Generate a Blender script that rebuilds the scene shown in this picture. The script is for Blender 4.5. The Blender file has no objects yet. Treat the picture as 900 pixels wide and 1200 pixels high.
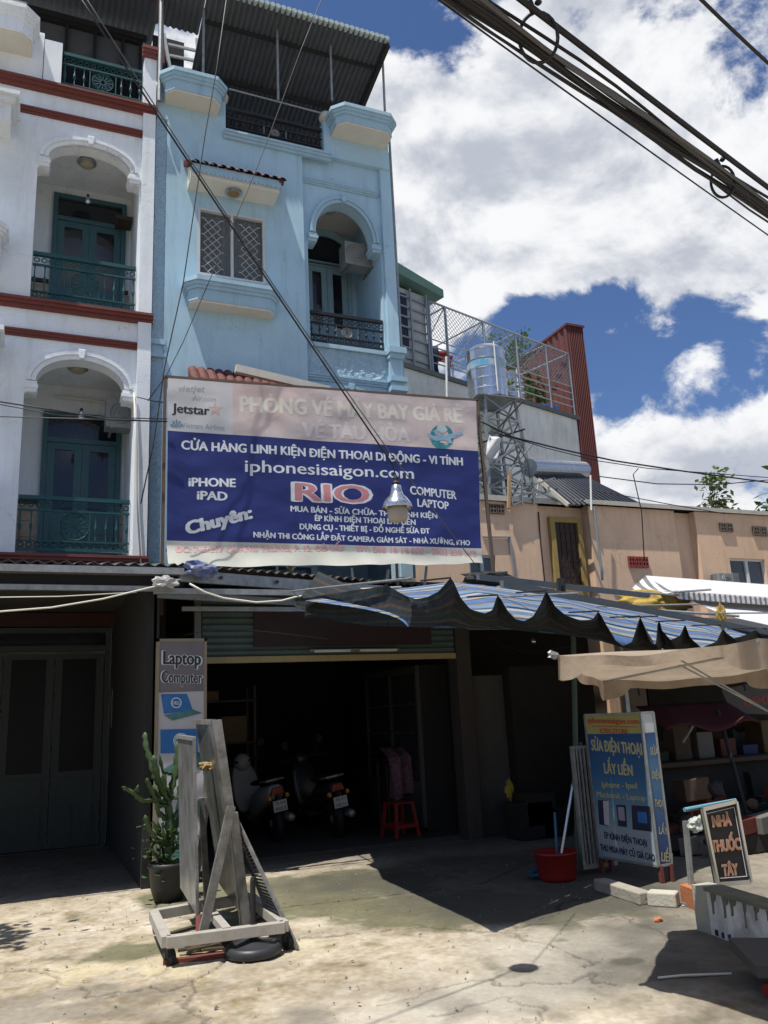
import bpy, bmesh, math, random
import numpy as np
from mathutils import Vector, Matrix, noise
from mathutils.geometry import tessellate_polygon
random.seed(7)
S = bpy.context.scene
COL = S.collection
# ------------------------------------------------------------------ camera
F = 970.0
PITCH, YAW, ROLL, EYE = math.radians(13.9), math.radians(23.4), math.radians(2.85), 1.6
CAM = Vector((0, 0, EYE))
FW = Vector((math.sin(YAW)*math.cos(PITCH), math.cos(YAW)*math.cos(PITCH), math.sin(PITCH)))
R0 = Vector((math.cos(YAW), -math.sin(YAW), 0)); U0 = R0.cross(FW)
RT = R0*math.cos(ROLL) - U0*math.sin(ROLL); UP = U0*math.cos(ROLL) + R0*math.sin(ROLL)
cd = bpy.data.cameras.new('camera'); cam = bpy.data.objects.new('camera', cd); COL.objects.link(cam)
cd.sensor_fit = 'VERTICAL'; cd.sensor_height = 36; cd.lens = 36*F/1200; cd.clip_end = 2000; cd.clip_start = .05
M = Matrix((RT, UP, -FW)).transposed().to_4x4(); M.translation = CAM; cam.matrix_world = M
S.camera = cam
# ------------------------------------------------------------------ sun and sky
SUN = Vector((.31, .14, -1)).normalized()          # direction the light travels
sl = bpy.data.lights.new('sun', 'SUN'); sl.energy = 5.0; sl.angle = math.radians(.5); sl.color = (1, .955, .88)
so = bpy.data.objects.new('sun', sl); COL.objects.link(so); so.rotation_euler = SUN.to_track_quat('-Z', 'Y').to_euler(); so.location = (0, 0, 30)
W = bpy.data.worlds.new("World"); S.world = W; W.use_nodes = True
wt = W.node_tree; wt.nodes.clear()
def wn(t, **k):
    n = wt.nodes.new(t)
    for a, v in k.items(): setattr(n, a, v)
    return n
def wl(a, b): wt.links.new(a, b)
def wmath(op, a, b=None, c=None):
    n = wn('ShaderNodeMath', operation=op)
    for i, v in enumerate((a, b, c)):
        if v is None: continue
        if isinstance(v, (int, float)): n.inputs[i].default_value = v
        else: wl(v, n.inputs[i])
    return n.outputs[0]
sky = wn('ShaderNodeTexSky', sky_type='NISHITA', sun_disc=False)
TOSUN = -SUN
sky.sun_elevation = math.asin(TOSUN.z); sky.sun_rotation = math.atan2(TOSUN.x, TOSUN.y)
sky.air_density = 1.0; sky.dust_density = .5; sky.ozone_density = 2.5
tc = wn('ShaderNodeTexCoord')
nrm = wn('ShaderNodeVectorMath', operation='NORMALIZE'); wl(tc.outputs['Generated'], nrm.inputs[0])
mp = wn('ShaderNodeMapping'); wl(nrm.outputs[0], mp.inputs[0]); mp.inputs['Scale'].default_value = (1, 1, 1.5); mp.inputs['Location'].default_value = (3.1, 1.7, .4)
def wnoise(scale, detail, rough, off=(0, 0, 0), dist=0.0):
    m = wn('ShaderNodeVectorMath', operation='ADD'); wl(mp.outputs[0], m.inputs[0]); m.inputs[1].default_value = off
    n = wn('ShaderNodeTexNoise'); wl(m.outputs[0], n.inputs['Vector'])
    n.inputs['Scale'].default_value = scale; n.inputs['Detail'].default_value = detail; n.inputs['Roughness'].default_value = rough; n.inputs['Distortion'].default_value = dist
    return n.outputs[0]
def raydir(px, py): return (FW + RT*((px-450)/F) - UP*((py-600)/F)).normalized()
# clouds: a low frequency field of cumulus heaps and gaps plus billowy noise
HEAPS = [(600, 130, 130, .34), (700, 60, 120, .22), (650, 250, 110, .24), (560, 240, 60, .16), (830, 130, 110, .26), (800, 270, 105, .30), (870, 330, 70, .2), (505, 240, 90, .30), (530, 150, 70, .22), (545, 305, 60, .24), (475, 130, 35, .25),
         (880, 540, 90, .30), (760, 510, 100, .32), (700, 480, 60, .2), (720, 300, 50, .1), (700, 440, 40, .12), (350, 10, 60, .3), (480, 140, 45, .15), (460, 320, 60, .2), (240, 40, 60, .25), (590, 330, 60, .12),
         (470, 50, 70, -.42), (520, 110, 40, -.2), (600, 390, 50, -.26), (520, 352, 30, -.2), (735, 330, 26, -.18), (810, 320, 85, .38), (860, 365, 50, .2), (690, 250, 60, .1), (800, 425, 80, -.5), (850, 440, 60, -.3), (700, 385, 45, -.18), (880, 20, 60, -.26), (715, 200, 22, -.08), (590, 295, 30, -.10), (560, 350, 28, -.2), (520, 5, 40, -.2), (720, 10, 30, -.1), (770, 460, 35, -.12), (488, 300, 42, -.42), (572, 362, 46, -.40), (700, 330, 32, -.30), (660, 360, 34, -.2), (645, 405, 45, -.25), (715, 40, 34, -.22), (640, 15, 26, -.15), (610, 215, 20, -.12), (790, 190, 24, -.12)]
field = None
for px, py, r, w in HEAPS:
    d = raydir(px, py)
    dt = wn('ShaderNodeVectorMath', operation='DOT_PRODUCT'); wl(nrm.outputs[0], dt.inputs[0]); dt.inputs[1].default_value = d
    mr = wn('ShaderNodeMapRange', interpolation_type='SMOOTHSTEP'); wl(dt.outputs['Value'], mr.inputs[0])
    ang = r/F*.95
    mr.inputs[1].default_value = math.cos(ang*1.9); mr.inputs[2].default_value = math.cos(ang*.15); mr.inputs[3].default_value = 0; mr.inputs[4].default_value = w
    field = mr.outputs[0] if field is None else wmath('ADD', field, mr.outputs[0])
base = wnoise(5.0, 12, .60, dist=.25)
dens = wmath('ADD', wmath('MULTIPLY', wmath('SUBTRACT', base, .5), 2.9), wmath('ADD', wmath('MULTIPLY', field, .85), .43))
cov = wn('ShaderNodeMapRange', interpolation_type='SMOOTHSTEP'); wl(dens, cov.inputs[0]); cov.inputs[1].default_value = .44; cov.inputs[2].default_value = .70
# thickness shades the cloud bases grey
n2 = wnoise(2.6, 6, .55, (0, 0, .11)); n3 = wnoise(9, 5, .6, (4, 2, 1))
bo = wn('ShaderNodeVectorMath', operation='ADD'); wl(mp.outputs[0], bo.inputs[0]); bo.inputs[1].default_value = Vector((TOSUN.x, TOSUN.y, TOSUN.z*1.5))*.035
bN = wn('ShaderNodeTexNoise'); wl(bo.outputs[0], bN.inputs['Vector']); bN.inputs['Scale'].default_value = 5.0; bN.inputs['Detail'].default_value = 12; bN.inputs['Roughness'].default_value = .60; bN.inputs['Distortion'].default_value = .25
relief = wmath('MULTIPLY', wmath('SUBTRACT', bN.outputs[0], base), 3.2)
shade = wn('ShaderNodeMapRange', interpolation_type='SMOOTHSTEP')
wl(wmath('ADD', wmath('ADD', relief, wmath('MULTIPLY', wmath('ADD', n2, wmath('MULTIPLY', n3, .35)), 1.0)), wmath('MULTIPLY', dens, .28)), shade.inputs[0])
shade.inputs[1].default_value = .62; shade.inputs[2].default_value = 1.45
cc = wn('ShaderNodeMix', data_type='RGBA'); wl(shade.outputs[0], cc.inputs[0]); cc.inputs[6].default_value = (10.5, 10.6, 10.8, 1); cc.inputs[7].default_value = (5.6, 6.0, 6.9, 1)
sk = wn('ShaderNodeMix', data_type='RGBA', blend_type='MULTIPLY'); sk.inputs[0].default_value = 1; wl(sky.outputs[0], sk.inputs[6]); sk.inputs[7].default_value = (.80, .95, 1.22, 1)
mx = wn('ShaderNodeMix', data_type='RGBA'); wl(cov.outputs[0], mx.inputs[0]); wl(sk.outputs[2], mx.inputs[6]); wl(cc.outputs[2], mx.inputs[7])
bg = wn('ShaderNodeBackground'); bg.inputs[1].default_value = .072; wl(mx.outputs[2], bg.inputs[0])
wo = wn('ShaderNodeOutputWorld'); wl(bg.outputs[0], wo.inputs[0])
vs = S.view_settings; vs.view_transform = 'Standard'; vs.look = 'None'; vs.gamma = 1; vs.exposure = .33; vs.use_curve_mapping = False
S.cycles.max_bounces = 6; S.cycles.diffuse_bounces = 3; S.cycles.glossy_bounces = 3; S.cycles.transmission_bounces = 4; S.cycles.transparent_max_bounces = 8

# ------------------------------------------------------------------ helpers
def at(px, py, x=None, y=None, z=None):
    d = FW + RT*((px-450)/F) - UP*((py-600)/F)
    if x is not None: t = (x-CAM.x)/d.x
    elif y is not None: t = (y-CAM.y)/d.y
    else: t = (z-CAM.z)/d.z
    return CAM + d*t
def atp(px, py, O, N):
    d = FW + RT*((px-450)/F) - UP*((py-600)/F)
    return CAM + d*((O-CAM).dot(N)/d.dot(N))
MATS = {}
def mat(name, col, rough=.8, metal=0, col2=None, nscale=6, amt=.5, bump=0, bscale=40, spec=.4, streak=0, trans=0, emit=None, attr=False, bdist=.01, stretch=None, alpha=1, detail=6, crackle=0):
    if name in MATS: return MATS[name]
    m = bpy.data.materials.new(name); m.use_nodes = True; t = m.node_tree; b = t.nodes['Principled BSDF']
    b.inputs['Roughness'].default_value = rough; b.inputs['Metallic'].default_value = metal; b.inputs['Specular IOR Level'].default_value = spec
    N = t.nodes.new; L = t.links.new
    geo = N('ShaderNodeNewGeometry'); src = geo.outputs['Position']
    if stretch:
        mpn = N('ShaderNodeMapping'); mpn.inputs['Scale'].default_value = stretch; L(src, mpn.inputs[0]); src = mpn.outputs[0]
    c2 = col2 or tuple(c*.72 for c in col)
    n = N('ShaderNodeTexNoise'); n.inputs['Scale'].default_value = nscale; n.inputs['Detail'].default_value = detail; n.inputs['Roughness'].default_value = .62; L(src, n.inputs['Vector'])
    r = N('ShaderNodeMapRange'); L(n.outputs[0], r.inputs[0]); r.inputs[1].default_value = .38; r.inputs[2].default_value = .68; r.inputs[4].default_value = amt
    mix = N('ShaderNodeMix'); mix.data_type = 'RGBA'; L(r.outputs[0], mix.inputs[0]); mix.inputs[6].default_value = (*col, 1); mix.inputs[7].default_value = (*c2, 1)
    if attr:
        a = N('ShaderNodeAttribute'); a.attribute_name = 'Col'
        L(a.outputs[0], mix.inputs[6])
        mu = N('ShaderNodeMix'); mu.data_type = 'RGBA'; mu.blend_type = 'MULTIPLY'; mu.inputs[0].default_value = 1; L(a.outputs[0], mu.inputs[6]); mu.inputs[7].default_value = (.72, .7, .66, 1)
        L(mu.outputs[2], mix.inputs[7])
    out = mix.outputs[2]
    if streak:
        mpn = N('ShaderNodeMapping'); mpn.inputs['Scale'].default_value = (4.5, 4.5, .5); L(geo.outputs['Position'], mpn.inputs[0])
        sn = N('ShaderNodeTexNoise'); sn.inputs['Scale'].default_value = 1.6; sn.inputs['Detail'].default_value = 7; sn.inputs['Roughness'].default_value = .7; L(mpn.outputs[0], sn.inputs['Vector'])
        sr = N('ShaderNodeMapRange'); L(sn.outputs[0], sr.inputs[0]); sr.inputs[1].default_value = .5; sr.inputs[2].default_value = .78; sr.inputs[4].default_value = streak
        m2 = N('ShaderNodeMix'); m2.data_type = 'RGBA'; m2.blend_type = 'MULTIPLY'; L(sr.outputs[0], m2.inputs[0]); L(out, m2.inputs[6]); m2.inputs[7].default_value = (.45, .43, .38, 1); out = m2.outputs[2]
    L(out, b.inputs['Base Color'])
    if crackle:
        vn = N('ShaderNodeTexVoronoi'); vn.feature = 'DISTANCE_TO_EDGE'; vn.inputs['Scale'].default_value = 1.1
        wn0 = N('ShaderNodeTexNoise'); wn0.inputs['Scale'].default_value = 3.0; wn0.inputs['Detail'].default_value = 6; L(geo.outputs['Position'], wn0.inputs['Vector'])
        va = N('ShaderNodeVectorMath'); va.operation = 'MULTIPLY_ADD'; L(wn0.outputs['Color'], va.inputs[0]); va.inputs[1].default_value = (.7, .7, .7); L(geo.outputs['Position'], va.inputs[2]); L(va.outputs[0], vn.inputs['Vector'])
        cr1 = N('ShaderNodeMapRange'); L(vn.outputs['Distance'], cr1.inputs[0]); cr1.inputs[1].default_value = 0; cr1.inputs[2].default_value = .006; cr1.inputs[3].default_value = 1; cr1.inputs[4].default_value = 0
        ms0 = N('ShaderNodeTexNoise'); ms0.inputs['Scale'].default_value = .9; L(geo.outputs['Position'], ms0.inputs['Vector'])
        mr0 = N('ShaderNodeMapRange'); L(ms0.outputs[0], mr0.inputs[0]); mr0.inputs[1].default_value = .5; mr0.inputs[2].default_value = .6; mr0.inputs[4].default_value = crackle
        mm0 = N('ShaderNodeMath'); mm0.operation = 'MULTIPLY'; L(cr1.outputs[0], mm0.inputs[0]); L(mr0.outputs[0], mm0.inputs[1])
        m3 = N('ShaderNodeMix'); m3.data_type = 'RGBA'; m3.blend_type = 'MULTIPLY'; L(mm0.outputs[0], m3.inputs[0]); L(out, m3.inputs[6]); m3.inputs[7].default_value = (.4, .38, .34, 1)
        # broad patchy fading and mould specks
        pn = N('ShaderNodeTexNoise'); pn.inputs['Scale'].default_value = .75; pn.inputs['Detail'].default_value = 9; pn.inputs['Roughness'].default_value = .68; L(geo.outputs['Position'], pn.inputs['Vector'])
        pr = N('ShaderNodeMapRange'); L(pn.outputs[0], pr.inputs[0]); pr.inputs[1].default_value = .48; pr.inputs[2].default_value = .72; pr.inputs[4].default_value = .55
        m4 = N('ShaderNodeMix'); m4.data_type = 'RGBA'; m4.blend_type = 'MULTIPLY'; L(pr.outputs[0], m4.inputs[0]); L(m3.outputs[2], m4.inputs[6]); m4.inputs[7].default_value = (.72, .72, .70, 1); out = m4.outputs[2]
        L(out, b.inputs['Base Color'])
    if bump:
        bn = N('ShaderNodeTexNoise'); bn.inputs['Scale'].default_value = bscale; bn.inputs['Detail'].default_value = 5; L(geo.outputs['Position'], bn.inputs['Vector'])
        bp = N('ShaderNodeBump'); bp.inputs['Strength'].default_value = bump; bp.inputs['Distance'].default_value = bdist; L(bn.outputs[0], bp.inputs['Height']); L(bp.outputs[0], b.inputs['Normal'])
    if alpha < 1: b.inputs['Alpha'].default_value = alpha
    if trans:
        tr = N('ShaderNodeBsdfTranslucent'); L(out, tr.inputs[0]); ms = N('ShaderNodeMixShader'); ms.inputs[0].default_value = trans
        L(b.outputs[0], ms.inputs[1]); L(tr.outputs[0], ms.inputs[2]); L(ms.outputs[0], t.nodes['Material Output'].inputs[0])
    if emit:
        b.inputs['Emission Color'].default_value = (*emit[0], 1); b.inputs['Emission Strength'].default_value = emit[1]
    MATS[name] = m
    return m
class MB:
    def __init__(s): s.v = []; s.f = []
    def add(s, vs, fs):
        k = len(s.v); s.v += [tuple(v) for v in vs]; s.f += [tuple(i+k for i in f) for f in fs]; return s
    def box(s, x0, x1, y0, y1, z0, z1):
        if x0 > x1: x0, x1 = x1, x0
        if y0 > y1: y0, y1 = y1, y0
        if z0 > z1: z0, z1 = z1, z0
        return s.add([(x0,y0,z0),(x1,y0,z0),(x1,y1,z0),(x0,y1,z0),(x0,y0,z1),(x1,y0,z1),(x1,y1,z1),(x0,y1,z1)],
                     [(0,3,2,1),(4,5,6,7),(0,1,5,4),(1,2,6,5),(2,3,7,6),(3,0,4,7)])
    def bar(s, a, b, w, h=None, up=(0,0,1)):
        h = h or w; a = Vector(a); b = Vector(b); d = (b-a).normalized(); u = Vector(up)
        if abs(d.dot(u)) > .98: u = Vector((0,1,0))
        r = d.cross(u).normalized(); u = r.cross(d)
        vs = [p + r*sx*w/2 + u*sz*h/2 for p in (a, b) for sx, sz in ((-1,-1),(1,-1),(1,1),(-1,1))]
        return s.add(vs, [(0,1,2,3),(7,6,5,4),(0,4,5,1),(1,5,6,2),(2,6,7,3),(3,7,4,0)])
    def tube(s, pts, r, n=6, closed=False, caps=True):
        pts = [Vector(p) for p in pts]; k = len(pts); vs = []; prev = None
        rr = r if isinstance(r, (list, tuple)) else [r]*k
        for i, p in enumerate(pts):
            if closed: d = pts[(i+1) % k] - pts[i-1]
            else: d = pts[min(i+1, k-1)] - pts[max(i-1, 0)]
            d.normalize()
            if prev is None:
                u = Vector((0,0,1)) if abs(d.z) < .9 else Vector((1,0,0))
                a = d.cross(u).normalized()
            else: a = (prev - d*prev.dot(d)).normalized()
            prev = a; b = d.cross(a)
            vs += [p + (a*math.cos(2*math.pi*j/n) + b*math.sin(2*math.pi*j/n))*rr[i] for j in range(n)]
        fs = []
        for i in range(k if closed else k-1):
            for j in range(n):
                fs.append((i*n+j, i*n+(j+1) % n, ((i+1) % k)*n+(j+1) % n, ((i+1) % k)*n+j))
        if not closed and caps: fs += [tuple(range(n-1, -1, -1)), tuple((k-1)*n+j for j in range(n))]
        return s.add(vs, fs)
    def lathe(s, prof, c=(0,0,0), n=16, axis=(0,0,1), cap=True):
        ax = Vector(axis).normalized(); u = Vector((1,0,0)) if abs(ax.x) < .9 else Vector((0,1,0))
        a = ax.cross(u).normalized(); b = ax.cross(a); c = Vector(c); vs = []
        for r, h in prof: vs += [c + ax*h + (a*math.cos(2*math.pi*j/n) + b*math.sin(2*math.pi*j/n))*r for j in range(n)]
        fs = [(i*n+j, i*n+(j+1) % n, (i+1)*n+(j+1) % n, (i+1)*n+j) for i in range(len(prof)-1) for j in range(n)]
        if cap: fs += [tuple(range(n-1,-1,-1)), tuple((len(prof)-1)*n+j for j in range(n))]
        return s.add(vs, fs)
    def slab(s, loops, y0, y1, frame=None):
        """outline (x,z) loops (first outer, the rest holes) extruded from y0 to y1"""
        vl = [[Vector((x, z, 0)) for x, z in lp] for lp in loops]
        tris = tessellate_polygon(vl); flat = [p for lp in loops for p in lp]; n = len(flat)
        vs = [(x, y0, z) for x, z in flat] + [(x, y1, z) for x, z in flat]
        if frame: O, ex, ey, ez = frame; vs = [O + ex*x + ey*y + ez*z for x, y, z in vs]
        fs = [tuple(t) for t in tris] + [tuple(i+n for i in reversed(t)) for t in tris]; k = 0
        for lp in loops:
            m = len(lp)
            fs += [(k+i, k+(i+1) % m, k+(i+1) % m+n, k+i+n) for i in range(m)]; k += m
        return s.add(vs, fs)
    def grid(s, fn, nu, nv):
        vs = [fn(i/nu, j/nv) for j in range(nv+1) for i in range(nu+1)]
        return s.add(vs, [(j*(nu+1)+i, j*(nu+1)+i+1, (j+1)*(nu+1)+i+1, (j+1)*(nu+1)+i) for j in range(nv) for i in range(nu)])
def tag(o, label=None, cat=None, group=None, kind=None):
    if label: o['label'] = label
    if cat: o['category'] = cat
    if group: o['group'] = group
    if kind: o['kind'] = kind
    return o
def wpos(o):
    v = Vector((0,0,0))
    while o is not None: v = v + o.location; o = o.parent
    return v
def obj(name, mb, m=None, parent=None, smooth=False, solid=0, bevel=0, recalc=True):
    off = wpos(parent) if parent is not None else Vector((0,0,0))
    me = bpy.data.meshes.new(name); me.from_pydata([tuple(Vector(v)-off) for v in mb.v], [], mb.f)
    if recalc:
        bm = bmesh.new(); bm.from_mesh(me); bmesh.ops.recalc_face_normals(bm, faces=bm.faces); bm.to_mesh(me); bm.free()
    if m is not None: me.materials.append(m)
    if smooth: me.polygons.foreach_set('use_smooth', [True]*len(me.polygons))
    o = bpy.data.objects.new(name, me); COL.objects.link(o); o.parent = parent
    if solid:
        md = o.modifiers.new('solid', 'SOLIDIFY'); md.thickness = solid; md.offset = 0
    if bevel:
        md = o.modifiers.new('bevel', 'BEVEL'); md.width = bevel; md.segments = 2; md.limit_method = 'ANGLE'
    return o
def thing(name, loc, label, cat, group=None):
    o = bpy.data.objects.new(name, None); COL.objects.link(o); o.location = loc; o.empty_display_size = .2
    return tag(o, label, cat, group)
def share(name, me, locs, parent, m=None, rot=None):
    """alike pieces that share one mesh, placed at world positions"""
    off = wpos(parent)
    for l in locs:
        o = bpy.data.objects.new(name, me); COL.objects.link(o); o.parent = parent; o.location = Vector(l) - off
        if rot: o.rotation_euler = rot
def mesh_of(mb, m, smooth=False):
    me = bpy.data.meshes.new('piece'); me.from_pydata([tuple(v) for v in mb.v], [], mb.f); me.materials.append(m)
    bm = bmesh.new(); bm.from_mesh(me); bmesh.ops.recalc_face_normals(bm, faces=bm.faces); bm.to_mesh(me); bm.free()
    if smooth: me.polygons.foreach_set('use_smooth', [True]*len(me.polygons))
    return me
def dup(o, parent=None):
    c = o.copy(); COL.objects.link(c); c.parent = parent
    for ch in list(o.children): dup(ch, c)
    return c
def sag(a, b, drop, n=16):
    a = Vector(a); b = Vector(b)
    return [a.lerp(b, i/n) - Vector((0,0,drop*4*(i/n)*(1-i/n))) for i in range(n+1)]
# --- text: flat lettering laid on a sign's own surface
def _gwidth(body, shear=0):
    c = bpy.data.curves.new('glyphs', 'FONT'); c.body = body; c.shear = shear
    o = bpy.data.objects.new('glyphs', c); COL.objects.link(o); dg = bpy.context.evaluated_depsgraph_get(); dg.update()
    me = bpy.data.meshes.new_from_object(o.evaluated_get(dg)); x = max(v.co.x for v in me.vertices) if len(me.vertices) else 0
    bpy.data.objects.remove(o); bpy.data.curves.remove(c); bpy.data.meshes.remove(me); return x
def glyphs(body, bold=.0, shear=0.0):
    raw = body; bold = 0; body = body.replace('Đ', 'D')
    c = bpy.data.curves.new('glyphs', 'FONT'); c.body = body; c.offset = bold; c.shear = shear; c.resolution_u = 3
    o = bpy.data.objects.new('glyphs', c); COL.objects.link(o)
    dg = bpy.context.evaluated_depsgraph_get(); dg.update()
    me = bpy.data.meshes.new_from_object(o.evaluated_get(dg))
    vs = [(v.co.x, v.co.y) for v in me.vertices]; fs = [tuple(p.vertices) for p in me.polygons]
    bpy.data.objects.remove(o); bpy.data.curves.remove(c); bpy.data.meshes.remove(me)
    for i, ch in enumerate(raw):
        if ch == 'Đ':
            r_ = _gwidth(body[:i+1]); l_ = r_-_gwidth('D')+.08; k = len(vs)
            vs += [(l_-.06, .33), (l_+.26, .33), (l_+.26, .41), (l_-.06, .41)]; fs.append((k, k+1, k+2, k+3))
    x0 = min(v[0] for v in vs); x1 = max(v[0] for v in vs)
    return [((x-x0)/(x1-x0), y/.729) for x, y in vs], fs, x1-x0
class Face:
    """a sign face: plane through O with axes ex (right), ez (up), normal n (outward); surf(a,b) lifts it"""
    def __init__(s, O, ex, ez, surf=None):
        s.O = Vector(O); s.ex = Vector(ex).normalized(); s.n = s.ex.cross(Vector(ez)).normalized(); s.ez = s.n.cross(s.ex).normalized(); s.surf = surf
        s.ez = Vector(ez).normalized() if abs(s.ex.dot(Vector(ez).normalized())) < .02 else s.ez
        if s.n.dot(CAM - s.O) < 0: s.n = -s.n
    def ab(s, px, py):
        p = atp(px, py, s.O, s.n) - s.O; return p.dot(s.ex), p.dot(s.ez)
    def pos(s, a, b, d=0):
        return s.O + s.ex*a + s.ez*b + s.n*(d + (s.surf(a, b) if s.surf else 0))
    def text(s, body, pl, pr, cap, m, parent, bold=.02, shear=0, d=.004, name='lettering', grow=0, cuts=0):
        gv, gf, gw = glyphs(body, 0, shear); ex_ = max(0, bold+grow)*1.25
        layers = [(0, 0)]
        if ex_ > 0:
            q_ = ex_; layers = [(-q_, 0), (q_, 0), (0, q_*.7), (0, -q_*.7), (-q_*.8, q_*.5), (q_*.8, -q_*.5), (q_*.8, q_*.5), (-q_*.8, -q_*.5)][:(4 if bold < .05 else 8)]
        if len(layers) > 1:
            nv0 = len(gv); base_v, base_f = gv, gf; gv, gf = [], []
            for k, (sx_, sy_) in enumerate(layers):
                gv = gv + [(x+sx_/gw, y+sy_) for x, y in base_v]; gf = gf + [tuple(i+k*nv0 for i in f) for f in base_f]
        lay = [d + .00012*(i//(len(gv)//len(layers))) for i in range(len(gv))]
        a0, b0 = s.ab(*pl); a1, b1 = s.ab(*pr); a2, b2 = s.ab(pl[0], pl[1]-cap)
        h = math.hypot(b2-b0, 0); dx, dy = a1-a0, b1-b0; L = math.hypot(dx, dy); ux, uy = dx/L, dy/L
        pts = [(a0 + dx*x - uy*h*y*0, b0 + dy*x + h*y) for x, y in gv] if abs(dy/dx) < .12 else [(a0+dx*x-uy*h*y, b0+dy*x+ux*h*y) for x, y in gv]
        if cuts:
            bm = bmesh.new(); bvs = [bm.verts.new((x, y, l_-d)) for (x, y), l_ in zip(pts, lay)]
            for f in gf:
                try: bm.faces.new([bvs[i] for i in f])
                except ValueError: pass
            long_ = [e for e in bm.edges if e.calc_length() > .04]
            bmesh.ops.subdivide_edges(bm, edges=long_, cuts=cuts, use_grid_fill=True)
            bmesh.ops.triangulate(bm, faces=bm.faces); bm.verts.index_update()
            pts = [(v.co.x, v.co.y) for v in bm.verts]; lay = [d+v.co.z for v in bm.verts]; gf = [tuple(v.index for v in f.verts) for f in bm.faces]; bm.free()
        mb = MB().add([s.pos(x, y, l_) for (x, y), l_ in zip(pts, lay)], gf)
        return obj(name, mb, m, parent, recalc=False)
    def poly(s, pxs, m, parent, name='print', d=.002, thick=0):
        pts = [s.ab(*p) for p in pxs]; tris = tessellate_polygon([[Vector((a, b, 0)) for a, b in pts]])
        return obj(name, MB().add([s.pos(a, b, d) for a, b in pts], [tuple(t) for t in tris]), m, parent, recalc=False)
def arc(cx, cz, r, a0, a1, n=16, rz=None):
    rz = rz or r
    return [(cx + r*math.cos(math.radians(a0+(a1-a0)*i/n)), cz + rz*math.sin(math.radians(a0+(a1-a0)*i/n))) for i in range(n+1)]

# ------------------------------------------------------------------ materials
M_white = mat('white_plaster', (.82, .87, .90), .9, col2=(.73, .78, .81), nscale=1.3, amt=.6, bump=.5, bscale=60, streak=.3, crackle=.6)
M_blue = mat('blue_plaster', (.41, .60, .72), .88, col2=(.36, .54, .66), nscale=1.2, amt=.65, bump=.55, bscale=70, streak=.4, crackle=.6)
M_bluerough = mat('blue_roughcast', (.39, .55, .66), .9, col2=(.32, .47, .58), nscale=9, bump=1.0, bscale=26, bdist=.05, streak=.2)
M_bluetrim = mat('blue_trim', (.35, .52, .63), .8, col2=(.29, .45, .56), nscale=3, bump=.15, streak=.35)
M_cream = mat('cream_soffit', (.66, .64, .56), .9, col2=(.56, .54, .47), nscale=3, streak=.1)
M_redband = mat('red_brown_paint', (.18, .052, .042), .7, col2=(.13, .04, .032), nscale=4)
M_teal = mat('teal_paint', (.05, .125, .14), .45, col2=(.035, .09, .105), nscale=7)
M_tealrail = mat('teal_iron', (.012, .075, .08), .5, col2=(.01, .06, .065), nscale=9)
M_blackiron = mat('black_iron', (.012, .013, .016), .5, col2=(.03, .025, .02), nscale=20)
M_glass = mat('dark_glass', (.012, .014, .018), .08, spec=.6, nscale=2, col2=(.02, .02, .028))
M_metal = mat('galvanised_metal', (.34, .36, .36), .5, .6, col2=(.2, .2, .19), nscale=11, amt=.7, bump=.1)
M_tin = mat('grey_roof_sheet', (.09, .10, .11), .7, .1, col2=(.065, .07, .08), nscale=3)
M_tingreen = mat('green_roof_sheet', (.42, .50, .48), .6, col2=(.30, .38, .36), nscale=5)
M_dark = mat('dark_paint', (.02, .02, .022), .8)
M_tile = mat('terracotta_tile', (.12, .028, .022), .7, col2=(.07, .02, .016), nscale=14, amt=.8)
M_wood = mat('dark_wood', (.05, .035, .022), .7, nscale=9)
M_rust = mat('rusty_red_steel', (.16, .04, .03), .7, col2=(.10, .04, .025), nscale=14)
M_black = mat('black_rubber', (.015, .015, .016), .7)
M_plastic_red = mat('red_plastic', (.22, .014, .012), .5, col2=(.15, .011, .01))
M_cable = mat('black_cable', (.012, .012, .014), .55)
M_greycable = mat('grey_cable', (.10, .10, .10), .6)
M_steel = mat('stainless_steel', (.62, .64, .66), .22, .95, col2=(.5, .52, .54), nscale=5)
M_leaf = mat('leaf_green', (.055, .10, .03), .55, col2=(.03, .065, .02), nscale=8, trans=.25)
M_bark = mat('bark', (.10, .075, .05), .9, bump=.4, nscale=9)
M_beige = mat('beige_plaster', (.76, .53, .36), .9, col2=(.67, .47, .32), nscale=1.4, amt=.7, bump=.5, bscale=50, streak=.4, crackle=.7)
M_shutter = mat('green_grey_shutter', (.09, .13, .12), .5, .2, col2=(.06, .09, .085), nscale=8)
M_yellowed = mat('yellowed_paint', (.40, .33, .17), .7, col2=(.3, .24, .13), nscale=5, streak=.4)
M_screen = mat('white_print', (.72, .72, .70), .6, col2=(.6, .6, .58), nscale=6)

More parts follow.
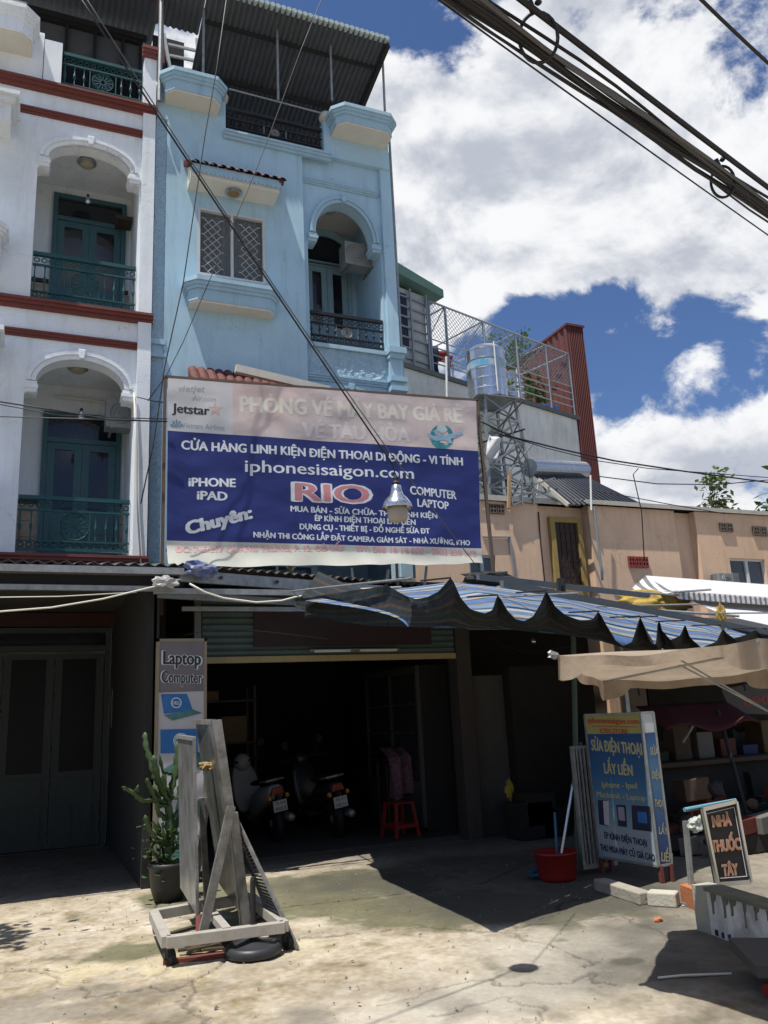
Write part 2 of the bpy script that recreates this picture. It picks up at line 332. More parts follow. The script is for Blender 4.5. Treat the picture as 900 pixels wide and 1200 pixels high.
# ------------------------------------------------------------------ ground: base sheet, cast concrete slabs with cracks
g = MB(); g.add([(-250,-120,-.045),(250,-120,-.045),(250,400,-.045),(-250,400,-.045)], [(0,1,2,3)])
ground = tag(obj('ground', g, mat('ground_fill', (.36, .31, .24), .95, col2=(.2, .18, .14), nscale=1.5, bump=.4, bscale=8)), kind='structure')
def gp(px, py): p = at(px, py, z=0); return (p.x, p.y)
CR = [[gp(*p) for p in l] for l in (
    [(-60, 1146), (0, 1143), (40, 1139), (62, 1136), (80, 1140), (105, 1133)],
    [(52, 1137), (70, 1150), (92, 1158), (97, 1172), (120, 1170), (150, 1162), (190, 1160), (222, 1148), (262, 1128)],
    [(215, 1150), (232, 1178), (248, 1215)],
    [(305, 1103), (345, 1100), (390, 1096), (420, 1092), (455, 1090)],
    [(450, 1090), (500, 1086), (560, 1092), (596, 1094), (640, 1106), (660, 1118), (686, 1129), (680, 1134)],
    [(440, 1178), (470, 1172), (495, 1160), (545, 1154), (572, 1150)],
    [(500, 1190), (540, 1182), (590, 1168), (612, 1176), (632, 1183), (645, 1200)],
    [(545, 1154), (600, 1152), (660, 1150), (690, 1143), (715, 1150), (735, 1156)],
    [(590, 1092), (600, 1090), (625, 1086), (700, 1078), (740, 1071)], [(640, 1078), (655, 1060), (690, 1052)],
    [(735, 1075), (770, 1094), (792, 1103)])]
JT = [[gp(*p) for p in l] for l in ([(-80, 1113), (0, 1104), (180, 1083), (345, 1062), (455, 1049), (560, 1036)], [(180, 1083), (186, 1040), (190, 1022)], [(560, 1036), (620, 1010), (640, 1002)])]
def segdist(X, Y, line, jit=0):
    D = np.full(X.shape, 1e9)
    for (ax, ay), (bx, by) in zip(line[:-1], line[1:]):
        vx, vy = bx-ax, by-ay; L2 = vx*vx+vy*vy+1e-9
        t = np.clip(((X-ax)*vx+(Y-ay)*vy)/L2, 0, 1)
        D = np.minimum(D, np.hypot(X-ax-t*vx, Y-ay-t*vy))
    return D
def vnoise(X, Y, s, seed):
    rs = np.random.RandomState(seed); T = rs.rand(64, 64); x = X*s; y = Y*s; xi = np.floor(x).astype(int); yi = np.floor(y).astype(int); fx = x-xi; fy = y-yi
    fx = fx*fx*(3-2*fx); fy = fy*fy*(3-2*fy); g_ = lambda a, b: T[a % 64, b % 64]
    return (g_(xi, yi)*(1-fx)+g_(xi+1, yi)*fx)*(1-fy)+(g_(xi, yi+1)*(1-fx)+g_(xi+1, yi+1)*fx)*fy
def fbm(X, Y, s, seed, o=5): return sum(vnoise(X, Y, s*2**i, seed+i)/2**(i+1) for i in range(o))/(1-.5**o)
gx = np.arange(-2.2, 7.6, .015); gy = np.arange(3.2, 13.4, .017)
X, Y = np.meshgrid(gx, gy)
wx = X + (fbm(X, Y, 5, 3, 6)-.5)*.26; wy = Y + (fbm(X, Y, 5, 19, 6)-.5)*.26
crack = np.full(X.shape, 1e9)
for l in CR: crack = np.minimum(crack, segdist(wx, wy, l))
joint = np.full(X.shape, 1e9)
for l in JT: joint = np.minimum(joint, segdist(X, Y, l))
hgt = (fbm(X, Y, .7, 5)-.5)*.022 + (fbm(X, Y, 9, 8)-.5)*.010 + (fbm(X, Y, 30, 18, 3)-.5)*.006
depth = np.maximum(np.clip(1-crack/(.004+.022*fbm(X, Y, 5, 44)**2), 0, 1)*.022, np.clip(1-joint/.012, 0, 1)*.03)
Z = hgt - depth
# colours: weathered concrete, moss, grime, a yellowish cement patch, darker tones for painted shade
def blob(px, py, rx, ry, s=0.0):
    cx, cy = gp(px, py); return np.exp(-(((X-cx)/rx)**2+((Y-cy)/ry)**2))
col = np.zeros(X.shape+(3,)); 
n1 = fbm(X, Y, 1.1, 31)[..., None]; n2_ = fbm(X, Y, 7, 61)[..., None]; n3_ = fbm(X, Y, 26, 91)[..., None]
c = np.array([.41, .355, .27])*(1-n1*.0) + (n1-.5)*np.array([.30, .30, .28]) + (n2_-.5)*.24 + (n3_-.5)*.24 + np.clip(fbm(X, Y, 1.9, 131, 7)-.58, 0, 1)[..., None]*np.array([-.7, -.66, -.62])*.55
grey = np.clip(blob(590, 1165, .9, .35)*1.5 + blob(700, 1105, .8, .5)*1.2, 0, 1)[..., None]; c = c*(1-grey*.8) + np.array([.40, .375, .32])*grey*.8
yel = (np.clip(blob(170, 1130, .55, .45)*1.6 + blob(260, 1118, .7, .3)*1.3, 0, 1)*(fbm(wx, wy, 3, 71) > .42))[..., None]; c = c*(1-yel*.5) + np.array([.55, .48, .30])*yel*.5
moss = np.clip(blob(390, 1040, 1.0, .7)*1.6 + blob(300, 1075, .5, .3)*.9 + blob(470, 1080, .5, .3)*.6 + blob(190, 1110, .6, .25)*1.1 + blob(600, 1062, 1.0, .5) + blob(690, 1065, .8, .4) + blob(230, 1050, .7, .5)*.8 + blob(590, 1130, .14, .1)*.0 + blob(738, 1128, .12, .08)*1.2 + blob(470, 1060, .8, .3)*.8, 0, 1)
moss = np.clip((moss*1.3 + fbm(X, Y, 4.2, 13, 7)*1.7 - 1.12)*2.2, 0, 1)[..., None]; c = c*(1-moss*.8) + np.array([.085, .09, .04])*moss*.8
grime = np.clip((fbm(X, Y, 2.6, 23, 7)-.48)*5, 0, 1)[..., None]*np.clip((blob(60, 1180, 1.1, .8)+blob(800, 1180, 1.6, 1.2)+blob(340, 1190, .5, .3)+blob(600, 1180, .6, .2)*.7)*1.4, .12, 1)[..., None]; c = c*(1-grime*.62) + np.array([.15, .135, .11])*grime*.62
deep = np.clip((Y-9.3)/.8, 0, 1)[..., None]; c = c*(1-deep*.8) + np.array([.075, .068, .058])*deep*.8  # ground under the canopy painted darker to deepen its shade
rgt_shade = np.clip((X+Y*.15-5.0)/.8, 0, 1)[..., None]; c = c*(1-rgt_shade*.55) + np.array([.13, .12, .10])*rgt_shade*.55  # right side of the yard painted darker, shade put into the colour
shade_blotch = np.clip((blob(620, 1045, 1.1, 1.1)+blob(500, 1020, 1.4, .8)*.9+blob(840, 1130, .9, .9)+blob(680, 1030, 1.2, 1.2))*1.4+(fbm(X, Y, 2.4, 77, 6)-.5)*1.2, 0, 1)[..., None]; c = c*(1-shade_blotch*.75) + np.array([.055, .052, .044])*shade_blotch*.75  # dark blotches painted to deepen the shade before shop and stall
edge = np.clip(1-crack/(.008+.05*fbm(X, Y, 5, 44)**2), 0, 1)[..., None]*.6 + np.clip(1-joint/.022, 0, 1)[..., None]*.7; c = c*(1-np.clip(edge, 0, .75))
c = np.clip(c, .02, .8)
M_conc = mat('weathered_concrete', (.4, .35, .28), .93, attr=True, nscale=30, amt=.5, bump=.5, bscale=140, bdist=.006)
# slabs: split along the long joint and two of the cracks
def side(line):
    """+ above / - below a polyline that runs left to right"""
    xs = np.array([p[0] for p in line]); ys = np.array([p[1] for p in line]); o = np.argsort(xs)
    return wy > np.interp(wx, xs[o], ys[o])
up_ = Y > np.interp(X, [p[0] for p in JT[0]], [p[1] for p in JT[0]])
mid_line = [gp(*p) for p in [(-60, 1146), (52, 1137), (92, 1158), (222, 1148), (262, 1128), (305, 1103), (455, 1090), (596, 1094), (640, 1106), (686, 1129), (735, 1156), (900, 1190)]]
md_ = side(mid_line)
xs1 = gp(186, 1040)[0]; xs2 = gp(560, 1036)[0]
sid = np.where(up_, np.where(X < xs1, 0, np.where(X < xs2, 1, 2)), np.where(md_, 3, np.where(wx < gp(230, 1170)[0], 4, 5)))
sid = np.where((Y > 10.15) & up_, 6, sid); Z = Z + np.array([0, .004, -.006, .003, .008, -.003, 0])[sid]
ny, nx = X.shape
quad = np.stack([np.arange(ny-1)[:, None]*nx+np.arange(nx-1)[None], np.arange(ny-1)[:, None]*nx+np.arange(nx-1)[None]+1, (np.arange(ny-1)[:, None]+1)*nx+np.arange(nx-1)[None]+1, (np.arange(ny-1)[:, None]+1)*nx+np.arange(nx-1)[None]], -1).reshape(-1, 4)
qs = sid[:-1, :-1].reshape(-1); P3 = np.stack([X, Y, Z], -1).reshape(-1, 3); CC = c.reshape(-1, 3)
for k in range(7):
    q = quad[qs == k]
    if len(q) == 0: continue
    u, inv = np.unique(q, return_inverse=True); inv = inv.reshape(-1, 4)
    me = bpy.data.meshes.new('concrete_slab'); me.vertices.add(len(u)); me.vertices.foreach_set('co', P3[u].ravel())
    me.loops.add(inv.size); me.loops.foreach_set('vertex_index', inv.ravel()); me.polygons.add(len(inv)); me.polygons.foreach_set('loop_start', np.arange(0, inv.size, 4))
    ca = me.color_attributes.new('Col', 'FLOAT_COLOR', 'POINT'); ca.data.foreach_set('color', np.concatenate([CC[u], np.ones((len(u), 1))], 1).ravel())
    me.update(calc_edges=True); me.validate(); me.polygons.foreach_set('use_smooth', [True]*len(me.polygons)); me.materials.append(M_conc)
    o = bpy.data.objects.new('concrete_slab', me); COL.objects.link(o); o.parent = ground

# ------------------------------------------------------------------ shared building pieces
GY = 13.35; FY = 11.0                                            # plane of the house fronts
def pz(px, py, y=FY): return at(px, py, y=y).z
def pxx(px, py, y=FY): return at(px, py, y=y).x
def railing(root, x0, x1, y, z0, z1, m, n=None, rose=True, mr=None):
    h = z1-z0; mb = MB(); mb.box(x0, x1, y-.03, y+.03, z1-.05, z1)
    r = obj('balcony_railing', mb, m, root)
    obj('bottom_rail', MB().box(x0, x1, y-.02, y+.02, z0+.04, z0+.075).box(x0, x1, y-.015, y+.015, z1-.2, z1-.175).box(x0, x1, y-.015, y+.015, z0+.155, z0+.175), m, r)
    k = int((x1-x0)/.09)
    for zc in (z1-.112, z0+.115):
        sc = MB()
        for i in range(k):
            cx = x0 + (i+.5)*(x1-x0)/k
            sc.tube([(cx+.035*math.cos(a*math.pi/4), y, zc+.032*math.sin(a*math.pi/4)) for a in range(8)], .008, 4, closed=True)
        obj('scrollwork', sc, m, r)
    za, zb = z0+.175, z1-.2; H = zb-za
    b = MB().lathe([(.009, 0), (.014, .02*H), (.009, .06*H), (.009, .3*H), (.022, .42*H), (.024, .48*H), (.010, .6*H), (.009, .9*H), (.014, .96*H), (.009, H)], n=6, cap=False)
    me = mesh_of(b, m, True); n = n or int((x1-x0)/.125); locs = []
    for i in range(n+1):
        cx = x0+.03 + i*(x1-x0-.06)/n
        if rose and abs(cx-(x0+x1)/2) < .17: continue
        locs.append((cx, y, za))
    share('baluster', me, locs, r)
    if rose:
        cx, cz = (x0+x1)/2, (za+zb)/2; rs = MB()
        rr = H/2-.01
        for a in range(12):
            t = a*math.pi/6; rs.bar((cx+.03*math.cos(t), y, cz+.03*math.sin(t)), (cx+rr*math.cos(t), y, cz+rr*math.sin(t)), .012, .016)
            rs.tube([(cx+rr*.78*math.cos(t)+.03*math.cos(q), y, cz+rr*.78*math.sin(t)+.03*math.sin(q)) for q in [j*math.pi/3 for j in range(6)]], .006, 4, closed=True)
        rs.tube([(cx+rr*math.cos(a*math.pi/8), y, cz+rr*math.sin(a*math.pi/8)) for a in range(16)], .009, 4, closed=True)
        rs.box(cx-.19, cx-.175, y-.012, y+.012, za, zb).box(cx+.175, cx+.19, y-.012, y+.012, za, zb)
        obj('rosette', rs, mr or m, r)
    return r
def cornice(x0, x1, y, z0, z1, out, mb=None):
    """moulded band: three steps that grow outwards"""
    mb = mb or MB(); h = z1-z0
    mb.box(x0, x1, y-out*.45, y+.01, z0, z0+h*.35); mb.box(x0, x1, y-out*.75, y+.012, z0+h*.35+.0005, z0+h*.7); mb.box(x0, x1, y-out, y+.014, z0+h*.7+.0005, z1)
    return mb
def arch_loop(x0, x1, z0, zs, imp, zi, rise):
    """balcony opening: straight jambs, imposts stepping in by imp at zi, arch of given rise springing at zs"""
    cx, r = (x0+x1)/2, (x1-x0)/2-imp
    pts = [(x0, z0), (x1, z0), (x1, zi), (x1-imp, zi+.05), (x1-imp, zs)]
    pts += arc(cx, zs, r, 0, 180, 20, rise)[1:-1]
    pts += [(x0+imp, zs), (x0+imp, zi+.05), (x0, zi)]
    return pts
def arch_trim(root, x0, x1, zs, imp, zi, rise, y, m, w=.11):
    cx, r = (x0+x1)/2, (x1-x0)/2-imp
    for k, (a, b, o) in enumerate(((0, w*.55, .035), (w*.55+.002, w, .06))):
        outer = arc(cx, zs, r+b, 0, 180, 20, rise+b); inner = arc(cx, zs, r+a, 180, 0, 20, rise+a)
        obj('arch_moulding', MB().slab([outer+inner], y-o, y+.02), m, root)
    kx = MB().slab([[(cx-.03, zs+rise+.0), (cx+.03, zs+rise+.0), (cx+.05, zs+rise+w+.03), (cx-.05, zs+rise+w+.03)]], y-.08, y+.01)
    obj('keystone', kx, m, root, bevel=.01)
    for sx in (x0, x1):
        s_ = 1 if sx == x0 else -1
        ib = MB().box(sx-.0*s_, sx+s_*(imp+.02), y-.025, y+.215, zi+.02, zi+.07).box(sx-.0*s_, sx+s_*(imp+.035), y-.05, y+.22, zi+.0705, zi+.12).box(sx, sx+s_*(imp+.02), y-.035, y+.215, zi+.1205, zi+.165)
        obj('impost', ib, m, root)
def french_door(root, x0, x1, y, z0, z1, m, trans=.42, arch=False, panel=.45):
    d = obj('balcony_door', MB().slab([[(x0, z0), (x1, z0), (x1, z1), (x0, z1)], [(x0+.07, z0+.02), (x0+.07, z1-trans), (x1-.07, z1-trans), (x1-.07, z0+.02)], [(x0+.07, z1-trans+.07), (x0+.07, z1-.07), (x1-.07, z1-.07), (x1-.07, z1-trans+.07)]], y-.07, y+.02), m, root)
    obj('transom_pane', MB().box(x0+.06, x1-.06, y-.02, y-.01, z1-trans+.06, z1-.06), M_glass, d)
    xm = (x0+x1)/2; zt = z1-trans-.005
    for a, b in ((x0+.075, xm-.004), (xm+.004, x1-.075)):
        zp = z0+(zt-z0)*panel
        lf = MB().slab([[(a, z0+.03), (b, z0+.03), (b, zt), (a, zt)], [(a+.1, zp), (a+.1, zt-.1), (b-.1, zt-.1), (b-.1, zp)]], y-.055, y-.012)
        lf.box(a+.09, b-.09, y-.075, y-.05, z0+.13, zp-.1)
        for i in range(4): lf.box(a+.11, b-.11, y-.085, y-.07, z0+.17+i*(zp-z0-.36)/4, z0+.17+i*(zp-z0-.36)/4+.05)
        obj('door_leaf', lf, m, d); obj('door_pane', MB().box(a+.09, b-.09, y-.035, y-.028, zp-.01, zt-.09), M_glass, d)
    return d
def downlight(root, x, y, z, r=.13):
    l = obj('ceiling_lamp', MB().lathe([(r, 0), (r*1.05, -.03), (r*.8, -.05)], (x, y, z), 20), M_metal, root)
    obj('lamp_glass', MB().lathe([(r*.78, -.045), (r*.7, -.075), (r*.3, -.09)], (x, y, z), 20), mat('lamp_glass', (.45, .40, .28), .3), l)
def flower_box(root, x0, x1, y, z0, z1, out, m, msoff, name='flower_box'):
    """projecting box with canted ends, moulded rim, cream soffit"""
    c = min(.12, out*.4)
    def ring(o, a, b): return [(x0-o, y), (x0-o, y-out+c-o*.3), (x0+c-o*.3, y-out-o), (x1-c+o*.3, y-out-o), (x1+o, y-out+c-o*.3), (x1+o, y)], a, b
    b_ = MB()
    for o, a, b in ((0, z0+.03, z1-.16), (.03, z1-.16, z1-.11), (.055, z1-.11, z1-.06), (.085, z1-.06, z1)):
        pts, a, b = ring(o, a, b); n = len(pts)
        b_.add([(x, y_, a) for x, y_ in pts]+[(x, y_, b) for x, y_ in pts], [(i, (i+1) % n, (i+1) % n+n, i+n) for i in range(n)]+[tuple(range(n-1,-1,-1)), tuple(range(n, 2*n))])
    fb = obj(name, b_, m, root)
    pts, a, b = ring(-.015, z0, z0+.03); n = 6
    obj('soffit', MB().add([(x, y_, z0) for x, y_ in pts]+[(x, y_, z0+.031) for x, y_ in pts], [(i, (i+1) % n, (i+1) % n+n, i+n) for i in range(n)]+[tuple(range(n-1,-1,-1)), tuple(range(n, 2*n))]), msoff, fb)
    return fb

def corr(x0, x1, ya, za, yb, zb, n, amp=.02, sub=4, dya=0, dyb=0):
    m = MB(); 
    def P(i, y, z, dy): x = x0+(x1-x0)*i/(n*sub); return (x, y+dy*(x-x0)/(x1-x0), z+amp*math.sin(2*math.pi*i/sub+.3))
    for i in range(n*sub): m.add([P(i, ya, za, dya), P(i+1, ya, za, dya), P(i+1, yb, zb, dyb), P(i, yb, zb, dyb)], [(0,1,2,3)])
    return m
# ------------------------------------------------------------------ white townhouse on the left
wh = thing('white_townhouse', (-.7, FY, 0), 'white four-storey townhouse with red-brown bands and teal balcony doors beside the blue house', 'house')
WX0, WX1 = -2.75, 1.335
oxl, oxr = round(pxx(22, 450), 3), round(pxx(160, 460), 3)     # balcony opening sides
oxl = -.24; oxr = 1.13
f1 = pz(100, 652); f2 = pz(100, 362); f3 = pz(100, 112)       # floor levels at the fronts
def white_floor(z0, z1, zi, zs, rise, bx0):
    holes = [arch_loop(oxl, oxr, z0, zs, .13, zi, rise)]
    outer = [(WX0, z0-.001), (oxl, z0-.001)]
    loop = [(WX0, z0), (oxl, z0)] + [p for p in reversed(arch_loop(oxl, oxr, z0, zs, .13, zi, rise)[2:])] + []
    lp = arch_loop(oxl, oxr, z0, zs, .13, zi, rise)
    # lp: x0z0, x1z0, right jamb up, arch to the left, left jamb down
    path = [(WX0, z0), lp[0]] + list(reversed(lp[2:])) + [lp[1], (WX1-.18, z0), (WX1-.18, z1), (WX0, z1)]
    # window bay on the far left
    wx0, wx1 = -2.15, -1.05
    win = [(wx0, z0+.95), (wx1, z0+.95), (wx1, z0+2.25), (wx0, z0+2.25)]
    obj('front_wall', MB().slab([path, win], FY, FY+.22), M_white, wh)
    w = obj('window', MB().slab([[(wx0, z0+.95), (wx1, z0+.95), (wx1, z0+2.25), (wx0, z0+2.25)], [(wx0+.06, z0+1.01), (wx1-.06, z0+1.01), (wx1-.06, z0+2.19), (wx0+.06, z0+2.19)]], FY+.06, FY+.12), M_wood, wh)
    obj('pane', MB().box(wx0+.05, wx1-.05, FY+.09, FY+.10, z0+1, z0+2.2), M_glass, w)
    flower_box(wh, -2.35, -.62, FY, z0+.35, z0+.88, .42, M_white, M_cream)
    # hood over the window
    hd = MB(); hd.box(-2.35, -.60, FY-.42, FY, z0+2.42, z0+2.66); hd.box(-2.40, -.55, FY-.48, FY, z0+2.6605, z0+2.74); hd.box(-2.45, -.50, FY-.54, FY, z0+2.7405, z0+2.80)
    obj('window_hood', hd, M_white, wh)
    arch_trim(wh, oxl, oxr, zs, .13, zi, rise, FY, M_white)
for (z0, z1, k) in ((f1, f2-.12, 0), (f2, f3-.12, 1)):
    apex_in = pz(88, 422) if k == 0 else pz(106, 173)
    zi = pz(30, 452) if k == 0 else pz(47, 187)
    zi = zi-.1 if k == 0 else zi-.12
    zs = zi+.18
    white_floor(z0+.0, z1, zi, zs, apex_in-zs, 0)
    # recess behind the balcony
    by = FY+1.25
    obj('recess_ceiling', MB().box(oxl-.2, oxr+.15, FY+.2205, by+.1, apex_in+.12, apex_in+.2), M_white, wh)
    obj('recess_back_wall', MB().box(oxl-.3, oxr+.2, by, by+.1, z0, apex_in+.119), M_white, wh)
    obj('recess_side_wall', MB().box(oxl-.2, oxl-.02, FY+.2205, by-.001, z0, apex_in+.119), M_white, wh)
    obj('recess_side_wall', MB().box(oxr+.02, oxr+.15, FY+.2205, by-.001, z0, apex_in+.119), M_white, wh)
    dx0 = pxx(47 if k == 0 else 60, 560 if k == 0 else 290, by-.05); dx1 = pxx(141 if k == 0 else 147, 560 if k == 0 else 290, by-.05)
    dzt = pz(90, 485, by-.05) if k == 0 else pz(100, 232, by-.05)
    french_door(wh, dx0, dx1, by, z0+.02, dzt, M_teal, trans=.46)
    # brown tiled dado either side of the door
    tm = mesh_of(MB().box(-.112, .112, -.012, .012, -.112, .112), mat('beige_wall_tile', (.42, .34, .24), .4, col2=(.30, .2, .12), nscale=16, amt=.9))
    share('wall_tile', tm, [(x, by-.013, z0+.15+j*.23) for j in range(4) for x in (dx0-.13, dx0-.36, dx1+.13)], wh)
    obj('dado_cap', MB().box(oxl-.02, dx0-.01, by-.03, by, z0+.97, z0+1.03).box(dx1+.01, oxr, by-.03, by, z0+.97, z0+1.03), M_wood, wh)
    downlight(wh, .42, FY+.5, apex_in+.119)
    railing(wh, oxl+.01, oxr-.01, FY+.06, z0+.03, z0+.78, M_tealrail)
# slab edges: red-brown mouldings between the floors
for zc in (f1, f2, f3):
    cornice(WX0, WX1+.02, FY-.0, zc-.10, zc+.015, .12)
    obj('floor_band', cornice(WX0, WX1+.02, FY, zc-.12, zc+.0, .14), M_redband, wh)
    obj('balcony_floor', MB().box(WX0, WX1, FY+.01, FY+1.3, zc-.12, zc-.001), M_white, wh)
for za in (pz(80, 397), pz(80, 140)):
    obj('floor_band', cornice(WX0, WX1-.185, FY, za-.05, za+.04, .07), M_redband, wh)
for za, zb in ((f1+.0, f2-.121), (f2, f3-.121)):
    obj('corner_pier', MB().box(WX1-.179, WX1, FY-.07, FY+.3, za+.001, zb), M_white, wh)
# roof terrace storey
tz = f3
obj('terrace_post', MB().box(oxl+.0, oxl+.24, FY-.03, FY+.2, tz, tz+.78), M_white, wh)
cp = MB().box(WX1-.18, WX1, FY-.07, FY+.2, tz, tz+.86); obj('terrace_post', cp, M_white, wh)
obj('post_cap', cornice(WX1-.22, WX1+.03, FY-.08, tz+.8605, tz+1.04, .06), M_redband, wh)
obj('post_ball', MB().lathe([(.02, 0), (.08, .03), (.09, .08), (.06, .13), (.01, .15)], (WX1-.09, FY+.06, tz+1.04), 14), M_white, wh, smooth=True)
railing(wh, oxl+.26, WX1-.2, FY+.06, tz+.01, tz+.70, M_tealrail)
flower_box(wh, -1.6, -.40, FY, tz+.42, tz+.85, .42, M_white, M_cream, 'corner_planter')
obj('terrace_parapet', MB().box(WX0, oxl-.01, FY+.0, FY+.2, tz, tz+.9), M_white, wh)
obj('planter_rail', MB().tube([(-1.5, FY-.3, tz+.85), (-1.5, FY-.3, tz+1.05), (-.5, FY-.3, tz+1.05), (-.5, FY-.3, tz+.85)], .018), M_steel, wh)
# dark glazed enclosure of the terrace room and its roof sheets
gy_ = FY+1.5
fr = MB()
for x in (-.9, -.45, .05, .5, .95, 1.25): fr.box(x-.025, x+.025, gy_-.03, gy_+.03, tz, tz+2.6)
for z in (tz+.1, tz+1.15, tz+1.9, tz+2.55): fr.box(WX0, 1.28, gy_-.04, gy_+.04, z-.03, z+.03)
en = obj('terrace_window', fr, M_dark, wh)
share('pane', mesh_of(MB().box(-.22, .22, -.005, .005, -.34, .34), M_glass), [(x, gy_, tz+z) for x in (-.675, -.2, .275, .725, 1.12) for z in (1.52,)], en)
obj('terrace_screen', MB().box(WX0, 1.28, gy_+.05, gy_+.08, tz, tz+2.6), mat('dark_curtain', (.10, .11, .125), .9, nscale=3), wh)
tr = MB()
for i in range(42):
    x = WX0 + i*.1; tr.add([(x, FY-.15, tz+2.62), (x+.05, FY-.15, tz+2.65), (x+.1, FY-.15, tz+2.62), (x, FY+4, tz+2.92), (x+.05, FY+4, tz+2.95), (x+.1, FY+4, tz+2.92)], [(0,1,4,3),(1,2,5,4)])
obj('roof_sheet', tr, M_tin, wh, solid=.01)
obj('roof_beam', MB().box(WX0, 1.34, FY-.05, FY+.02, tz+2.5, tz+2.6).box(WX0, 1.34, FY+1.4, FY+1.46, tz+2.55, tz+2.65), M_dark, wh)
obj('drain_pipe', MB().tube([(WX1+.04, FY-.12, tz+.1), (WX1+.04, FY-.12, tz+2.6)], .035, 8), M_metal, wh)
# rear body of the house
obj('house_body', MB().box(WX0, WX1-.01, FY+1.36, FY+12, f1-.121, f3-.13).box(WX0, WX1-.01, GY+.16, FY+12, 0, f1-.122), M_white, wh)
obj('side_wall', MB().box(WX0-.1, WX0-.001, FY, FY+12, 0, f3+.8), M_white, wh)
# hand-me-downs on the first balcony: tube light and air conditioner
obj('tube_lamp', MB().tube([at(62, 464, y=FY+1.15), at(132, 472, y=FY+1.15)], .022, 8), M_cream, wh)
def aircon(label, x, y, z, w=.62, h=.42, d=.26):
    r = thing('air_conditioner', (x, y, z), label, 'air conditioner')
    obj('casing', MB().box(x-w/2, x+w/2, y-d/2, y+d/2, z, z+h), mat('ac_white', (.27, .28, .27), .5, nscale=6, streak=.3), r, bevel=.012)
    gr = MB()
    for rr in (.05, .1, .15): gr.tube([(x-.1+rr*math.cos(a*math.pi/10), y-d/2-.012, z+h/2+rr*math.sin(a*math.pi/10)) for a in range(20)], .005, 4, closed=True)
    for i in range(7): gr.box(x+.12, x+w/2-.03, y-d/2-.01, y-d/2+.001, z+.06+i*.05, z+.075+i*.05)
    obj('fan_grille', gr, M_metal, r)
    br = MB().bar((x-w/2+.08, y-.2, z-.02), (x-w/2+.08, y+.25, z-.02), .03).bar((x+w/2-.08, y-.2, z-.02), (x+w/2-.08, y+.25, z-.02), .03)
    obj('bracket', br, M_metal, r); return r
aircon('air conditioner casing under the lower arch of the white house balcony', 1.12, FY+.62, f1+1.95)
# ground floor of the white house: recessed doorway
GY = 13.35
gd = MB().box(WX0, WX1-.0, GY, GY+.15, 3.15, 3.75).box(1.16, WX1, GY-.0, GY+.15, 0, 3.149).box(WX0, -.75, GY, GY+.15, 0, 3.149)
obj('entrance_wall', gd, mat('dark_doorway_plaster', (.08, .08, .07), .9, streak=.5), wh)  # plaster coloured dark to deepen the shade of the doorway
obj('entrance_ceiling', MB().box(WX0, WX1, 9.9, GY+.1, 3.36, 3.44), mat('dark_doorway_plaster', (.3, .3, .28)), wh)
M_doorg = mat('grey_green_door', (.045, .058, .053), .6, col2=(.03, .04, .036), nscale=6, streak=.3)
def entry_leaf(x0, x1):
    zt = pz(60, 773, GY); zp = pz(60, 905, GY)
    lf = MB().slab([[(x0, .03), (x1, .03), (x1, zt+.08), (x0, zt+.08)], [(x0+.1, zp), (x0+.1, zt), (x1-.1, zt), (x1-.1, zp)]], GY-.06, GY-.01)
    xm = (x0+x1)/2
    for a, b in ((x0+.1, xm-.05), (xm+.05, x1-.1)): lf.box(a, b, GY-.08, GY-.055, .16, zp*.58)
    lf.box(x0+.1, x1-.1, GY-.08, GY-.055, zp*.66, zp-.08)
    l = obj('door_leaf', lf, M_doorg, ed); obj('door_pane', MB().box(x0+.09, x1-.09, GY-.035, GY-.03, zp-.01, zt+.01), mat('dull_black_glass', (.01, .011, .012), .35, spec=.15), ed)
ex0 = pxx(8, 800, GY)-.06; exm = pxx(59, 850, GY); ex1 = pxx(126, 850, GY)
ed = obj('entrance_door', MB().slab([[(ex0-.95, .0), (ex1, .0), (ex1, 3.12), (ex0-.95, 3.12)], [(ex0-.87, .02), (ex0-.87, 2.78), (ex1-.07, 2.78), (ex1-.07, .02)], [(ex0-.87, 2.86), (ex0-.87, 3.05), (ex1-.07, 3.05), (ex1-.07, 2.86)]], GY-.09, GY+.02), M_doorg, wh)
ww = (ex1-ex0-.08)/2
for i in (-1, 0, 1): entry_leaf(ex0+.01+i*ww, ex0+(i+1)*ww-.01)
obj('transom_pane', MB().box(ex0-.87, ex1-.07, GY-.03, GY-.02, 2.84, 3.06), M_glass, ed)
obj('red_lintel', MB().box(WX0, 1.25, GY-.14, GY-.1, 3.16, 3.34), mat('dull_red_band', (.045, .014, .012), .7), wh)
# ------------------------------------------------------------------ blue townhouse
bl = thing('blue_townhouse', (3.2, FY, 0), 'light blue four-storey townhouse with arched balcony and roof terrace canopy behind the banner', 'house')
BX0, BX1 = 1.355, 5.17; BC = 3.63                   # left edge, right edge, corner of the recessed right part
zt2 = 10.53                                          # terrace floor ledge
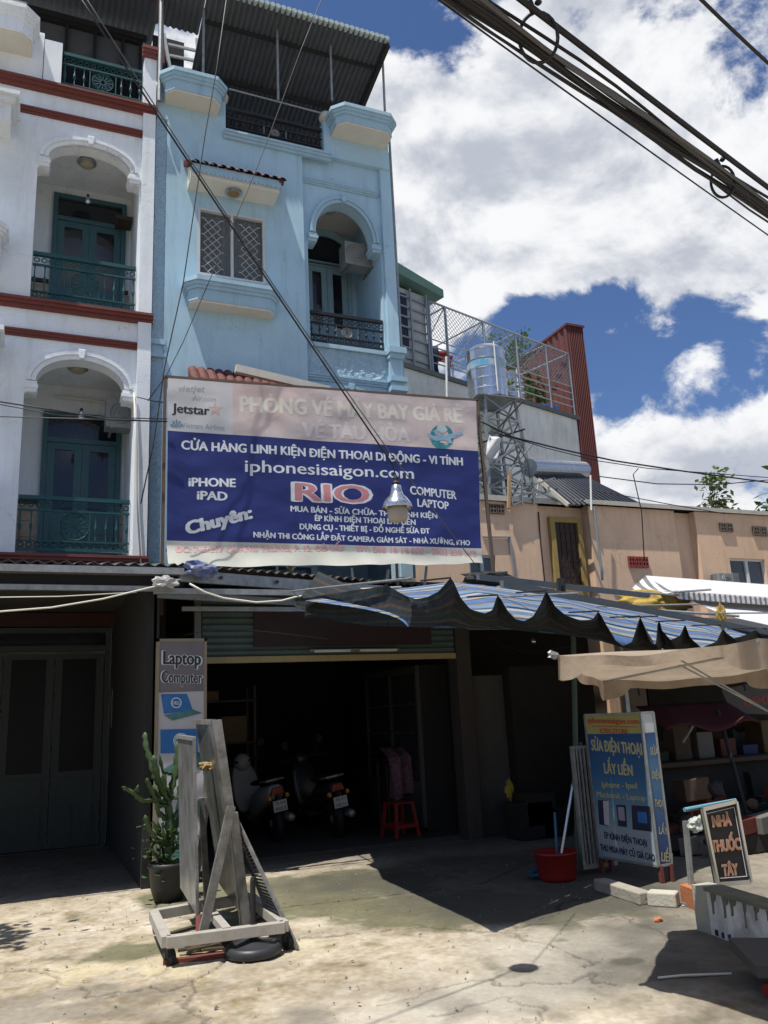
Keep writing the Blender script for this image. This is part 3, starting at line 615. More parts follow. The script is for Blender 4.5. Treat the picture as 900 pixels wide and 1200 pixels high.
# left part of the front (flush), with the window opening
wx0, wx1, wz0, wz1 = 1.98, 3.0, 8.01, 9.12
obj('front_wall', MB().slab([[(BX0+.16, 3.7), (BC, 3.7), (BC, zt2), (BX0+.16, zt2)], [(wx0, wz0), (wx0, wz1), (wx1, wz1), (wx1, wz0)]], FY, FY+.22), M_blue, bl)
def rough(name, x0, x1, y, z0, z1, a=.03, st=.022):
    f = lambda u, v: (x0+(x1-x0)*u, y - a*max(0, noise.noise(Vector(((x0+(x1-x0)*u)*17, (z0+(z1-z0)*v)*17, 2)))+.25*noise.noise(Vector(((x0+(x1-x0)*u)*45, (z0+(z1-z0)*v)*45, 5)))), z0+(z1-z0)*v)
    return obj(name, MB().grid(f, int((x1-x0)/st), int((z1-z0)/st)), M_bluerough, bl, smooth=True, recalc=False)
for za, zb in ((3.6, 6.62), (6.9, zt2)):
    obj('roughcast_backing', MB().box(BX0, BX0+.159, FY+.03, FY+.25, za, zb), M_bluerough, bl); rough('roughcast_strip', BX0, BX0+.159, FY+.028, za, zb)
cap_ = MB()
for a, b, o in ((6.62, 6.68, .07), (6.68, 6.74, .03), (6.74, 6.82, .01), (6.82, 6.9, .05)): cap_.box(BX0-.0-o*.2, BX0+.16+o*.4, FY+.03-o, FY+.24, a, b)
obj('pilaster_cap', cap_, M_bluetrim, bl)
# right part set back 12 cm with the arched balcony
RY = FY+.10; rx0, rx1 = 3.72, 4.97
a2z0 = 7.20
def blue_arch(z0, ztop, apex, zi):
    zs = zi+.18
    lp = arch_loop(rx0, rx1, z0, zs, .13, zi, apex-zs)
    path = [(BC+.001, z0), lp[0]] + list(reversed(lp[2:])) + [lp[1], (BX1-.0, z0), (BX1-.0, ztop), (BC+.001, ztop)]
    obj('front_wall', MB().slab([path], RY, RY+.22), M_blue, bl)
    arch_trim(bl, rx0, rx1, zs, .13, zi, apex-zs, RY, M_bluetrim, .1)
blue_arch(a2z0, zt2, pz(405, 240, RY), pz(360, 278, RY)-.08)
blue_arch(3.6, 6.62, pz(408, 452, RY)-.12, 5.7)
obj('front_wall', MB().box(BC+.001, BX1, RY+.0, RY+.22, 6.621, 7.199), M_bluerough, bl)
rough('roughcast_panel', BC+.02, BX1-.17, RY-.003, 6.72, 7.14)
obj('string_course', cornice(BC+.0, BX1-.2, RY, 6.60, 6.70, .06), M_bluetrim, bl)
obj('string_course', cornice(BC+.0, BX1-.2, RY, 10.0, 10.09, .06), M_bluetrim, bl)
obj('corner_pilaster', MB().box(BX1-.16, BX1+.03, RY-.06, RY+.24, 7.26, 10.9).box(BX1-.16, BX1+.03, RY-.06, RY+.24, 3.6, 6.52), M_blue, bl)
q = MB()
for a, b, o in ((6.52, 6.6, .10), (6.6, 6.68, .04), (6.68, 6.76, .10), (6.76, 7.08, .02), (7.08, 7.16, .07), (7.16, 7.26, .11)): q.box(BX1-.17-o*.3, BX1+.04+o*.4, RY-.07-o, RY+.25, a, b)
obj('pilaster_cap', q, M_bluetrim, bl)
obj('balcony_sill', MB().box(rx0-.02, rx1+.02, RY-.05, RY+.3, a2z0-.05, a2z0+.015), M_bluetrim, bl)
railing(bl, rx0+.01, rx1-.01, RY+.05, a2z0+.02, 7.78, M_blackiron, mr=mat('silver_rosette', (.22, .21, .2), .5, .4))
by = RY+1.2
obj('recess_back_wall', MB().box(rx0-.2, rx1+.2, by, by+.1, 6.9, 9.99), M_blue, bl)
obj('recess_ceiling', MB().box(rx0-.1, rx1+.1, RY+.2205, by-.001, 9.98, 10.06), M_cream, bl)
obj('recess_side_wall', MB().box(rx0-.12, rx0-.02, RY+.2205, by-.001, 6.9, 9.979).box(rx1+.02, rx1+.12, RY+.2205, by-.001, 6.9, 9.979), M_blue, bl)
obj('balcony_floor', MB().box(rx0-.1, rx1+.1, RY+.2205, by-.001, 7.0, 7.19), M_blue, bl)
M_doorgrey = mat('blue_grey_door', (.24, .36, .40), .6, nscale=6)
bdx0, bdx1 = 4.0, 5.05
bd = french_door(bl, pxx(356, 380, by-.05), pxx(412, 380, by-.05)+.02, by, 7.2, pz(390, 309, by-.05), M_doorgrey, trans=.1)
bcx = (pxx(356, 380, by-.05)+pxx(412, 380, by-.05))/2; bz = pz(390, 309, by-.05)
obj('fanlight', MB().slab([arc(bcx, bz, .50, 0, 180, 16)], by-.05, by-.03), M_glass, bl)
obj('fanlight_moulding', MB().slab([arc(bcx, bz, .62, 0, 180, 16)+arc(bcx, bz, .50, 180, 0, 16)], by-.09, by-.0), M_bluetrim, bl)
downlight(bl, 4.3, RY+.5, 9.98, .11)
aircon('air conditioner hanging high inside the arched balcony of the blue house', 4.78, RY+.55, 8.95, .55, .42, .3)
# window with two sashes, lace curtain and lattice grille
wd = obj('window', MB().slab([[(wx0, wz0), (wx1, wz0), (wx1, wz1), (wx0, wz1)], [(wx0+.035, wz0+.035), (wx0+.035, wz1-.035), (2.475, wz1-.035), (2.475, wz0+.035)], [(2.51, wz0+.035), (2.51, wz1-.035), (wx1-.035, wz1-.035), (wx1-.035, wz0+.035)]], FY+.0-.015, FY+.05), mat('window_white', (.55, .56, .56), .5), bl)
obj('pane', MB().box(wx0+.02, wx1-.02, FY+.06, FY+.065, wz0+.02, wz1-.02), mat('window_glass', (.2, .22, .22), .05, alpha=.35), wd)
cu = MB().grid(lambda u, v: (wx0+.05+u*(wx1-wx0-.1), FY+.13+.025*math.sin(u*60+math.sin(v*4)*.6)+.01*math.sin(u*131), wz0+.03+v*(wz1-wz0-.06)), 120, 6)
obj('curtain', cu, mat('lace_curtain', (.26, .25, .24), .95, nscale=30), wd)
gl = MB()
for (a, b) in ((wx0+.06, 2.37), (2.60, wx1-.06)):
    cx = (a+b)/2; zz = wz0+.03; hw = .13; st = .27
    for s_ in (-1, 1):
        pts = []; z = zz; k = 0
        while z < wz1-.04: pts.append((cx+s_*(hw if k % 2 else -.0), FY+.035, z)); z += st/2; k += 1
        gl.tube(pts, .007, 4)
        for p in pts[1::2]:
            gl.tube([p, (cx+s_*(b-a)/2, FY+.035, p[2]+.0)], .007, 4)
        pts2 = [(cx+s_*(0 if (i % 2) else hw)*.999, FY+.042, zz+i*st/2) for i in range(k)]
        gl.tube(pts2, .007, 4)
obj('lattice_grille', gl, mat('grille_white', (.5, .5, .5), .5), wd)
flower_box(bl, 1.83, 3.10, FY, 7.44, 7.80, .27, M_bluetrim, M_cream)
# tiled hood above the window
hx0, hx1, hz = 1.82, 3.14, 9.385
hd = obj('window_hood', MB().slab([[(0, hz), (.36, hz+.0), (.36, hz+.20), (0, hz+.42)]], hx0, hx1, (Vector((0, FY, 0)), Vector((0,-1,0)), Vector((1,0,0)), Vector((0,0,1)))), M_cream, bl)
db = MB().box(hx0-.02, hx1+.02, FY-.385, FY-.361, hz+.08, hz+.20)
for i in range(20): db.box(hx0+.03+i*.065, hx0+.065+i*.065, FY-.40, FY-.3855, hz+.05, hz+.09)
obj('dentil_band', db, M_bluetrim, hd)
obj('round_lamp', MB().lathe([(.13, 0), (.135, -.03), (.10, -.04)], ((hx0+hx1)/2, FY-.18, hz+.0), 24), M_steel, hd)
obj('lamp_glass', MB().lathe([(.098, -.035), (.08, -.05), (.03, -.06)], ((hx0+hx1)/2, FY-.18, hz+.0), 24), mat('amber_glass', (.25, .17, .07), .3), hd)
tl = MB().add(*(lambda: ([( .065*math.cos(math.pi*j/6)*s_, yy, .045*math.sin(math.pi*j/6)) for yy in (-.17, .17) for s_ in (1,) for j in range(7)], [(j, j+1, j+8, j+7) for j in range(6)]))())
tme = mesh_of(tl, M_tile)
tro = []
sl_ = math.atan2(.22, .36)
for r_ in range(2):
    for i in range(11):
        o = bpy.data.objects.new('roof_tile', tme); COL.objects.link(o); o.parent = hd
        o.location = Vector((hx0-.02+.068+i*.131, FY-.42+.15*math.cos(sl_)+r_*.2, hz+.20+.03+r_*.12+.05)) - wpos(hd); o.rotation_euler = (sl_+.08, random.uniform(-.04, .04), random.uniform(-.03, .03))
for zz, yy in ((.20, -.36), (.29, -.22), (.37, -.10)):
    for x in (hx0-.03, hx1+.03):
        obj('end_tile', MB().lathe([(.05, 0), (.05, .07)], (x-.035, FY+yy, hz+zz), 10, axis=(1, 0, 0)), M_tile, hd)
# terrace: parapet boxes, railing, ledge
obj('terrace_ledge', cornice(2.36, 4.12, FY, zt2-.12, zt2+.005, .10), M_bluetrim, bl)
obj('terrace_floor', MB().box(BX0, BX1, FY+.2205, FY+5, zt2-.2, zt2-.003), M_blue, bl)
obj('terrace_parapet', MB().box(BX0, 2.40, FY+.0, FY+.18, zt2+.001, 11.10), M_blue, bl); obj('terrace_parapet', MB().box(4.02, BX1, FY+.0, FY+.18, zt2+.001, 11.19), M_blue, bl)
flower_box(bl, BX0+.09, 2.29, FY, 10.79, 11.14, .35, M_bluetrim, M_cream, 'corner_planter')
flower_box(bl, 4.13, BX1-.05, FY, 10.91, 11.23, .40, M_bluetrim, M_cream, 'corner_planter')
railing(bl, 2.42, 4.0, FY+.06, zt2+.01, 11.05, M_blackiron, mr=mat('silver_rosette', (.22, .21, .2)))
for x in (2.34, 4.08): obj('post_ball', MB().lathe([(.03, 0), (.10, .03), (.115, .10), (.09, .17), (.03, .21)], (x, FY+.05, 11.10 if x < 3 else 11.19), 16), mat('stone_ball', (.5, .47, .4), .8), bl, smooth=True)
obj('handrail', MB().tube([at(268, 104, y=FY), at(378, 133, y=FY)], .015), M_metal, bl)
# room behind the terrace
obj('terrace_room_wall', MB().box(BX0, BX1, FY+2.2, FY+2.4, zt2, 13.0), mat('blue_grey_wall', (.34, .40, .42), .9, streak=.3), bl)  # plain blue-grey wall with streaks
obj('round_vent', MB().lathe([(.14, 0), (.14, .05)], at(299, 103, y=FY+2.15), 16, axis=(0, -1, 0)), M_dark, bl)
fr = MB()
for i in range(4): fr.bar(at(197+1*i, 52+13*i, y=FY+1.2), at(232, 60+12*i, y=FY+1.2), .04)
fr.bar(at(192, 40, y=FY+1.2), at(200, 85, y=FY+1.2), .05); fr.bar(at(231, 46, y=FY+1.2), at(235, 90, y=FY+1.2), .06)
obj('ladder_frame', fr, mat('pale_paint', (.5, .52, .52), .6), bl)
obj('water_barrel', MB().box(at(200, 60, y=FY+1.6).x, at(240, 60, y=FY+1.6).x+.3, FY+1.5, FY+1.9, zt2, 12.05), M_tin, bl)
# corrugated canopy over the terrace, rising to the front
cA = at(232, -14, y=FY-.35); cB = at(449, 50, y=FY-.35)
zc0 = (cA.z+cB.z)/2; zb0 = 12.25
cx0, cx1 = 2.05, 5.13; n = 34
cg = MB()
for i in range(n):
    x = cx0+i*(cx1-cx0)/n; w_ = (cx1-cx0)/n
    for a in range(6):
        xa, xb = x+w_*a/6, x+w_*(a+1)/6; za, zb = .022*math.sin(2*math.pi*a/6), .022*math.sin(2*math.pi*(a+1)/6)
        cg.add([(xa, FY-.4, zc0+za), (xb, FY-.4, zc0+zb), (xb, FY+2.1, zb0+zb), (xa, FY+2.1, zb0+za)], [(0,1,2,3)])
canopy = obj('terrace_canopy', cg, M_tin, bl, solid=.006, smooth=False)
ed_ = MB()
for i in range(n):
    x = cx0+(i+.25)*(cx1-cx0)/n; ed_.lathe([(.042, 0), (.045, .02), (.045, .09), (.042, .1)], (x, FY-.45, zc0+.02), 8, axis=(0, 1, 0))
obj('ridge_edge', ed_, M_tingreen, canopy)
obj('purlin', MB().bar((cx0, FY+.1, zc0-.14), (cx1, FY+.1, zc0-.14), .05).bar((cx0, FY+1.0, (zc0+zb0)/2-.12), (cx1, FY+1.0, (zc0+zb0)/2-.12), .06).bar((cx0, FY+1.9, zb0-.05), (cx1, FY+1.9, zb0-.05), .06).bar((cx1-.03, FY-.38, zc0-.06), (cx1-.03, FY+2.0, zb0-.06), .07), M_dark, canopy)
for px0, py0, px1, py1 in ((240, 6, 238, 86), (324, 26, 326, 118), (387, 42, 389, 118), (446, 55, 451, 130)):
    p = at(px1, py1, y=FY-.02); obj('canopy_post', MB().tube([(p.x, FY-.02, p.z), (p.x, FY-.05, zc0-.05)], .022, 8), M_metal, bl)
obj('canopy_post', MB().tube([(4.98, FY+1.3, zt2+.7), (4.98, FY+1.3, 12.4)], .02, 8).bar((4.6, FY+1.3, zt2+1.1), (5.3, FY+.8, zt2+1.15), .02), M_metal, bl)
obj('canopy_brace', MB().tube([at(300, 94, y=FY+1.9), at(318, 40, y=FY+.6)], .015), M_metal, bl)
obj('rust_plate', MB().box(5.0, 5.08, FY+.5, FY+.52, 11.4, 11.75), M_rust, bl)
# left neighbour canopy between white and blue roofs
obj('canopy_extension', corr(1.30, 2.04, FY-.4, zc0-.0, FY+.42, zc0-.12, 8, .02), M_tin, bl, solid=.006)
obj('dark_louvre', MB().box(1.42, 1.95, FY+1.25, FY+1.3, at(200, 80, y=FY+1.25).z-.3, at(200, 46, y=FY+1.25).z), M_dark, bl)
obj('side_canopy', MB().bar(at(160, -8, y=FY+.3), at(240, 18, y=FY+.3), .06).bar(at(188, 2, y=FY), at(190, 75, y=FY), .07), M_rust, bl)
# tiled awning low on the front + white metal flashing
tA = at(228, 440, y=FY-.05); 
t2 = obj('tiled_awning', MB().slab([[(0, 5.85), (.85, 5.60), (.85, 5.70), (0, 6.47)]], 1.86, 3.35, (Vector((0, FY, 0)), Vector((0,-1,0)), Vector((1,0,0)), Vector((0,0,1)))), M_tile, bl)
sl2 = math.atan2(.77, .85)
for r_ in range(6):
    for i in range(12):
        o = bpy.data.objects.new('roof_tile', tme); COL.objects.link(o); o.parent = t2; t_ = r_/5
        o.location = Vector((1.92+i*.126, FY-.82+.80*t_+.03, 5.75+.74*t_+.02)) - wpos(t2); o.rotation_euler = (sl2, random.uniform(-.04, .04), 0)
fl = MB().bar(at(276, 432, y=FY-.5), at(386, 458, y=FY-.5), .08, .11, up=(0, 0, 1))
obj('awning_flashing', fl, mat('cream_metal', (.6, .58, .5), .6, streak=.3), bl)
# rear body and flank of the blue house
obj('house_body', MB().box(BX0, BX1, FY+1.45, FY+11, 3.4, zt2-.21), M_blue, bl)
obj('side_wall', MB().box(BX1-.12, BX1, RY+.2205, FY+1.449, 3.6, zt2-.21), M_blue, bl)
obj('rain_pipe', MB().tube([(BX1+.08, FY+.1, 11.4), (BX1+.08, FY+.1, 3.6)], .022, 6), M_metal, bl)

# ------------------------------------------------------------------ phone shop under the blue house
SY = 10.2                                            # shutter plane
sh = thing('phone_shop_front', (3.6, SY, 0), 'open dark shop bay with green roller shutter pushed up under the big blue banner', 'shop front')
sx0, sx1 = 1.70, 5.47; hz0, hz1 = 2.33, 3.22
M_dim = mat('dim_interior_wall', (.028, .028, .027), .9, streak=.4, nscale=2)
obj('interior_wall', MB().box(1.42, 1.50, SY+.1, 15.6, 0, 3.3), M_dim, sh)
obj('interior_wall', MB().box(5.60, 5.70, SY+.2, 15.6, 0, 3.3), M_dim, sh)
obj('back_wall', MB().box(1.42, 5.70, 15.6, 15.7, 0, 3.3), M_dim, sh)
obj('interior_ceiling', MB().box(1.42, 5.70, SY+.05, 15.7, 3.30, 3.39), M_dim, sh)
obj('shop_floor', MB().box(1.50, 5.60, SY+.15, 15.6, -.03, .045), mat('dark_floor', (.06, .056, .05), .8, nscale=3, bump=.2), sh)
share('shutter_slat', mesh_of(MB().slab([[(0, 0), (-.018, .02), (-.018, .055), (0, .078)]], sx0+.22, sx1-.12, (Vector((0,0,0)), Vector((0,1,0)), Vector((1,0,0)), Vector((0,0,1)))), M_shutter), [(0, SY, hz0+.085+i*.08) for i in range(10)], sh)
obj('shutter_backing', MB().box(sx0+.22, sx1-.12, SY+.01, SY+.03, hz0+.06, hz1), M_shutter, sh)
obj('bottom_bar', MB().box(sx0+.21, sx1-.11, SY-.035, SY+.03, hz0, hz0+.075), M_yellowed, sh)
obj('guide_post', MB().box(sx0+.12, sx0+.20, SY-.05, SY+.06, 0, 3.1), mat('pale_post', (.20, .21, .2), .7, streak=.4), sh)
obj('guide_post', MB().box(sx1-.1, sx1+.12, SY-.03, SY+.22, 0, 2.95), mat('brown_post', (.06, .05, .045), .8, streak=.5), sh)
obj('dark_panel', MB().box(2.55, 5.0, SY-.045, SY-.03, 2.52, 3.0), mat('dark_maroon_panel', (.035, .022, .022), .7), sh)
tb = obj('tube_light', MB().box(pxx(363, 757, SY-.1), pxx(467, 760, SY-.1), SY-.12, SY-.06, 2.44, 2.475), mat('lamp_body', (.22, .21, .19), .5), sh)
tbx0, tbx1 = pxx(363, 757, SY-.1), pxx(467, 760, SY-.1); tbm = (tbx0+tbx1)/2
obj('lamp_tube', MB().tube([(tbx0+.05, SY-.14, 2.45), (tbm-.08, SY-.14, 2.45)], .018, 8), M_screen, tb)
obj('lamp_tube', MB().tube([(tbm+.05, SY-.14, 2.45), (tbx1-.05, SY-.14, 2.45)], .018, 8), M_screen, tb)
# glazed display cabinet and shelves in the dark
cb = thing('display_cabinet', (4.9, 11.6, 0), 'tall glass-fronted cabinet against the right wall inside the dark shop', 'cabinet')
M_cab = mat('cabinet_dark', (.07, .07, .068), .5)
obj('cabinet_frame', MB().slab([[(10.9, .1), (12.9, .1), (12.9, 2.3), (10.9, 2.3)], [(10.96, .7), (10.96, 2.2), (11.86, 2.2), (11.86, .7)], [(11.94, .7), (11.94, 2.2), (12.84, 2.2), (12.84, .7)]], 5.08, 5.14, (Vector((0,0,0)), Vector((0,1,0)), Vector((1,0,0)), Vector((0,0,1)))), M_cab, cb)
obj('cabinet_body', MB().box(5.15, 5.58, 10.9, 12.9, .05, 2.3), M_dim, cb)
for z in (.95, 1.35, 1.75): obj('shelf', MB().box(5.10, 5.149, 10.96, 12.84, z, z+.02), M_metal, cb)
for a in (10.96, 11.94): obj('pane', MB().box(5.10, 5.105, a, a+.9, .7, 2.2), mat('cabinet_glass', (.05, .055, .06), .12, alpha=.5), cb)
sv = thing('steel_shelf_rack', (2.6, 13.6, 0), 'metal shelf rack with boxes against the back left of the dark shop', 'shelf rack')
for x in (1.75, 3.35):
    for y in (13.4, 13.9): obj('upright', MB().box(x, x+.04, y, y+.04, .05, 2.2), M_cab, sv)
for z in (.6, 1.3, 1.95): obj('shelf', MB().box(1.75, 3.39, 13.4, 13.94, z, z+.03), M_cab, sv)
for i, (x, w_, h_, z) in enumerate(((1.8, .5, .35, 1.33), (2.4, .35, .25, 1.33), (2.85, .4, .4, 1.33), (1.85, .6, .4, .63), (2.7, .55, .3, .63), (1.9, .9, .15, 1.98))):
    b_ = tag(obj('cardboard_box', MB().box(x, x+w_, 13.45, 13.85, z, z+h_), mat('cardboard', (.24, .18, .11), .9), None, bevel=.008), ['wide brown carton at the left of the middle shelf in the dark shop', 'small brown carton in the middle of the middle shelf in the dark shop', 'tall brown carton at the right of the middle shelf in the dark shop', 'large brown carton on the left of the low shelf in the dark shop', 'brown carton on the right of the low shelf in the dark shop', 'flat long carton lying on the top shelf in the dark shop'][i], 'box', 'cartons on the shelf rack')

# ------------------------------------------------------------------ scooters parked in the shop
def make_scooter(kind, label, loc, rz, plate, white):
    r = thing('scooter', (0,0,0), label, 'scooter', 'scooters parked inside the shop')
    body = mat('scooter_white', (.34, .35, .35), .35) if white else mat('scooter_black', (.02, .02, .024), .25)
    red = mat('tail_red', (.2, .012, .012), .2); 
    for y, rad in ((.26, .25), (1.46, .26)):
        w_ = obj('wheel', MB().lathe([(rad*.55, -.045), (rad*.9, -.05), (rad, -.025), (rad, .025), (rad*.9, .05), (rad*.55, .045)], (0, y, rad), 28, axis=(1,0,0)), M_black, r, smooth=True)
        sp = MB().lathe([(.05, -.055), (.05, .055)], (0, y, rad), 12, axis=(1,0,0))
        for a in range(5): sp.bar((0, y, rad), (0, y+rad*.6*math.cos(a*1.2566), rad+rad*.6*math.sin(a*1.2566)), .03, .03)
        obj('rim', sp, M_metal, w_)
    def loft(name, secs, m):
        """secs: (y, zc, half width, half height)"""
        n = 14; vs = []
        for y, zc, hw, hh in secs:
            for j in range(n):
                a = 2*math.pi*j/n; ca, sa = math.cos(a), math.sin(a)
                vs.append((hw*math.copysign(abs(ca)**.7, ca), y, zc+hh*math.copysign(abs(sa)**.8, sa)))
        fs = [(i*n+j, i*n+(j+1) % n, (i+1)*n+(j+1) % n, (i+1)*n+j) for i in range(len(secs)-1) for j in range(n)]
        fs += [tuple(range(n-1,-1,-1)), tuple((len(secs)-1)*n+j for j in range(n))]
        o = obj(name, MB().add(vs, fs), m, r, smooth=True); md = o.modifiers.new('s', 'SUBSURF'); md.levels = md.render_levels = 1; return o
    loft('tail_body', [(-.03, .70, .07, .05), (.02, .66, .12, .10), (.2, .62, .16, .14), (.5, .56, .17, .16), (.8, .45, .15, .16), (.95, .36, .12, .08)], body)
    loft('seat', [(.03, .80, .09, .02), (.1, .81, .13, .04), (.35, .80, .14, .045), (.6, .76, .13, .045), (.85, .74, .09, .03)], M_black)
    obj('footboard', MB().box(-.16, .16, .85, 1.22, .25, .32), M_black, r, bevel=.02)
    loft('leg_shield', [(1.18, .40, .20, .14), (1.24, .62, .22, .26), (1.30, .84, .18, .16), (1.36, 1.0, .10, .06)], body)
    loft('front_fender', [(1.24, .40, .06, .05), (1.40, .53, .08, .05), (1.58, .50, .07, .04), (1.70, .38, .04, .03)], body)
    loft('rear_fender', [(-.06, .40, .07, .02), (0, .50, .08, .05), (.12, .55, .08, .04)], M_black)
    obj('fork', MB().bar((-.08, 1.46, .26), (-.06, 1.30, .85), .03).bar((.08, 1.46, .26), (.06, 1.30, .85), .03), M_metal, r)
    hb = obj('handlebar', MB().tube([(-.33, 1.12, 1.02), (-.15, 1.20, 1.05), (0, 1.24, 1.0), (.15, 1.20, 1.05), (.33, 1.12, 1.02)], .016, 8), M_black, r)
    obj('headlight_cowl', MB().lathe([(.05, -.08), (.12, -.04), (.13, .04), (.08, .09)], (0, 1.27, 1.02), 14, axis=(0, 1, 0)), body, r, smooth=True)
    for s_ in (-1, 1):
        mi = obj('mirror', MB().tube([(s_*.2, 1.18, 1.05), (s_*.26, 1.14, 1.22)], .007, 6).lathe([(.055, -.012), (.06, 0), (.05, .012)], (s_*.27, 1.13, 1.26), 12, axis=(0, 1, 0)), M_black, r)
        obj('indicator', MB().lathe([(.02, 0), (.035, .02), (.02, .05)], (s_*.11, -.02, .60), 10, axis=(s_, -.6, 0)), mat('amber_lens', (.5, .2, .03), .2), r)
    obj('taillight', MB().slab([[(-.10, .63), (.10, .63), (.06, .73), (-.06, .73)]], -.055, .03), red, r, bevel=.012)
    obj('grab_rail', MB().tube([(-.12, .25, .80), (-.12, 0, .82), (0, -.07, .83), (.12, 0, .82), (.12, .25, .80)], .014, 8), M_metal, r)
    obj('exhaust', MB().lathe([(.03, 0), (.055, .03), (.055, .36), (.02, .45)], (.15, -.05, .30), 12, axis=(0, 1, .05)), M_metal, r, smooth=True)
    P = obj('number_plate', MB().box(-.095, .095, -.075, -.068, .42, .56), mat('plate_white', (.5, .5, .48), .5), r)
    obj('plate_holder', MB().box(-.03, .03, -.066, .02, .45, .62), M_black, r)
    for k, t_ in enumerate(plate):
        gv, gf, _w = glyphs(t_, .012); z0 = .50 if k == 0 else .432
        obj('lettering', MB().add([(-.075+x*.15, -.077, z0+y*.05) for x, y in gv], gf), M_black, P, recalc=False)
    r.location = loc; r.rotation_euler = (0, math.radians(-8), math.radians(rz)); return r
make_scooter(0, 'white scooter leaning to the left inside the dark shop bay', (3.20, 11.25, .05), 5, ('70-K4', '8883'), True)
make_scooter(1, 'black scooter beside the white one inside the dark shop bay', (3.98, 11.05, .05), 2, ('76-F1', '008.54'), False)

# ------------------------------------------------------------------ stools
def stool(loc, m, label, h=.44, grp=None, rz=10):
    r = thing('plastic_stool', (0,0,0), label, 'stool', grp); w = .15; b = .18
    obj('seat', MB().box(-w, w, -w, w, h-.03, h), m, r, bevel=.012)
    for sx in (-1, 1):
        for sy in (-1, 1):
            obj('leg', MB().bar((sx*b, sy*b, 0), (sx*(w-.02), sy*(w-.02), h-.02), .045, .035), m, r)
    for a, c_ in (((-1,-1),(1,-1)), ((1,-1),(1,1)), ((1,1),(-1,1)), ((-1,1),(-1,-1))):
        obj('stretcher', MB().bar((a[0]*.172, a[1]*.172, .14), (c_[0]*.172, c_[1]*.172, .14), .015, .05), m, r)
    r.location = loc; r.rotation_euler = (0, 0, math.radians(rz)); return r
stp = at(469, 980, z=.05)
stool(stp, M_plastic_red, 'red plastic stool in front of the flowered cloth inside the shop')
# table under a flowered cloth behind the stool
cp0 = at(473, 900, y=11.3)
cl = thing('covered_chair', (cp0.x, 11.45, .05), 'chair draped with a purple flowered cloth behind the red stool', 'chair')
cm = mat('flowered_cloth', (.11, .035, .06), .9, col2=(.18, .13, .14), nscale=26, amt=1)
obj('cloth', MB().grid(lambda u, v: (cp0.x-.26+.52*u+.02*math.sin(u*22+v*3), 11.45-.22+.05*math.sin(u*17)+(.3*max(0, v-.75)*4), .50+v*.72-.04*math.sin(u*9)*(1-v)-(.2*max(0, v-.75))), 40, 20), cm, cl, solid=.01, smooth=True)
for sx in (-.2, .2):
    for sy in (0, .35): obj('leg', MB().box(cp0.x+sx-.015, cp0.x+sx+.015, 11.45+sy-.02, 11.45+sy+.02, .05, .95), M_wood, cl)
obj('seat', MB().box(cp0.x-.22, cp0.x+.22, 11.42, 11.85, .46, .5), M_wood, cl)

# ------------------------------------------------------------------ street canopy (beams, gutter, roof sheets)
ca = thing('street_canopy', (1, 9.3, 2.9), 'long grey metal canopy with beams running over the white doorway and the shop', 'canopy')
CY = 9.2
zt_ = pz(100, 664, CY); zb_ = pz(100, 672, CY)
cxl = -3.2; cxr = pxx(215, 668, CY)
obj('gutter', MB().box(cxl, cxr, CY-.06, CY+.06, zb_, zt_), M_metal, ca)
obj('beam', MB().box(cxl, cxr+.02, CY+.08, CY+.16, pz(100, 683, CY), zb_-.002), M_dark, ca)
obj('beam', MB().box(cxl, cxr-.1, CY-.02, CY+.04, pz(100, 692, CY), pz(100, 686, CY)), M_metal, ca)
# roof sheets, corrugated, from the walls down to the gutter
obj('roof_sheet', corr(cxl, cxr, CY-.05, zt_+.03, FY-.08, zt_+.33, 34), M_tin, ca, solid=.008)
# the part over the shop recedes slightly to the right
B0 = at(210, 671, y=CY); dv = Vector((.957, .29, 0)).normalized()
B1 = B0 + dv*4.75; zB = B0.z
def beam2(name, z0, z1, off, m, s0=0, s1=4.75, t=.05):
    a = B0+dv*s0; b = B0+dv*s1; nn = Vector((-dv.y, dv.x, 0)); zc = (z0+z1)/2
    return obj(name, MB().bar((a+nn*off).xy.to_3d()+Vector((0,0,zc)), (b+nn*off).xy.to_3d()+Vector((0,0,zc)), t, z1-z0), m, ca)
beam2('beam', zB-.10, zB+.03, 0, M_metal)
beam2('beam', zB-.24, zB-.16, .35, M_metal, -.1, 4.6)
for i in range(6):
    p = B0+dv*(.5+i*.75); obj('bolt', MB().lathe([(.02, 0), (.02, .03)], p+Vector((.01, -.03, -.03)), 8, axis=(0, -1, 0)), M_dark, ca)
m = MB(); n = 40
for i in range(n*4):
    a = B0+dv*(i/(n*4)*5.1); b = B0+dv*((i+1)/(n*4)*5.1); z0 = zB+.08+.02*math.sin(2*math.pi*i/4); z1 = zB+.08+.02*math.sin(2*math.pi*(i+1)/4)
    m.add([(a.x, a.y-.06, z0), (b.x, b.y-.06, z1), (b.x, FY+.0, z1+.16), (a.x, FY+.0, z0+.16)], [(0,1,2,3)])
obj('roof_sheet', m, mat('old_brown_roof', (.07, .06, .055), .85, nscale=4), ca, solid=.01)
obj('cross_beam', MB().box(pxx(180, 694, CY), pxx(385, 696, CY)+.9, CY+.0, CY+.05, pz(300, 697, CY), pz(300, 690.5, CY)), M_metal, ca)
obj('tie_bar', MB().box(pxx(213, 714, SY-.3), pxx(470, 714, SY-.3), SY-.32, SY-.27, pz(300, 716.5, SY-.3), pz(300, 711.5, SY-.3)), M_metal, ca)
for x_ in (pxx(186, 720, CY+.05),): obj('support_post', MB().box(x_-.015, x_+.015, CY+.3, CY+.33, 0, zB-.2), M_dark, ca)
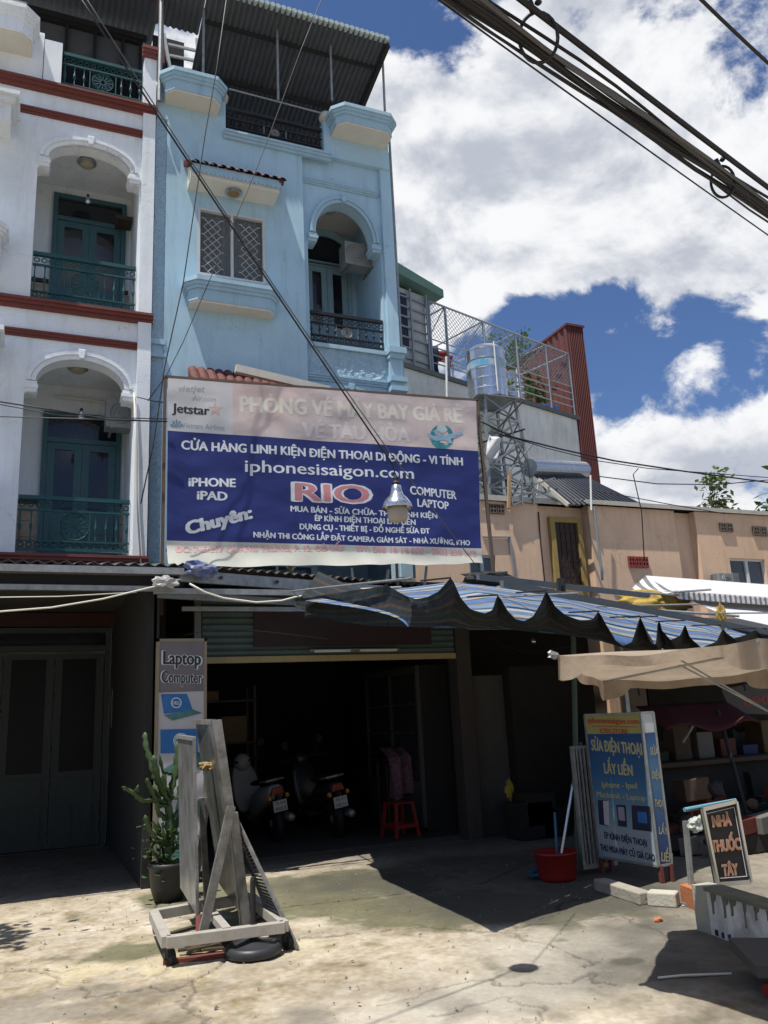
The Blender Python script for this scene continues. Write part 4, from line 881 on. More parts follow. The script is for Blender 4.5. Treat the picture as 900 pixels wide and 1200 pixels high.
# struts and posts in the gap under the banner
st = MB()
for px0, py0, px1, py1 in ((325, 664, 324, 682), (335, 662, 352, 682), (345, 664, 330, 680), (412, 666, 414, 684), (455, 668, 452, 690), (500, 664, 497, 690), (548, 672, 554, 694)): st.bar(at(px0, py0, y=10.15), at(px1, py1, y=10.05), .03)
obj('strut', st, M_metal, ca)['kind'] = 'stuff'
# crumpled tarp roll on the beam and a plastic rag
def crumple(c, r, sq=(1,1,1), seed=0, n=3):
    bm = bmesh.new(); bmesh.ops.create_icosphere(bm, subdivisions=n, radius=1)
    for v in bm.verts:
        k = noise.fractal(v.co*1.9+Vector((seed*7.1, 3, 1)), .9, 2, 4)*.55; v.co = v.co*(1+k)
    mb = MB().add([Vector(c)+Vector((v.co.x*sq[0], v.co.y*sq[1], v.co.z*sq[2]))*r for v in bm.verts], [tuple(v.index for v in f.verts) for f in bm.faces]); bm.free(); return mb
M_tarpblue = mat('blue_tarp', (.05, .08, .22), .5, col2=(.3, .33, .4), nscale=9, amt=.8)
tag(obj('tarp_bundle', crumple(at(236, 668, y=CY-.05), .1, (1.7, .8, .85), 2), M_tarpblue), 'crumpled blue tarp bundle on the end of the canopy beam', 'tarp')
tag(obj('plastic_rag', crumple(at(195, 682, y=CY-.1), .07, (1.9, .5, .9), 5), mat('pale_plastic', (.55, .55, .53), .5, trans=.3)), 'pale plastic rag knotted on the cable at the beam corner', 'rag')

# ------------------------------------------------------------------ the big banner
bn = thing('shop_banner', (3.7, 10, 3.4), 'large blue printed phone-shop banner stretched on a frame below the blue house', 'banner')
BY = 10.0
cTL, cTR, cBR, cBL = at(197, 443, y=BY), at(558, 470, y=BY), at(565, 661, y=BY), at(195, 667, y=BY)
def bnoise(x, z):
    v = (z-3.45)/2.5; 
    d = .022*noise.noise(Vector((x*1.3, z*1.6, 3))) + .010*noise.noise(Vector((x*3.2+z*2, z*4-x, 8))) + .007*abs(math.sin(x*2.1+z*3.7))*noise.noise(Vector((x*1.1, z*1.3, 12)))
    lowz = max(0, 1-(z-3.40)/.34)
    d += lowz**1.3*.17 + lowz*.028*math.sin(x*9+z*6+math.sin(x*3.1)*2) + max(0, 1-(z-3.4)/.9)*.012*math.sin(x*5.3-z*11)
    return d
bf = Face((0, BY, 0), (1,0,0), (0,0,1), lambda a, b: bnoise(a, b))
def banner_strip(name, v0, v1, u0, u1, m, nv, nu=120):
    def P(u, v):
        U = u0+(u1-u0)*u
        l = cTL.lerp(cBL, v0[0]+(v1[0]-v0[0])*v); r_ = cTR.lerp(cBR, v0[1]+(v1[1]-v0[1])*v); p = l.lerp(r_, U)
        return bf.pos(p.x, p.z + (.03*math.sin(U*21)*max(0, v-.7)+.02*math.sin(U*47)*max(0, v-.7) if name == 'cloth_bottom' else 0))
    return obj(name.replace('_bottom', '').replace('_top', ''), MB().grid(P, nu, nv), m, bn, smooth=True, recalc=False)
yl = (507-443)/(667-443); yr = (531-470)/(661-470); bl_ = (635-443)/224; br_ = (643.5-470)/191
LX = .185
M_bb = mat('banner_blue', (.022, .034, .17), .5, col2=(.016, .025, .13), nscale=3, trans=.1, bump=.5, bscale=2.6, bdist=.03)
M_bp = mat('banner_faded_pink', (.58, .52, .51), .7, col2=(.66, .46, .40), nscale=.8, trans=.15, bump=.5, bscale=2.6, bdist=.03, streak=.2)
M_bw = mat('banner_white', (.62, .62, .62), .7, col2=(.55, .55, .56), nscale=4, trans=.2)
M_bc = mat('banner_cream', (.70, .70, .62), .7, col2=(.6, .62, .5), nscale=4, trans=.35)
banner_strip('cloth_top', (0, 0), (yl, yr), 0, LX, M_bw, 50, 60)
banner_strip('cloth_top', (0, 0), (yl, yr), LX, 1, M_bp, 50, 260)
banner_strip('cloth', (yl, yr), (bl_, br_), 0, 1, M_bb, 110, 320)
banner_strip('cloth_bottom', (bl_, br_), (1, 1), 0, 1, M_bc, 40, 400)
obj('banner_frame', MB().bar(cTL+Vector((-.04, .05, .03)), cTR+Vector((.05, .05, .03)), .04).bar(cTL+Vector((-.03, .05, .03)), Vector((cTL.x-.03, 10.05, 2.9)), .04).bar(cTR+Vector((.04, .05, .03)), Vector((cTR.x+.1, 10.05, 2.9)), .04).bar(cBL+Vector((0, .07, .25)), cBR+Vector((0, .07, .25)), .035).bar((3.0, 10.06, 3.2), (3.0, 10.06, cTL.z), .03).bar((4.5, 10.06, 3.2), (4.5, 10.06, cTL.z), .03), mat('rusty_frame', (.13, .09, .07), .8, nscale=14), bn)
L_w = mat('print_white', (.66, .70, .72), .6, nscale=9); L_cr = mat('print_faded_cream', (.64, .61, .50), .7, col2=(.60, .54, .51), nscale=1.2, amt=1); L_fw = mat('print_faded_white', (.62, .58, .56), .7); L_bk = mat('print_black', (.03, .03, .035), .6)
L_gr = mat('print_grey', (.40, .38, .40), .6); L_rd = mat('print_faded_red', (.60, .28, .28), .6, col2=(.66, .45, .42), nscale=8, amt=.8); L_te = mat('print_teal', (.18, .30, .38), .6)
L_rio = mat('print_pink_red', (.55, .22, .24), .6)
T = lambda *a, **k: bf.text(*a, parent=bn, cuts=3, **{**dict(d=.0011), **k})
T('vietjet', (209, 459), (240, 459.5), 8, L_gr, bold=.02, shear=.2)
T('Air.com', (225, 469), (253, 471), 6.2, L_gr, bold=.01, shear=.2)
T('Jetstar', (202, 483), (245, 486.5), 11, L_bk, bold=.03)
bf.poly([(252+(9 if i % 2 == 0 else 3.6)*math.sin(i*math.pi/5), 480-(9 if i % 2 == 0 else 3.6)*math.cos(i*math.pi/5)) for i in range(10)], mat('print_faded_orange', (.52, .38, .33), .6), bn, 'star_emblem', .0015)
T('Vietnam Airlines', (213, 501), (263, 504.5), 6.5, L_te, bold=0)
for i in range(5):
    a = (i-2)*.6; bf.poly([(207, 501), (207+7*math.sin(a-.22), 501-8*math.cos(a-.22)), (207+8*math.sin(a), 501-10*math.cos(a)), (207+7*math.sin(a+.22), 501-8*math.cos(a+.22))], L_te, bn, 'lotus_petal', .0015)
T('PHÒNG VÉ MÁY BAY GIÁ RẺ', (282, 482), (542, 495), 19, L_cr, bold=.045)
T('VÉ TÀU HỎA', (355, 511.5), (480, 517.5), 17, L_fw, bold=.045)
T('CỬA HÀNG LINH KIỆN ĐIỆN THOẠI DI ĐỘNG - VI TÍNH', (213, 526), (542, 545.5), 10.8, L_w, bold=.035)
T('iphonesisaigon.com', (287.5, 552.5), (485, 561), 14.5, L_w, bold=.012)
T('iPHONE', (221.5, 569.5), (276, 570.5), 10.5, L_w, bold=.035)
T('iPAD', (231.5, 585), (266, 586.5), 10.5, L_w, bold=.035)
T('Chuyên:', (220.5, 626), (296, 607), 15, L_w, bold=.05, shear=.1)
T('RIO', (345, 587), (434, 590.5), 23, L_w, bold=.055, name='lettering_outline')
bf.text('RIO', (347, 586), (432, 589.3), 21, L_rio, bn, bold=.022, d=.0022, cuts=3)
T('COMPUTER', (481, 579), (535, 585), 10, L_w, bold=.03)
T('LAPTOP', (489.6, 593.5), (526, 597), 9.5, L_w, bold=.03)
T('MUA BÁN - SỬA CHỮA- THAY LINH KIỆN', (341, 599), (512, 607.5), 6.8, L_w, bold=.035)
T('ÉP KÍNH ĐIỆN THOẠI LẤY LIỀN', (369.6, 610), (487, 615), 6.8, L_w, bold=.035)
T('DỤNG CỤ - THIẾT BỊ - ĐỒ NGHỀ SỬA ĐT', (351.7, 620), (503, 625.5), 6.8, L_w, bold=.035)
T('NHẬN THI CÔNG LẮP ĐẶT CAMERA GIÁM SÁT - NHÀ XƯỞNG, KHO', (297, 630), (551, 639), 6.8, L_w, bold=.035)
T('ĐC: 745/217 QUANG TRUNG, P. 12, GÒ VẤP', (205.6, 648), (403, 645.5), 8, L_rd, bold=.03, d=.0035)
T('ĐT: 098 18 19 000 - 0902 838 342', (418, 646), (558, 652), 7.5, L_rd, bold=.03, d=.0035)
# globe and airliner emblem
GC = (517.6, 512)
bf.poly([(GC[0]+14*math.cos(a*math.pi/14), GC[1]+14.5*math.sin(a*math.pi/14)) for a in range(28)], mat('print_globe', (.03, .16, .24), .5, col2=(.05, .28, .22), nscale=7, amt=1), bn, 'globe_emblem', .002)
bf.poly([(GC[0]-5, GC[1]-14.5), (GC[0]+3, GC[1]-15), (GC[0]+7, GC[1]-8), (GC[0]+1, GC[1]-4), (GC[0]-6, GC[1]-8)], mat('print_pale_sea', (.42, .50, .52), .5), bn, 'globe_land', .0026)
bf.poly([(502, 513), (500, 508), (503, 508), (507, 511), (520, 511), (534, 507), (541, 506), (543, 508), (538, 511), (524, 516), (510, 517)], mat('print_plane_blue', (.25, .38, .48), .5), bn, 'airliner_emblem', .0034)
bf.poly([(520, 514), (526, 520), (530, 520), (527, 512)], mat('print_plane_blue', (.25, .38, .48)), bn, 'airliner_wing', .004)
bf.poly([(514, 512), (506, 505), (510, 505), (521, 510)], mat('print_plane_blue', (.25, .38, .48)), bn, 'airliner_wing', .004)

# ------------------------------------------------------------------ laptop sign
lp_ = thing('upright_laptop_sign', (1.75, 9.45, 0), 'tall narrow white sign lettered Laptop Computer with pictures of blue laptops by the shop bay', 'sign')
LY = 9.45
lf = Face((0, LY-.03, 0), (1,0,0), (0,0,1))
x0, x1 = pxx(184, 900, LY), pxx(238, 900, LY); zt3 = pz(210, 752, LY); zb3 = .12
obj('panel', MB().box(x0, x1, LY-.028, LY+.0, zb3, zt3), mat('sign_white', (.50, .50, .52), .5, nscale=2, streak=.3), lp_)
fm = MB().box(x0-.03, x0, LY-.04, LY+.04, .0, zt3+.03).box(x1, x1+.03, LY-.04, LY+.04, .0, zt3+.03).box(x0-.03, x1+.03, LY-.04, LY+.04, zt3, zt3+.03)
obj('sign_frame', fm, mat('sign_frame_tan', (.28, .23, .16), .7, nscale=9), lp_)
zg = pz(210, 811, LY)
obj('grey_header', MB().box(x0+.003, x1-.003, LY-.031, LY-.0285, zg, zt3-.003), mat('print_mid_grey', (.17, .16, .165), .6, nscale=5), lp_)
lf2 = Face((0, LY-.031, 0), (1,0,0), (0,0,1))
for (b_, mm, dd) in ((.07, L_w, .002), (.03, L_bk, .0035)):
    e_ = 1 if b_ > .05 else 0
    lf2.text('Laptop', (191.5-e_, 778), (235+e_, 779), 16, mm, lp_, bold=b_, d=dd)
    lf2.text('Computer', (189.5-e_, 799.5), (236.5+e_, 800.5), 14, mm, lp_, bold=b_*.8, d=dd)
M_lb = mat('print_screen_blue', (.02, .13, .36), .4, col2=(.03, .2, .5), nscale=9); M_lt = mat('print_teal_base', (.05, .16, .17), .5, col2=(.14, .3, .3), nscale=14)
lf2.poly([(188.5, 813.5), (219, 813), (226, 832.5), (192, 836.5)], M_lb, lp_, 'laptop_screen', .002); lf2.poly([(192, 838), (226, 831.5), (237, 835.5), (202, 844.5)], M_lt, lp_, 'laptop_base', .003)
lf2.poly([(188, 855), (231, 854), (232, 882), (188, 883)], M_lb, lp_, 'laptop_screen', .002)
def ring(face, cx, cy, r, w, m, par):
    ps = [(cx+r*math.cos(a*math.pi/12), cy+r*math.sin(a*math.pi/12)) for a in range(24)]; qs_ = [(cx+(r-w)*math.cos(a*math.pi/12), cy+(r-w)*math.sin(a*math.pi/12)) for a in range(24)]
    A_ = [face.ab(*p) for p in ps+qs_]
    obj('ring_emblem', MB().add([face.pos(a, b, .0045) for a, b in A_], [(i, (i+1) % 24, 24+(i+1) % 24, 24+i) for i in range(24)]), m, par, recalc=False)
ring(lf2, 206.5, 823.5, 6.3, 1.2, L_w, lp_); ring(lf2, 212, 868, 9, 1.3, L_w, lp_)
lf2.text('DELL', (202, 825.5), (211, 825.5), 4, L_w, lp_, d=.0045); lf2.text('DELL', (205.5, 870.5), (218.5, 870.5), 5.5, L_w, lp_, d=.0045)
for py_ in (903, 960, 1000):
    lf2.poly([(189, py_), (205, py_-10), (234, py_-2), (216, py_+8)], M_lt, lp_, 'laptop_base', .002); lf2.poly([(205, py_-11), (210, py_-28), (238, py_-20), (234, py_-3)], mat('print_dark_teal', (.03, .10, .13), .5), lp_, 'laptop_screen', .003)

# ------------------------------------------------------------------ potted cactus beside the laptop sign
pc = at(197, 1058, z=0); pc = Vector((pc.x+.02, pc.y+.12, 0))
pt = thing('potted_cactus', pc, 'tall branching cactus in a black pot beside the laptop sign', 'potted plant')
obj('pot', MB().lathe([(.13, 0), (.17, .12), (.19, .30), (.205, .31), (.205, .345), (.18, .345), (.165, .29), (.02, .28)], pc, 24), mat('black_pot', (.02, .022, .024), .5, nscale=9), pt, smooth=True)
M_cact = mat('cactus_green', (.045, .085, .028), .55, col2=(.022, .05, .016), nscale=12)
def cactus_arm(pts, r):
    """ribbed stem: three deep ribs, rounded end"""
    n = 9; P = [Vector(p) for p in pts]; vs = []; 
    k = len(P)
    for i, p in enumerate(P):
        d = (P[min(i+1, k-1)]-P[max(i-1, 0)]).normalized(); a = d.cross(Vector((0, 1, .1))).normalized(); b = d.cross(a)
        t = i/(k-1); rr = r*(.75+.25*math.sin(i*2.4))*(1 if t < .85 else .35 if t >= .999 else .85)*(.6 if i == 0 else 1)
        for j in range(n):
            q = rr*(1.5 if j % 3 == 0 else .5); vs.append(p+(a*math.cos(2*math.pi*j/n)+b*math.sin(2*math.pi*j/n))*q)
    fs = [(i*n+j, i*n+(j+1) % n, (i+1)*n+(j+1) % n, (i+1)*n+j) for i in range(k-1) for j in range(n)] + [tuple(range(n-1,-1,-1)), tuple((k-1)*n+j for j in range(n))]
    return MB().add(vs, fs)
cyy = pc.y
def cpx(l, dy=0): return [at(px, py, y=cyy+dy*(i/len(l))) for i, (px, py) in enumerate(l)]
def dense(l, k=4):
    o = []
    for a, b in zip(l[:-1], l[1:]): o += [a.lerp(b, i/k) for i in range(k)]
    return o+[l[-1]]
for l, r, dy in (([(198,1022),(199,985),(199,950),(198,935)], .035, 0), ([(198,940),(190,925),(184,905),(180,885)], .032, -.1), ([(183,915),(178,895),(172,875),(170,858)], .026, .1), ([(199,935),(204,915),(208,895),(209,868)], .030, -.05),
                 ([(196,942),(182,938),(168,938),(152,925)], .020, -.1), ([(166,938),(160,932),(162,920)], .02, -.12), ([(160,930),(150,925),(143,922)], .018, -.1), ([(190,942),(185,930),(176,922),(172,912)], .022, -.15),
                 ([(199,960),(212,950),(218,935)], .024, .1), ([(199,990),(186,985),(176,972),(170,955)], .024, -.1), ([(182,985),(178,990),(176,1000)], .018, -.1), ([(199,1000),(212,990),(220,975)], .022, -.05), ([(198,1010),(186,1005),(178,995)], .02, -.15), ([(199,1012),(212,1008),(222,995)], .02, -.1), ([(204,915),(212,905),(214,892)], .018, .05)):
    obj('stem', cactus_arm(dense(cpx(l, dy)), r*1.1), M_cact, pt, smooth=True)
rq = random.Random(21)
for i in range(20):
    x0_, y0_ = 199+rq.uniform(-4, 4), rq.uniform(905, 1012); dx_ = rq.choice((-1, 1))*rq.uniform(8, 20); l = [(x0_, y0_), (x0_+dx_*.7, y0_-rq.uniform(0, 8)), (x0_+dx_, y0_-rq.uniform(14, 34))]
    obj('stem', cactus_arm(dense(cpx(l, rq.uniform(-.25, .2))), rq.uniform(.016, .026)), M_cact, pt, smooth=True)
lf_ = MB(); rnd = random.Random(3)
for i in range(260):
    c = at(rnd.gauss(197, 13), rnd.uniform(965, 1032), y=cyy+rnd.uniform(-.16, .16)); a = rnd.uniform(0, 6.28); L_ = rnd.uniform(.05, .11)
    d = Vector((math.cos(a), math.sin(a), rnd.uniform(-.3, .9))).normalized(); s_ = d.cross(Vector((0,0,1))).normalized()*L_*.22
    lf_.add([c, c+d*L_*.5+s_, c+d*L_, c+d*L_*.5-s_], [(0,1,2,3)])
tag(obj('foliage', lf_, M_leaf, pt, recalc=False), kind='stuff')
# shoe rack by the doorway
rk = thing('wire_shoe_rack', at(146, 995, z=0), 'thin metal shoe rack with shelves against the wall by the doorway', 'shoe rack')
ry = at(146, 992, z=0).y; rx0, rx1_ = pxx(133, 940, ry), pxx(155, 940, ry)
obj('rack_frame', MB().tube([(rx0, ry, 0), (rx0, ry, 1.05), (rx0+.05, ry, 1.18), (rx1_-.03, ry, 1.22), (rx1_, ry, 1.1), (rx1_, ry, 0)], .012, 6), M_metal, rk)
obj('rack_frame', MB().tube([(rx0, ry+.25, 0), (rx0, ry+.25, 1.05), (rx0+.05, ry+.25, 1.18), (rx1_-.03, ry+.25, 1.22), (rx1_, ry+.25, 1.1), (rx1_, ry+.25, 0)], .012, 6), M_metal, rk)
for z in (.12, .42, .72, 1.02):
    sh_ = MB()
    for i in range(5): sh_.bar((rx0, ry+i*.062, z), (rx1_, ry+i*.062, z), .01)
    obj('shelf', sh_, M_metal, rk)
    for x in (rx0+.06, rx1_-.10): obj('shoe', crumple((x+.03, ry+.12, z+.05), .05, (.7, 1.7, .6), int(z*10)+int(x*9), 2), M_dark, rk, smooth=True)
# notices on the reveal of the doorway
py0 = 12.9
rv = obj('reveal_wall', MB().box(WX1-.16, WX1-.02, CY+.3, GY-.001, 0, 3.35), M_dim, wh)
nb = thing('door_notices', (1.1, GY-.16, 1.9), 'dark number plate above framed red and white notice on the wall right of the doorway', 'notice')
obj('number_plate', MB().box(1.155, pxx(155, 795, GY), GY-.03, GY-.012, pz(140, 806, GY), pz(140, 791, GY)), mat('navy_plate', (.02, .025, .05), .5), nb)
obj('notice_frame', MB().box(1.16, pxx(154, 820, GY), GY-.03, GY-.012, pz(140, 852, GY), pz(140, 808, GY)), mat('notice_white', (.30, .30, .30), .6), nb)
obj('notice_print', MB().box(1.18, pxx(153, 820, GY)-.02, GY-.034, GY-.031, pz(140, 836, GY), pz(140, 823, GY)), mat('notice_red', (.2, .04, .02), .6), nb)

# ------------------------------------------------------------------ steel A-frame rack trolley
YN, YF = 6.85, 7.75
ct = thing('steel_rack_trolley', at(250, 1090, z=0), 'grey steel A-frame rack trolley holding leaning panels on the sunny concrete', 'trolley')
M_rack = mat('weathered_steel', (.27, .27, .255), .55, .4, col2=(.10, .09, .075), nscale=7, amt=.9, streak=.4, bump=.15)
a = at(195, 1104, z=.17); b = at(333, 1086, z=.17); c_ = at(180, 1072, z=.17); d_ = at(293, 1052, z=.17)
M_rackbase = mat('base_steel', (.40, .38, .34), .65, .2, col2=(.25, .22, .18), nscale=9)
for p, q in ((a, b), (b, d_), (d_, c_), (c_, a)): obj('base_rail', MB().bar(p, q, .07, .075), M_rackbase, ct, bevel=.004)
for p in (a, b, c_, d_):
    w_ = obj('caster', MB().bar(p+Vector((.03, .05, -.03)), p+Vector((.03, .05, -.11)), .03), M_dark, ct)
    obj('wheel', MB().lathe([(.02, -.018), (.055, -.018), (.055, .018), (.02, .018)], (p.x+.04, p.y+.07, .056), 16, axis=(1, .3, 0)), M_black, w_)
obj('cross_rail', MB().bar(a.lerp(b, .5)+Vector((0,0,.02)), c_.lerp(d_, .5)+Vector((0,0,.02)), .06, .05), M_rackbase, ct)
def panel(name, tln, tlf, bln, blf, th, m, par):
    """slab through four corners (near top, far top, near bottom, far bottom), thickness th to the right"""
    n_ = (tlf-tln).cross(bln-tln).normalized(); n_ = n_ if n_.x > 0 else -n_
    P = [tln, tlf, blf, bln]
    return obj(name, MB().add(P+[p+n_*th for p in P], [(0,1,2,3), (7,6,5,4), (0,4,5,1), (1,5,6,2), (2,6,7,3), (3,7,4,0)]), m, par)
# left upright panel
g1 = panel('left_panel', at(226, 866, y=YN), at(208, 863, y=YF), at(230, 1072, y=YN), at(211, 1040, y=YF), .022, mat('galvanised_sheet', (.36, .38, .39), .35, .6, col2=(.17, .165, .15), nscale=5, amt=.9, streak=.5), ct)
obj('edge_strip', MB().bar(at(227.5, 866, y=YN-.01), at(231.5, 1072, y=YN-.01), .022, .03, up=(0,1,0)), M_rack, ct)
obj('top_strip', MB().bar(at(227, 865.5, y=YN), at(209, 863, y=YF), .035, .03), M_metal, ct)
obj('red_leg', MB().bar(at(232, 1070, y=YN), at(233, 1122, y=YN-.15), .035), M_rust, ct)
# right leaning panel with its edge channel
g2 = panel('right_panel', at(245, 846, y=YN+.05), at(229, 846, y=YF), at(280, 1068, y=YN+.1), at(257, 1036, y=YF), .03, mat('galvanised_sheet', (.36,.37,.36)), ct)
obj('edge_channel', MB().bar(at(253, 844, y=YN), at(268, 950, y=YN), .07, .11, up=(0,1,0)), M_rack, ct)
obj('edge_channel', MB().bar(at(272, 952, y=YN-.03), at(288, 1086, y=YN-.0), .07, .10, up=(0,1,0)), M_rack, ct)
obj('top_channel', MB().bar(at(229, 846, y=YF), at(250, 846, y=YN+.02), .05, .04), M_rack, ct)
obj('diagonal_brace', MB().bar(at(271, 945, y=YN-.1), at(238, 1092, y=YN-.08), .065, .04, up=(0,1,0)), M_rack, ct)
obj('rear_brace', MB().bar(at(236, 935, y=YF+.05), at(243, 1060, y=YF+.05), .05, .05), M_rack, ct)
obj('rear_brace', MB().bar(at(243, 935, y=YF+.1), at(226, 1058, y=YF+.1), .05, .05), M_rack, ct)
# slatted mesh panel leaning on the right
mt_, mb1, mb2 = at(275, 955, y=YN+.02), at(349, 1112, z=.01), at(322, 1102, z=.01)
ms_ = MB(); far_t = at(273, 965, y=YN+.3); far_b = at(324, 1094, z=.01)
for i in range(34):
    t = (i+.5)/34; ms_.bar(mt_.lerp(mb1, t), far_t.lerp(far_b, t), .026, .008)
lad = obj('leaning_grating', ms_, M_rack, ct); lad['kind'] = 'stuff'
obj('grating_edge', MB().bar(mt_, mb1, .022, .022), M_rack, ct); obj('grating_edge', MB().bar(far_t, far_b, .022, .022), M_rack, ct)
ss = tag(obj('straw_tie', crumple(at(242, 898, y=YN+.3), .055, (1.2, .6, .6), 4), mat('straw', (.35, .25, .12), .9, nscale=60, amt=1)), 'wisp of dry straw tied on the leaning steel panel', 'straw')
bc = thing('red_steel_bar', at(230, 1122, z=0), 'flat rusty red steel bar on the concrete in front of the rack trolley', 'steel bar')
obj('bar', MB().bar(at(191, 1128, z=.02), at(272, 1118, z=.02), .05, .035), M_rust, bc, bevel=.003)
# loose wood and leaves under the trolley
for i in range(9):
    x0_, y0_ = random.uniform(1.05, 1.65), random.uniform(6.5, 7.2); a = random.uniform(-.5, .8)
    tag(obj('wood_scrap', MB().bar((x0_, y0_, .03+i*.004), (x0_+.35*math.cos(a), y0_+.35*math.sin(a), .04+i*.006), .05, .015), M_wood), 'thin dark wood scrap among the litter under the rack trolley', 'wood scrap', 'wood scraps under the trolley')
# umbrella base
ub = at(297, 1120, z=.0)
um = thing('umbrella_base', ub, 'round black umbrella base with short pole in front of the trolley', 'umbrella base')
obj('base_disc', MB().lathe([(.17, 0), (.20, .015), (.205, .05), (.19, .075), (.17, .08), (.165, .07), (.12, .078), (.06, .10), (.04, .11)], ub, 32), mat('black_plastic', (.03, .032, .036), .45, nscale=20), um, smooth=True)
obj('pole_socket', MB().lathe([(.028, .1), (.028, .22), (.02, .22), (.02, .50), (.015, .52)], ub, 12), M_black, um)
tag(obj('knob', MB().lathe([(.02, 0), (.03, .02), (.02, .04)], ub+Vector((.20, .1, 0)), 8), M_screen), 'small white pebble right beside the umbrella base', 'pebble')

# ------------------------------------------------------------------ bucket, mops, light-box sign
bk = at(668, 1035, z=0); bk = Vector((bk.x+.0, bk.y+.2, 0)); BS = .76
bu = thing('red_bucket', bk, 'big red plastic tub in the shade left of the light-box sign', 'bucket')
obj('tub', MB().lathe([(r*BS, h*.85) for r, h in ((.22, 0), (.235, .05), (.27, .28), (.285, .285), (.285, .31), (.262, .31), (.225, .06), (.02, .04))], bk, 28), M_plastic_red, bu, smooth=True)
tag(obj('blue_basin_rag', crumple(at(635, 1022, z=.06), .09, (1.4, 1, .5), 8), mat('teal_rag', (.02, .09, .14), .8)), 'crumpled blue cloth on the ground left of the red tub', 'cloth')
mo = thing('long_mop', bk, 'mop with a grey and green pole standing in the red tub', 'mop')
obj('pole', MB().tube([at(658, 1000, y=bk.y), at(671, 920, y=bk.y+.1)], .014, 8), M_steel, mo); obj('pole_grip', MB().tube([at(671, 920, y=bk.y+.1), at(681, 870, y=bk.y+.15)], .016, 8), M_teal, mo)
m2_ = thing('blue_broom', bk, 'short blue broom stick standing behind the red tub', 'broom')
obj('stick', MB().tube([at(653, 1003, y=bk.y+.1), at(650, 952, y=bk.y+.15)], .014, 8), mat('blue_plastic', (.02, .12, .22), .4), m2_)
obj('broom_head', crumple(at(652, 1015, y=bk.y+.12), .05, (1.3, .8, .8), 3), M_dark, m2_)
# box sign
sg = thing('light_box_sign', (5.0, 6.4, 0), 'standing blue and yellow light-box sign advertising phone repair in Vietnamese', 'sign')
BL = at(702, 999, y=7.3); BR = at(772, 1015, y=6.56); BL.z = BR.z = .155
ex = (BR-BL).normalized(); Hh = 1.365; Wd = (BR-BL).length; nz = Vector((0,0,1)); nn = nz.cross(ex); nn = nn if nn.dot(CAM-BL) > 0 else -nn
TLp = BL+nz*Hh; TH = .17
core = MB().add([BL, BR, BR-nn*TH, BL-nn*TH, BL+nz*Hh, BR+nz*Hh, BR-nn*TH+nz*Hh, BL-nn*TH+nz*Hh], [(0,3,2,1),(4,5,6,7),(0,1,5,4),(1,2,6,5),(2,3,7,6),(3,0,4,7)])
bx = obj('sign_box', core, mat('box_white', (.45, .46, .46), .5), sg)
fc = Face(BL+nn*.003, ex, nz)
def quadf(face, a0, a1, b0, b1, m, par, name, d=0.0, cols=None):
    o = obj(name, MB().grid(lambda u, v: face.pos(a0+(a1-a0)*u, b0+(b1-b0)*v, d), 1, 12), m, par, recalc=False)
    if cols:
        ca = o.data.color_attributes.new('Col', 'FLOAT_COLOR', 'POINT')
        for j in range(13):
            t = j/12; col_ = None
            for (t0, c0), (t1, c1) in zip(cols[:-1], cols[1:]):
                if t0 <= t <= t1: k_ = (t-t0)/(t1-t0); col_ = [c0[q]*(1-k_)+c1[q]*k_ for q in range(3)]; break
            for i in range(2): ca.data[j*2+i].color = (*col_, 1)
    return o
M_grad = mat('gradient_print', (.5, .5, .5), .45, attr=True, nscale=3, amt=.25)
yb = Hh*.865
quadf(fc, .0, Wd, 0, yb-.004, M_grad, sg, 'print_panel', .0, [(0, (.30, .35, .38)), (.2, (.28, .34, .38)), (.42, (.12, .22, .31)), (.62, (.025, .11, .24)), (1, (.012, .06, .18))])
quadf(fc, .0, Wd, yb, Hh, mat('print_yellow', (.36, .32, .10), .5, nscale=4), sg, 'yellow_header')
en_ = (-nn); fs_ = Face(BR+ex*.003, -nn, nz)
quadf(fs_, .0, TH, 0, yb-.004, M_grad, sg, 'print_panel', .0, [(0, (.014, .03, .12)), (.3, (.025, .07, .19)), (.7, (.06, .17, .29)), (1, (.014, .07, .2))])
quadf(fs_, .0, TH, yb, Hh, mat('print_pale', (.52, .55, .52), .5), sg, 'yellow_header'); 
bfm = MB()
for p, q in ((BL, BR), (BL+nz*Hh, BR+nz*Hh), (BR, BR+nz*Hh), (BL, BL+nz*Hh), (BR+nz*Hh, BR-nn*TH+nz*Hh), (BR-nn*TH, BR-nn*TH+nz*Hh), (BR, BR-nn*TH)): bfm.bar(p, q, .022)
obj('edge_trim', bfm, M_metal, sg)
for p in (BL-nn*.02, BR-nn*.02, BR-nn*(TH-.02), BL-nn*(TH-.02)): obj('leg', MB().bar(p+nz*.0, (p.x, p.y, 0), .035), M_rust, sg)
M_yl = mat('print_letter_yellow', (.42, .40, .22), .5); M_r2 = mat('print_letter_red', (.42, .04, .03), .5); M_navy = mat('print_letter_navy', (.015, .02, .05), .5)
def Tf(body, pl, pr, cap, m, f=fc, **k): f.text(body, pl, pr, cap, m, sg, d=.003, **k)
Tf('iphonesisaigon.com', (689.5, 847), (749, 848.5), 6.5, M_r2, bold=.02)
fc.poly([(694, 850.5), (747, 851.5), (747, 852.3), (694, 851.3)], M_r2, sg, 'rule_line', .003)
Tf('ICFIX.STORE', (703.5, 858.8), (736, 859.8), 5.5, M_r2, bold=.03)
Tf('SỬA ĐIỆN THOẠI', (694, 879), (753, 884.5), 13, M_yl, bold=.045)
Tf('LẤY LIỀN', (709, 906), (742, 909), 12.5, M_yl, bold=.045)
Tf('Iphone - Ipad', (706, 922.5), (747, 924), 7, M_yl, bold=.02)
Tf('Macbook - Laptop', (700, 933.5), (757, 938.5), 6.5, M_yl, bold=.02)
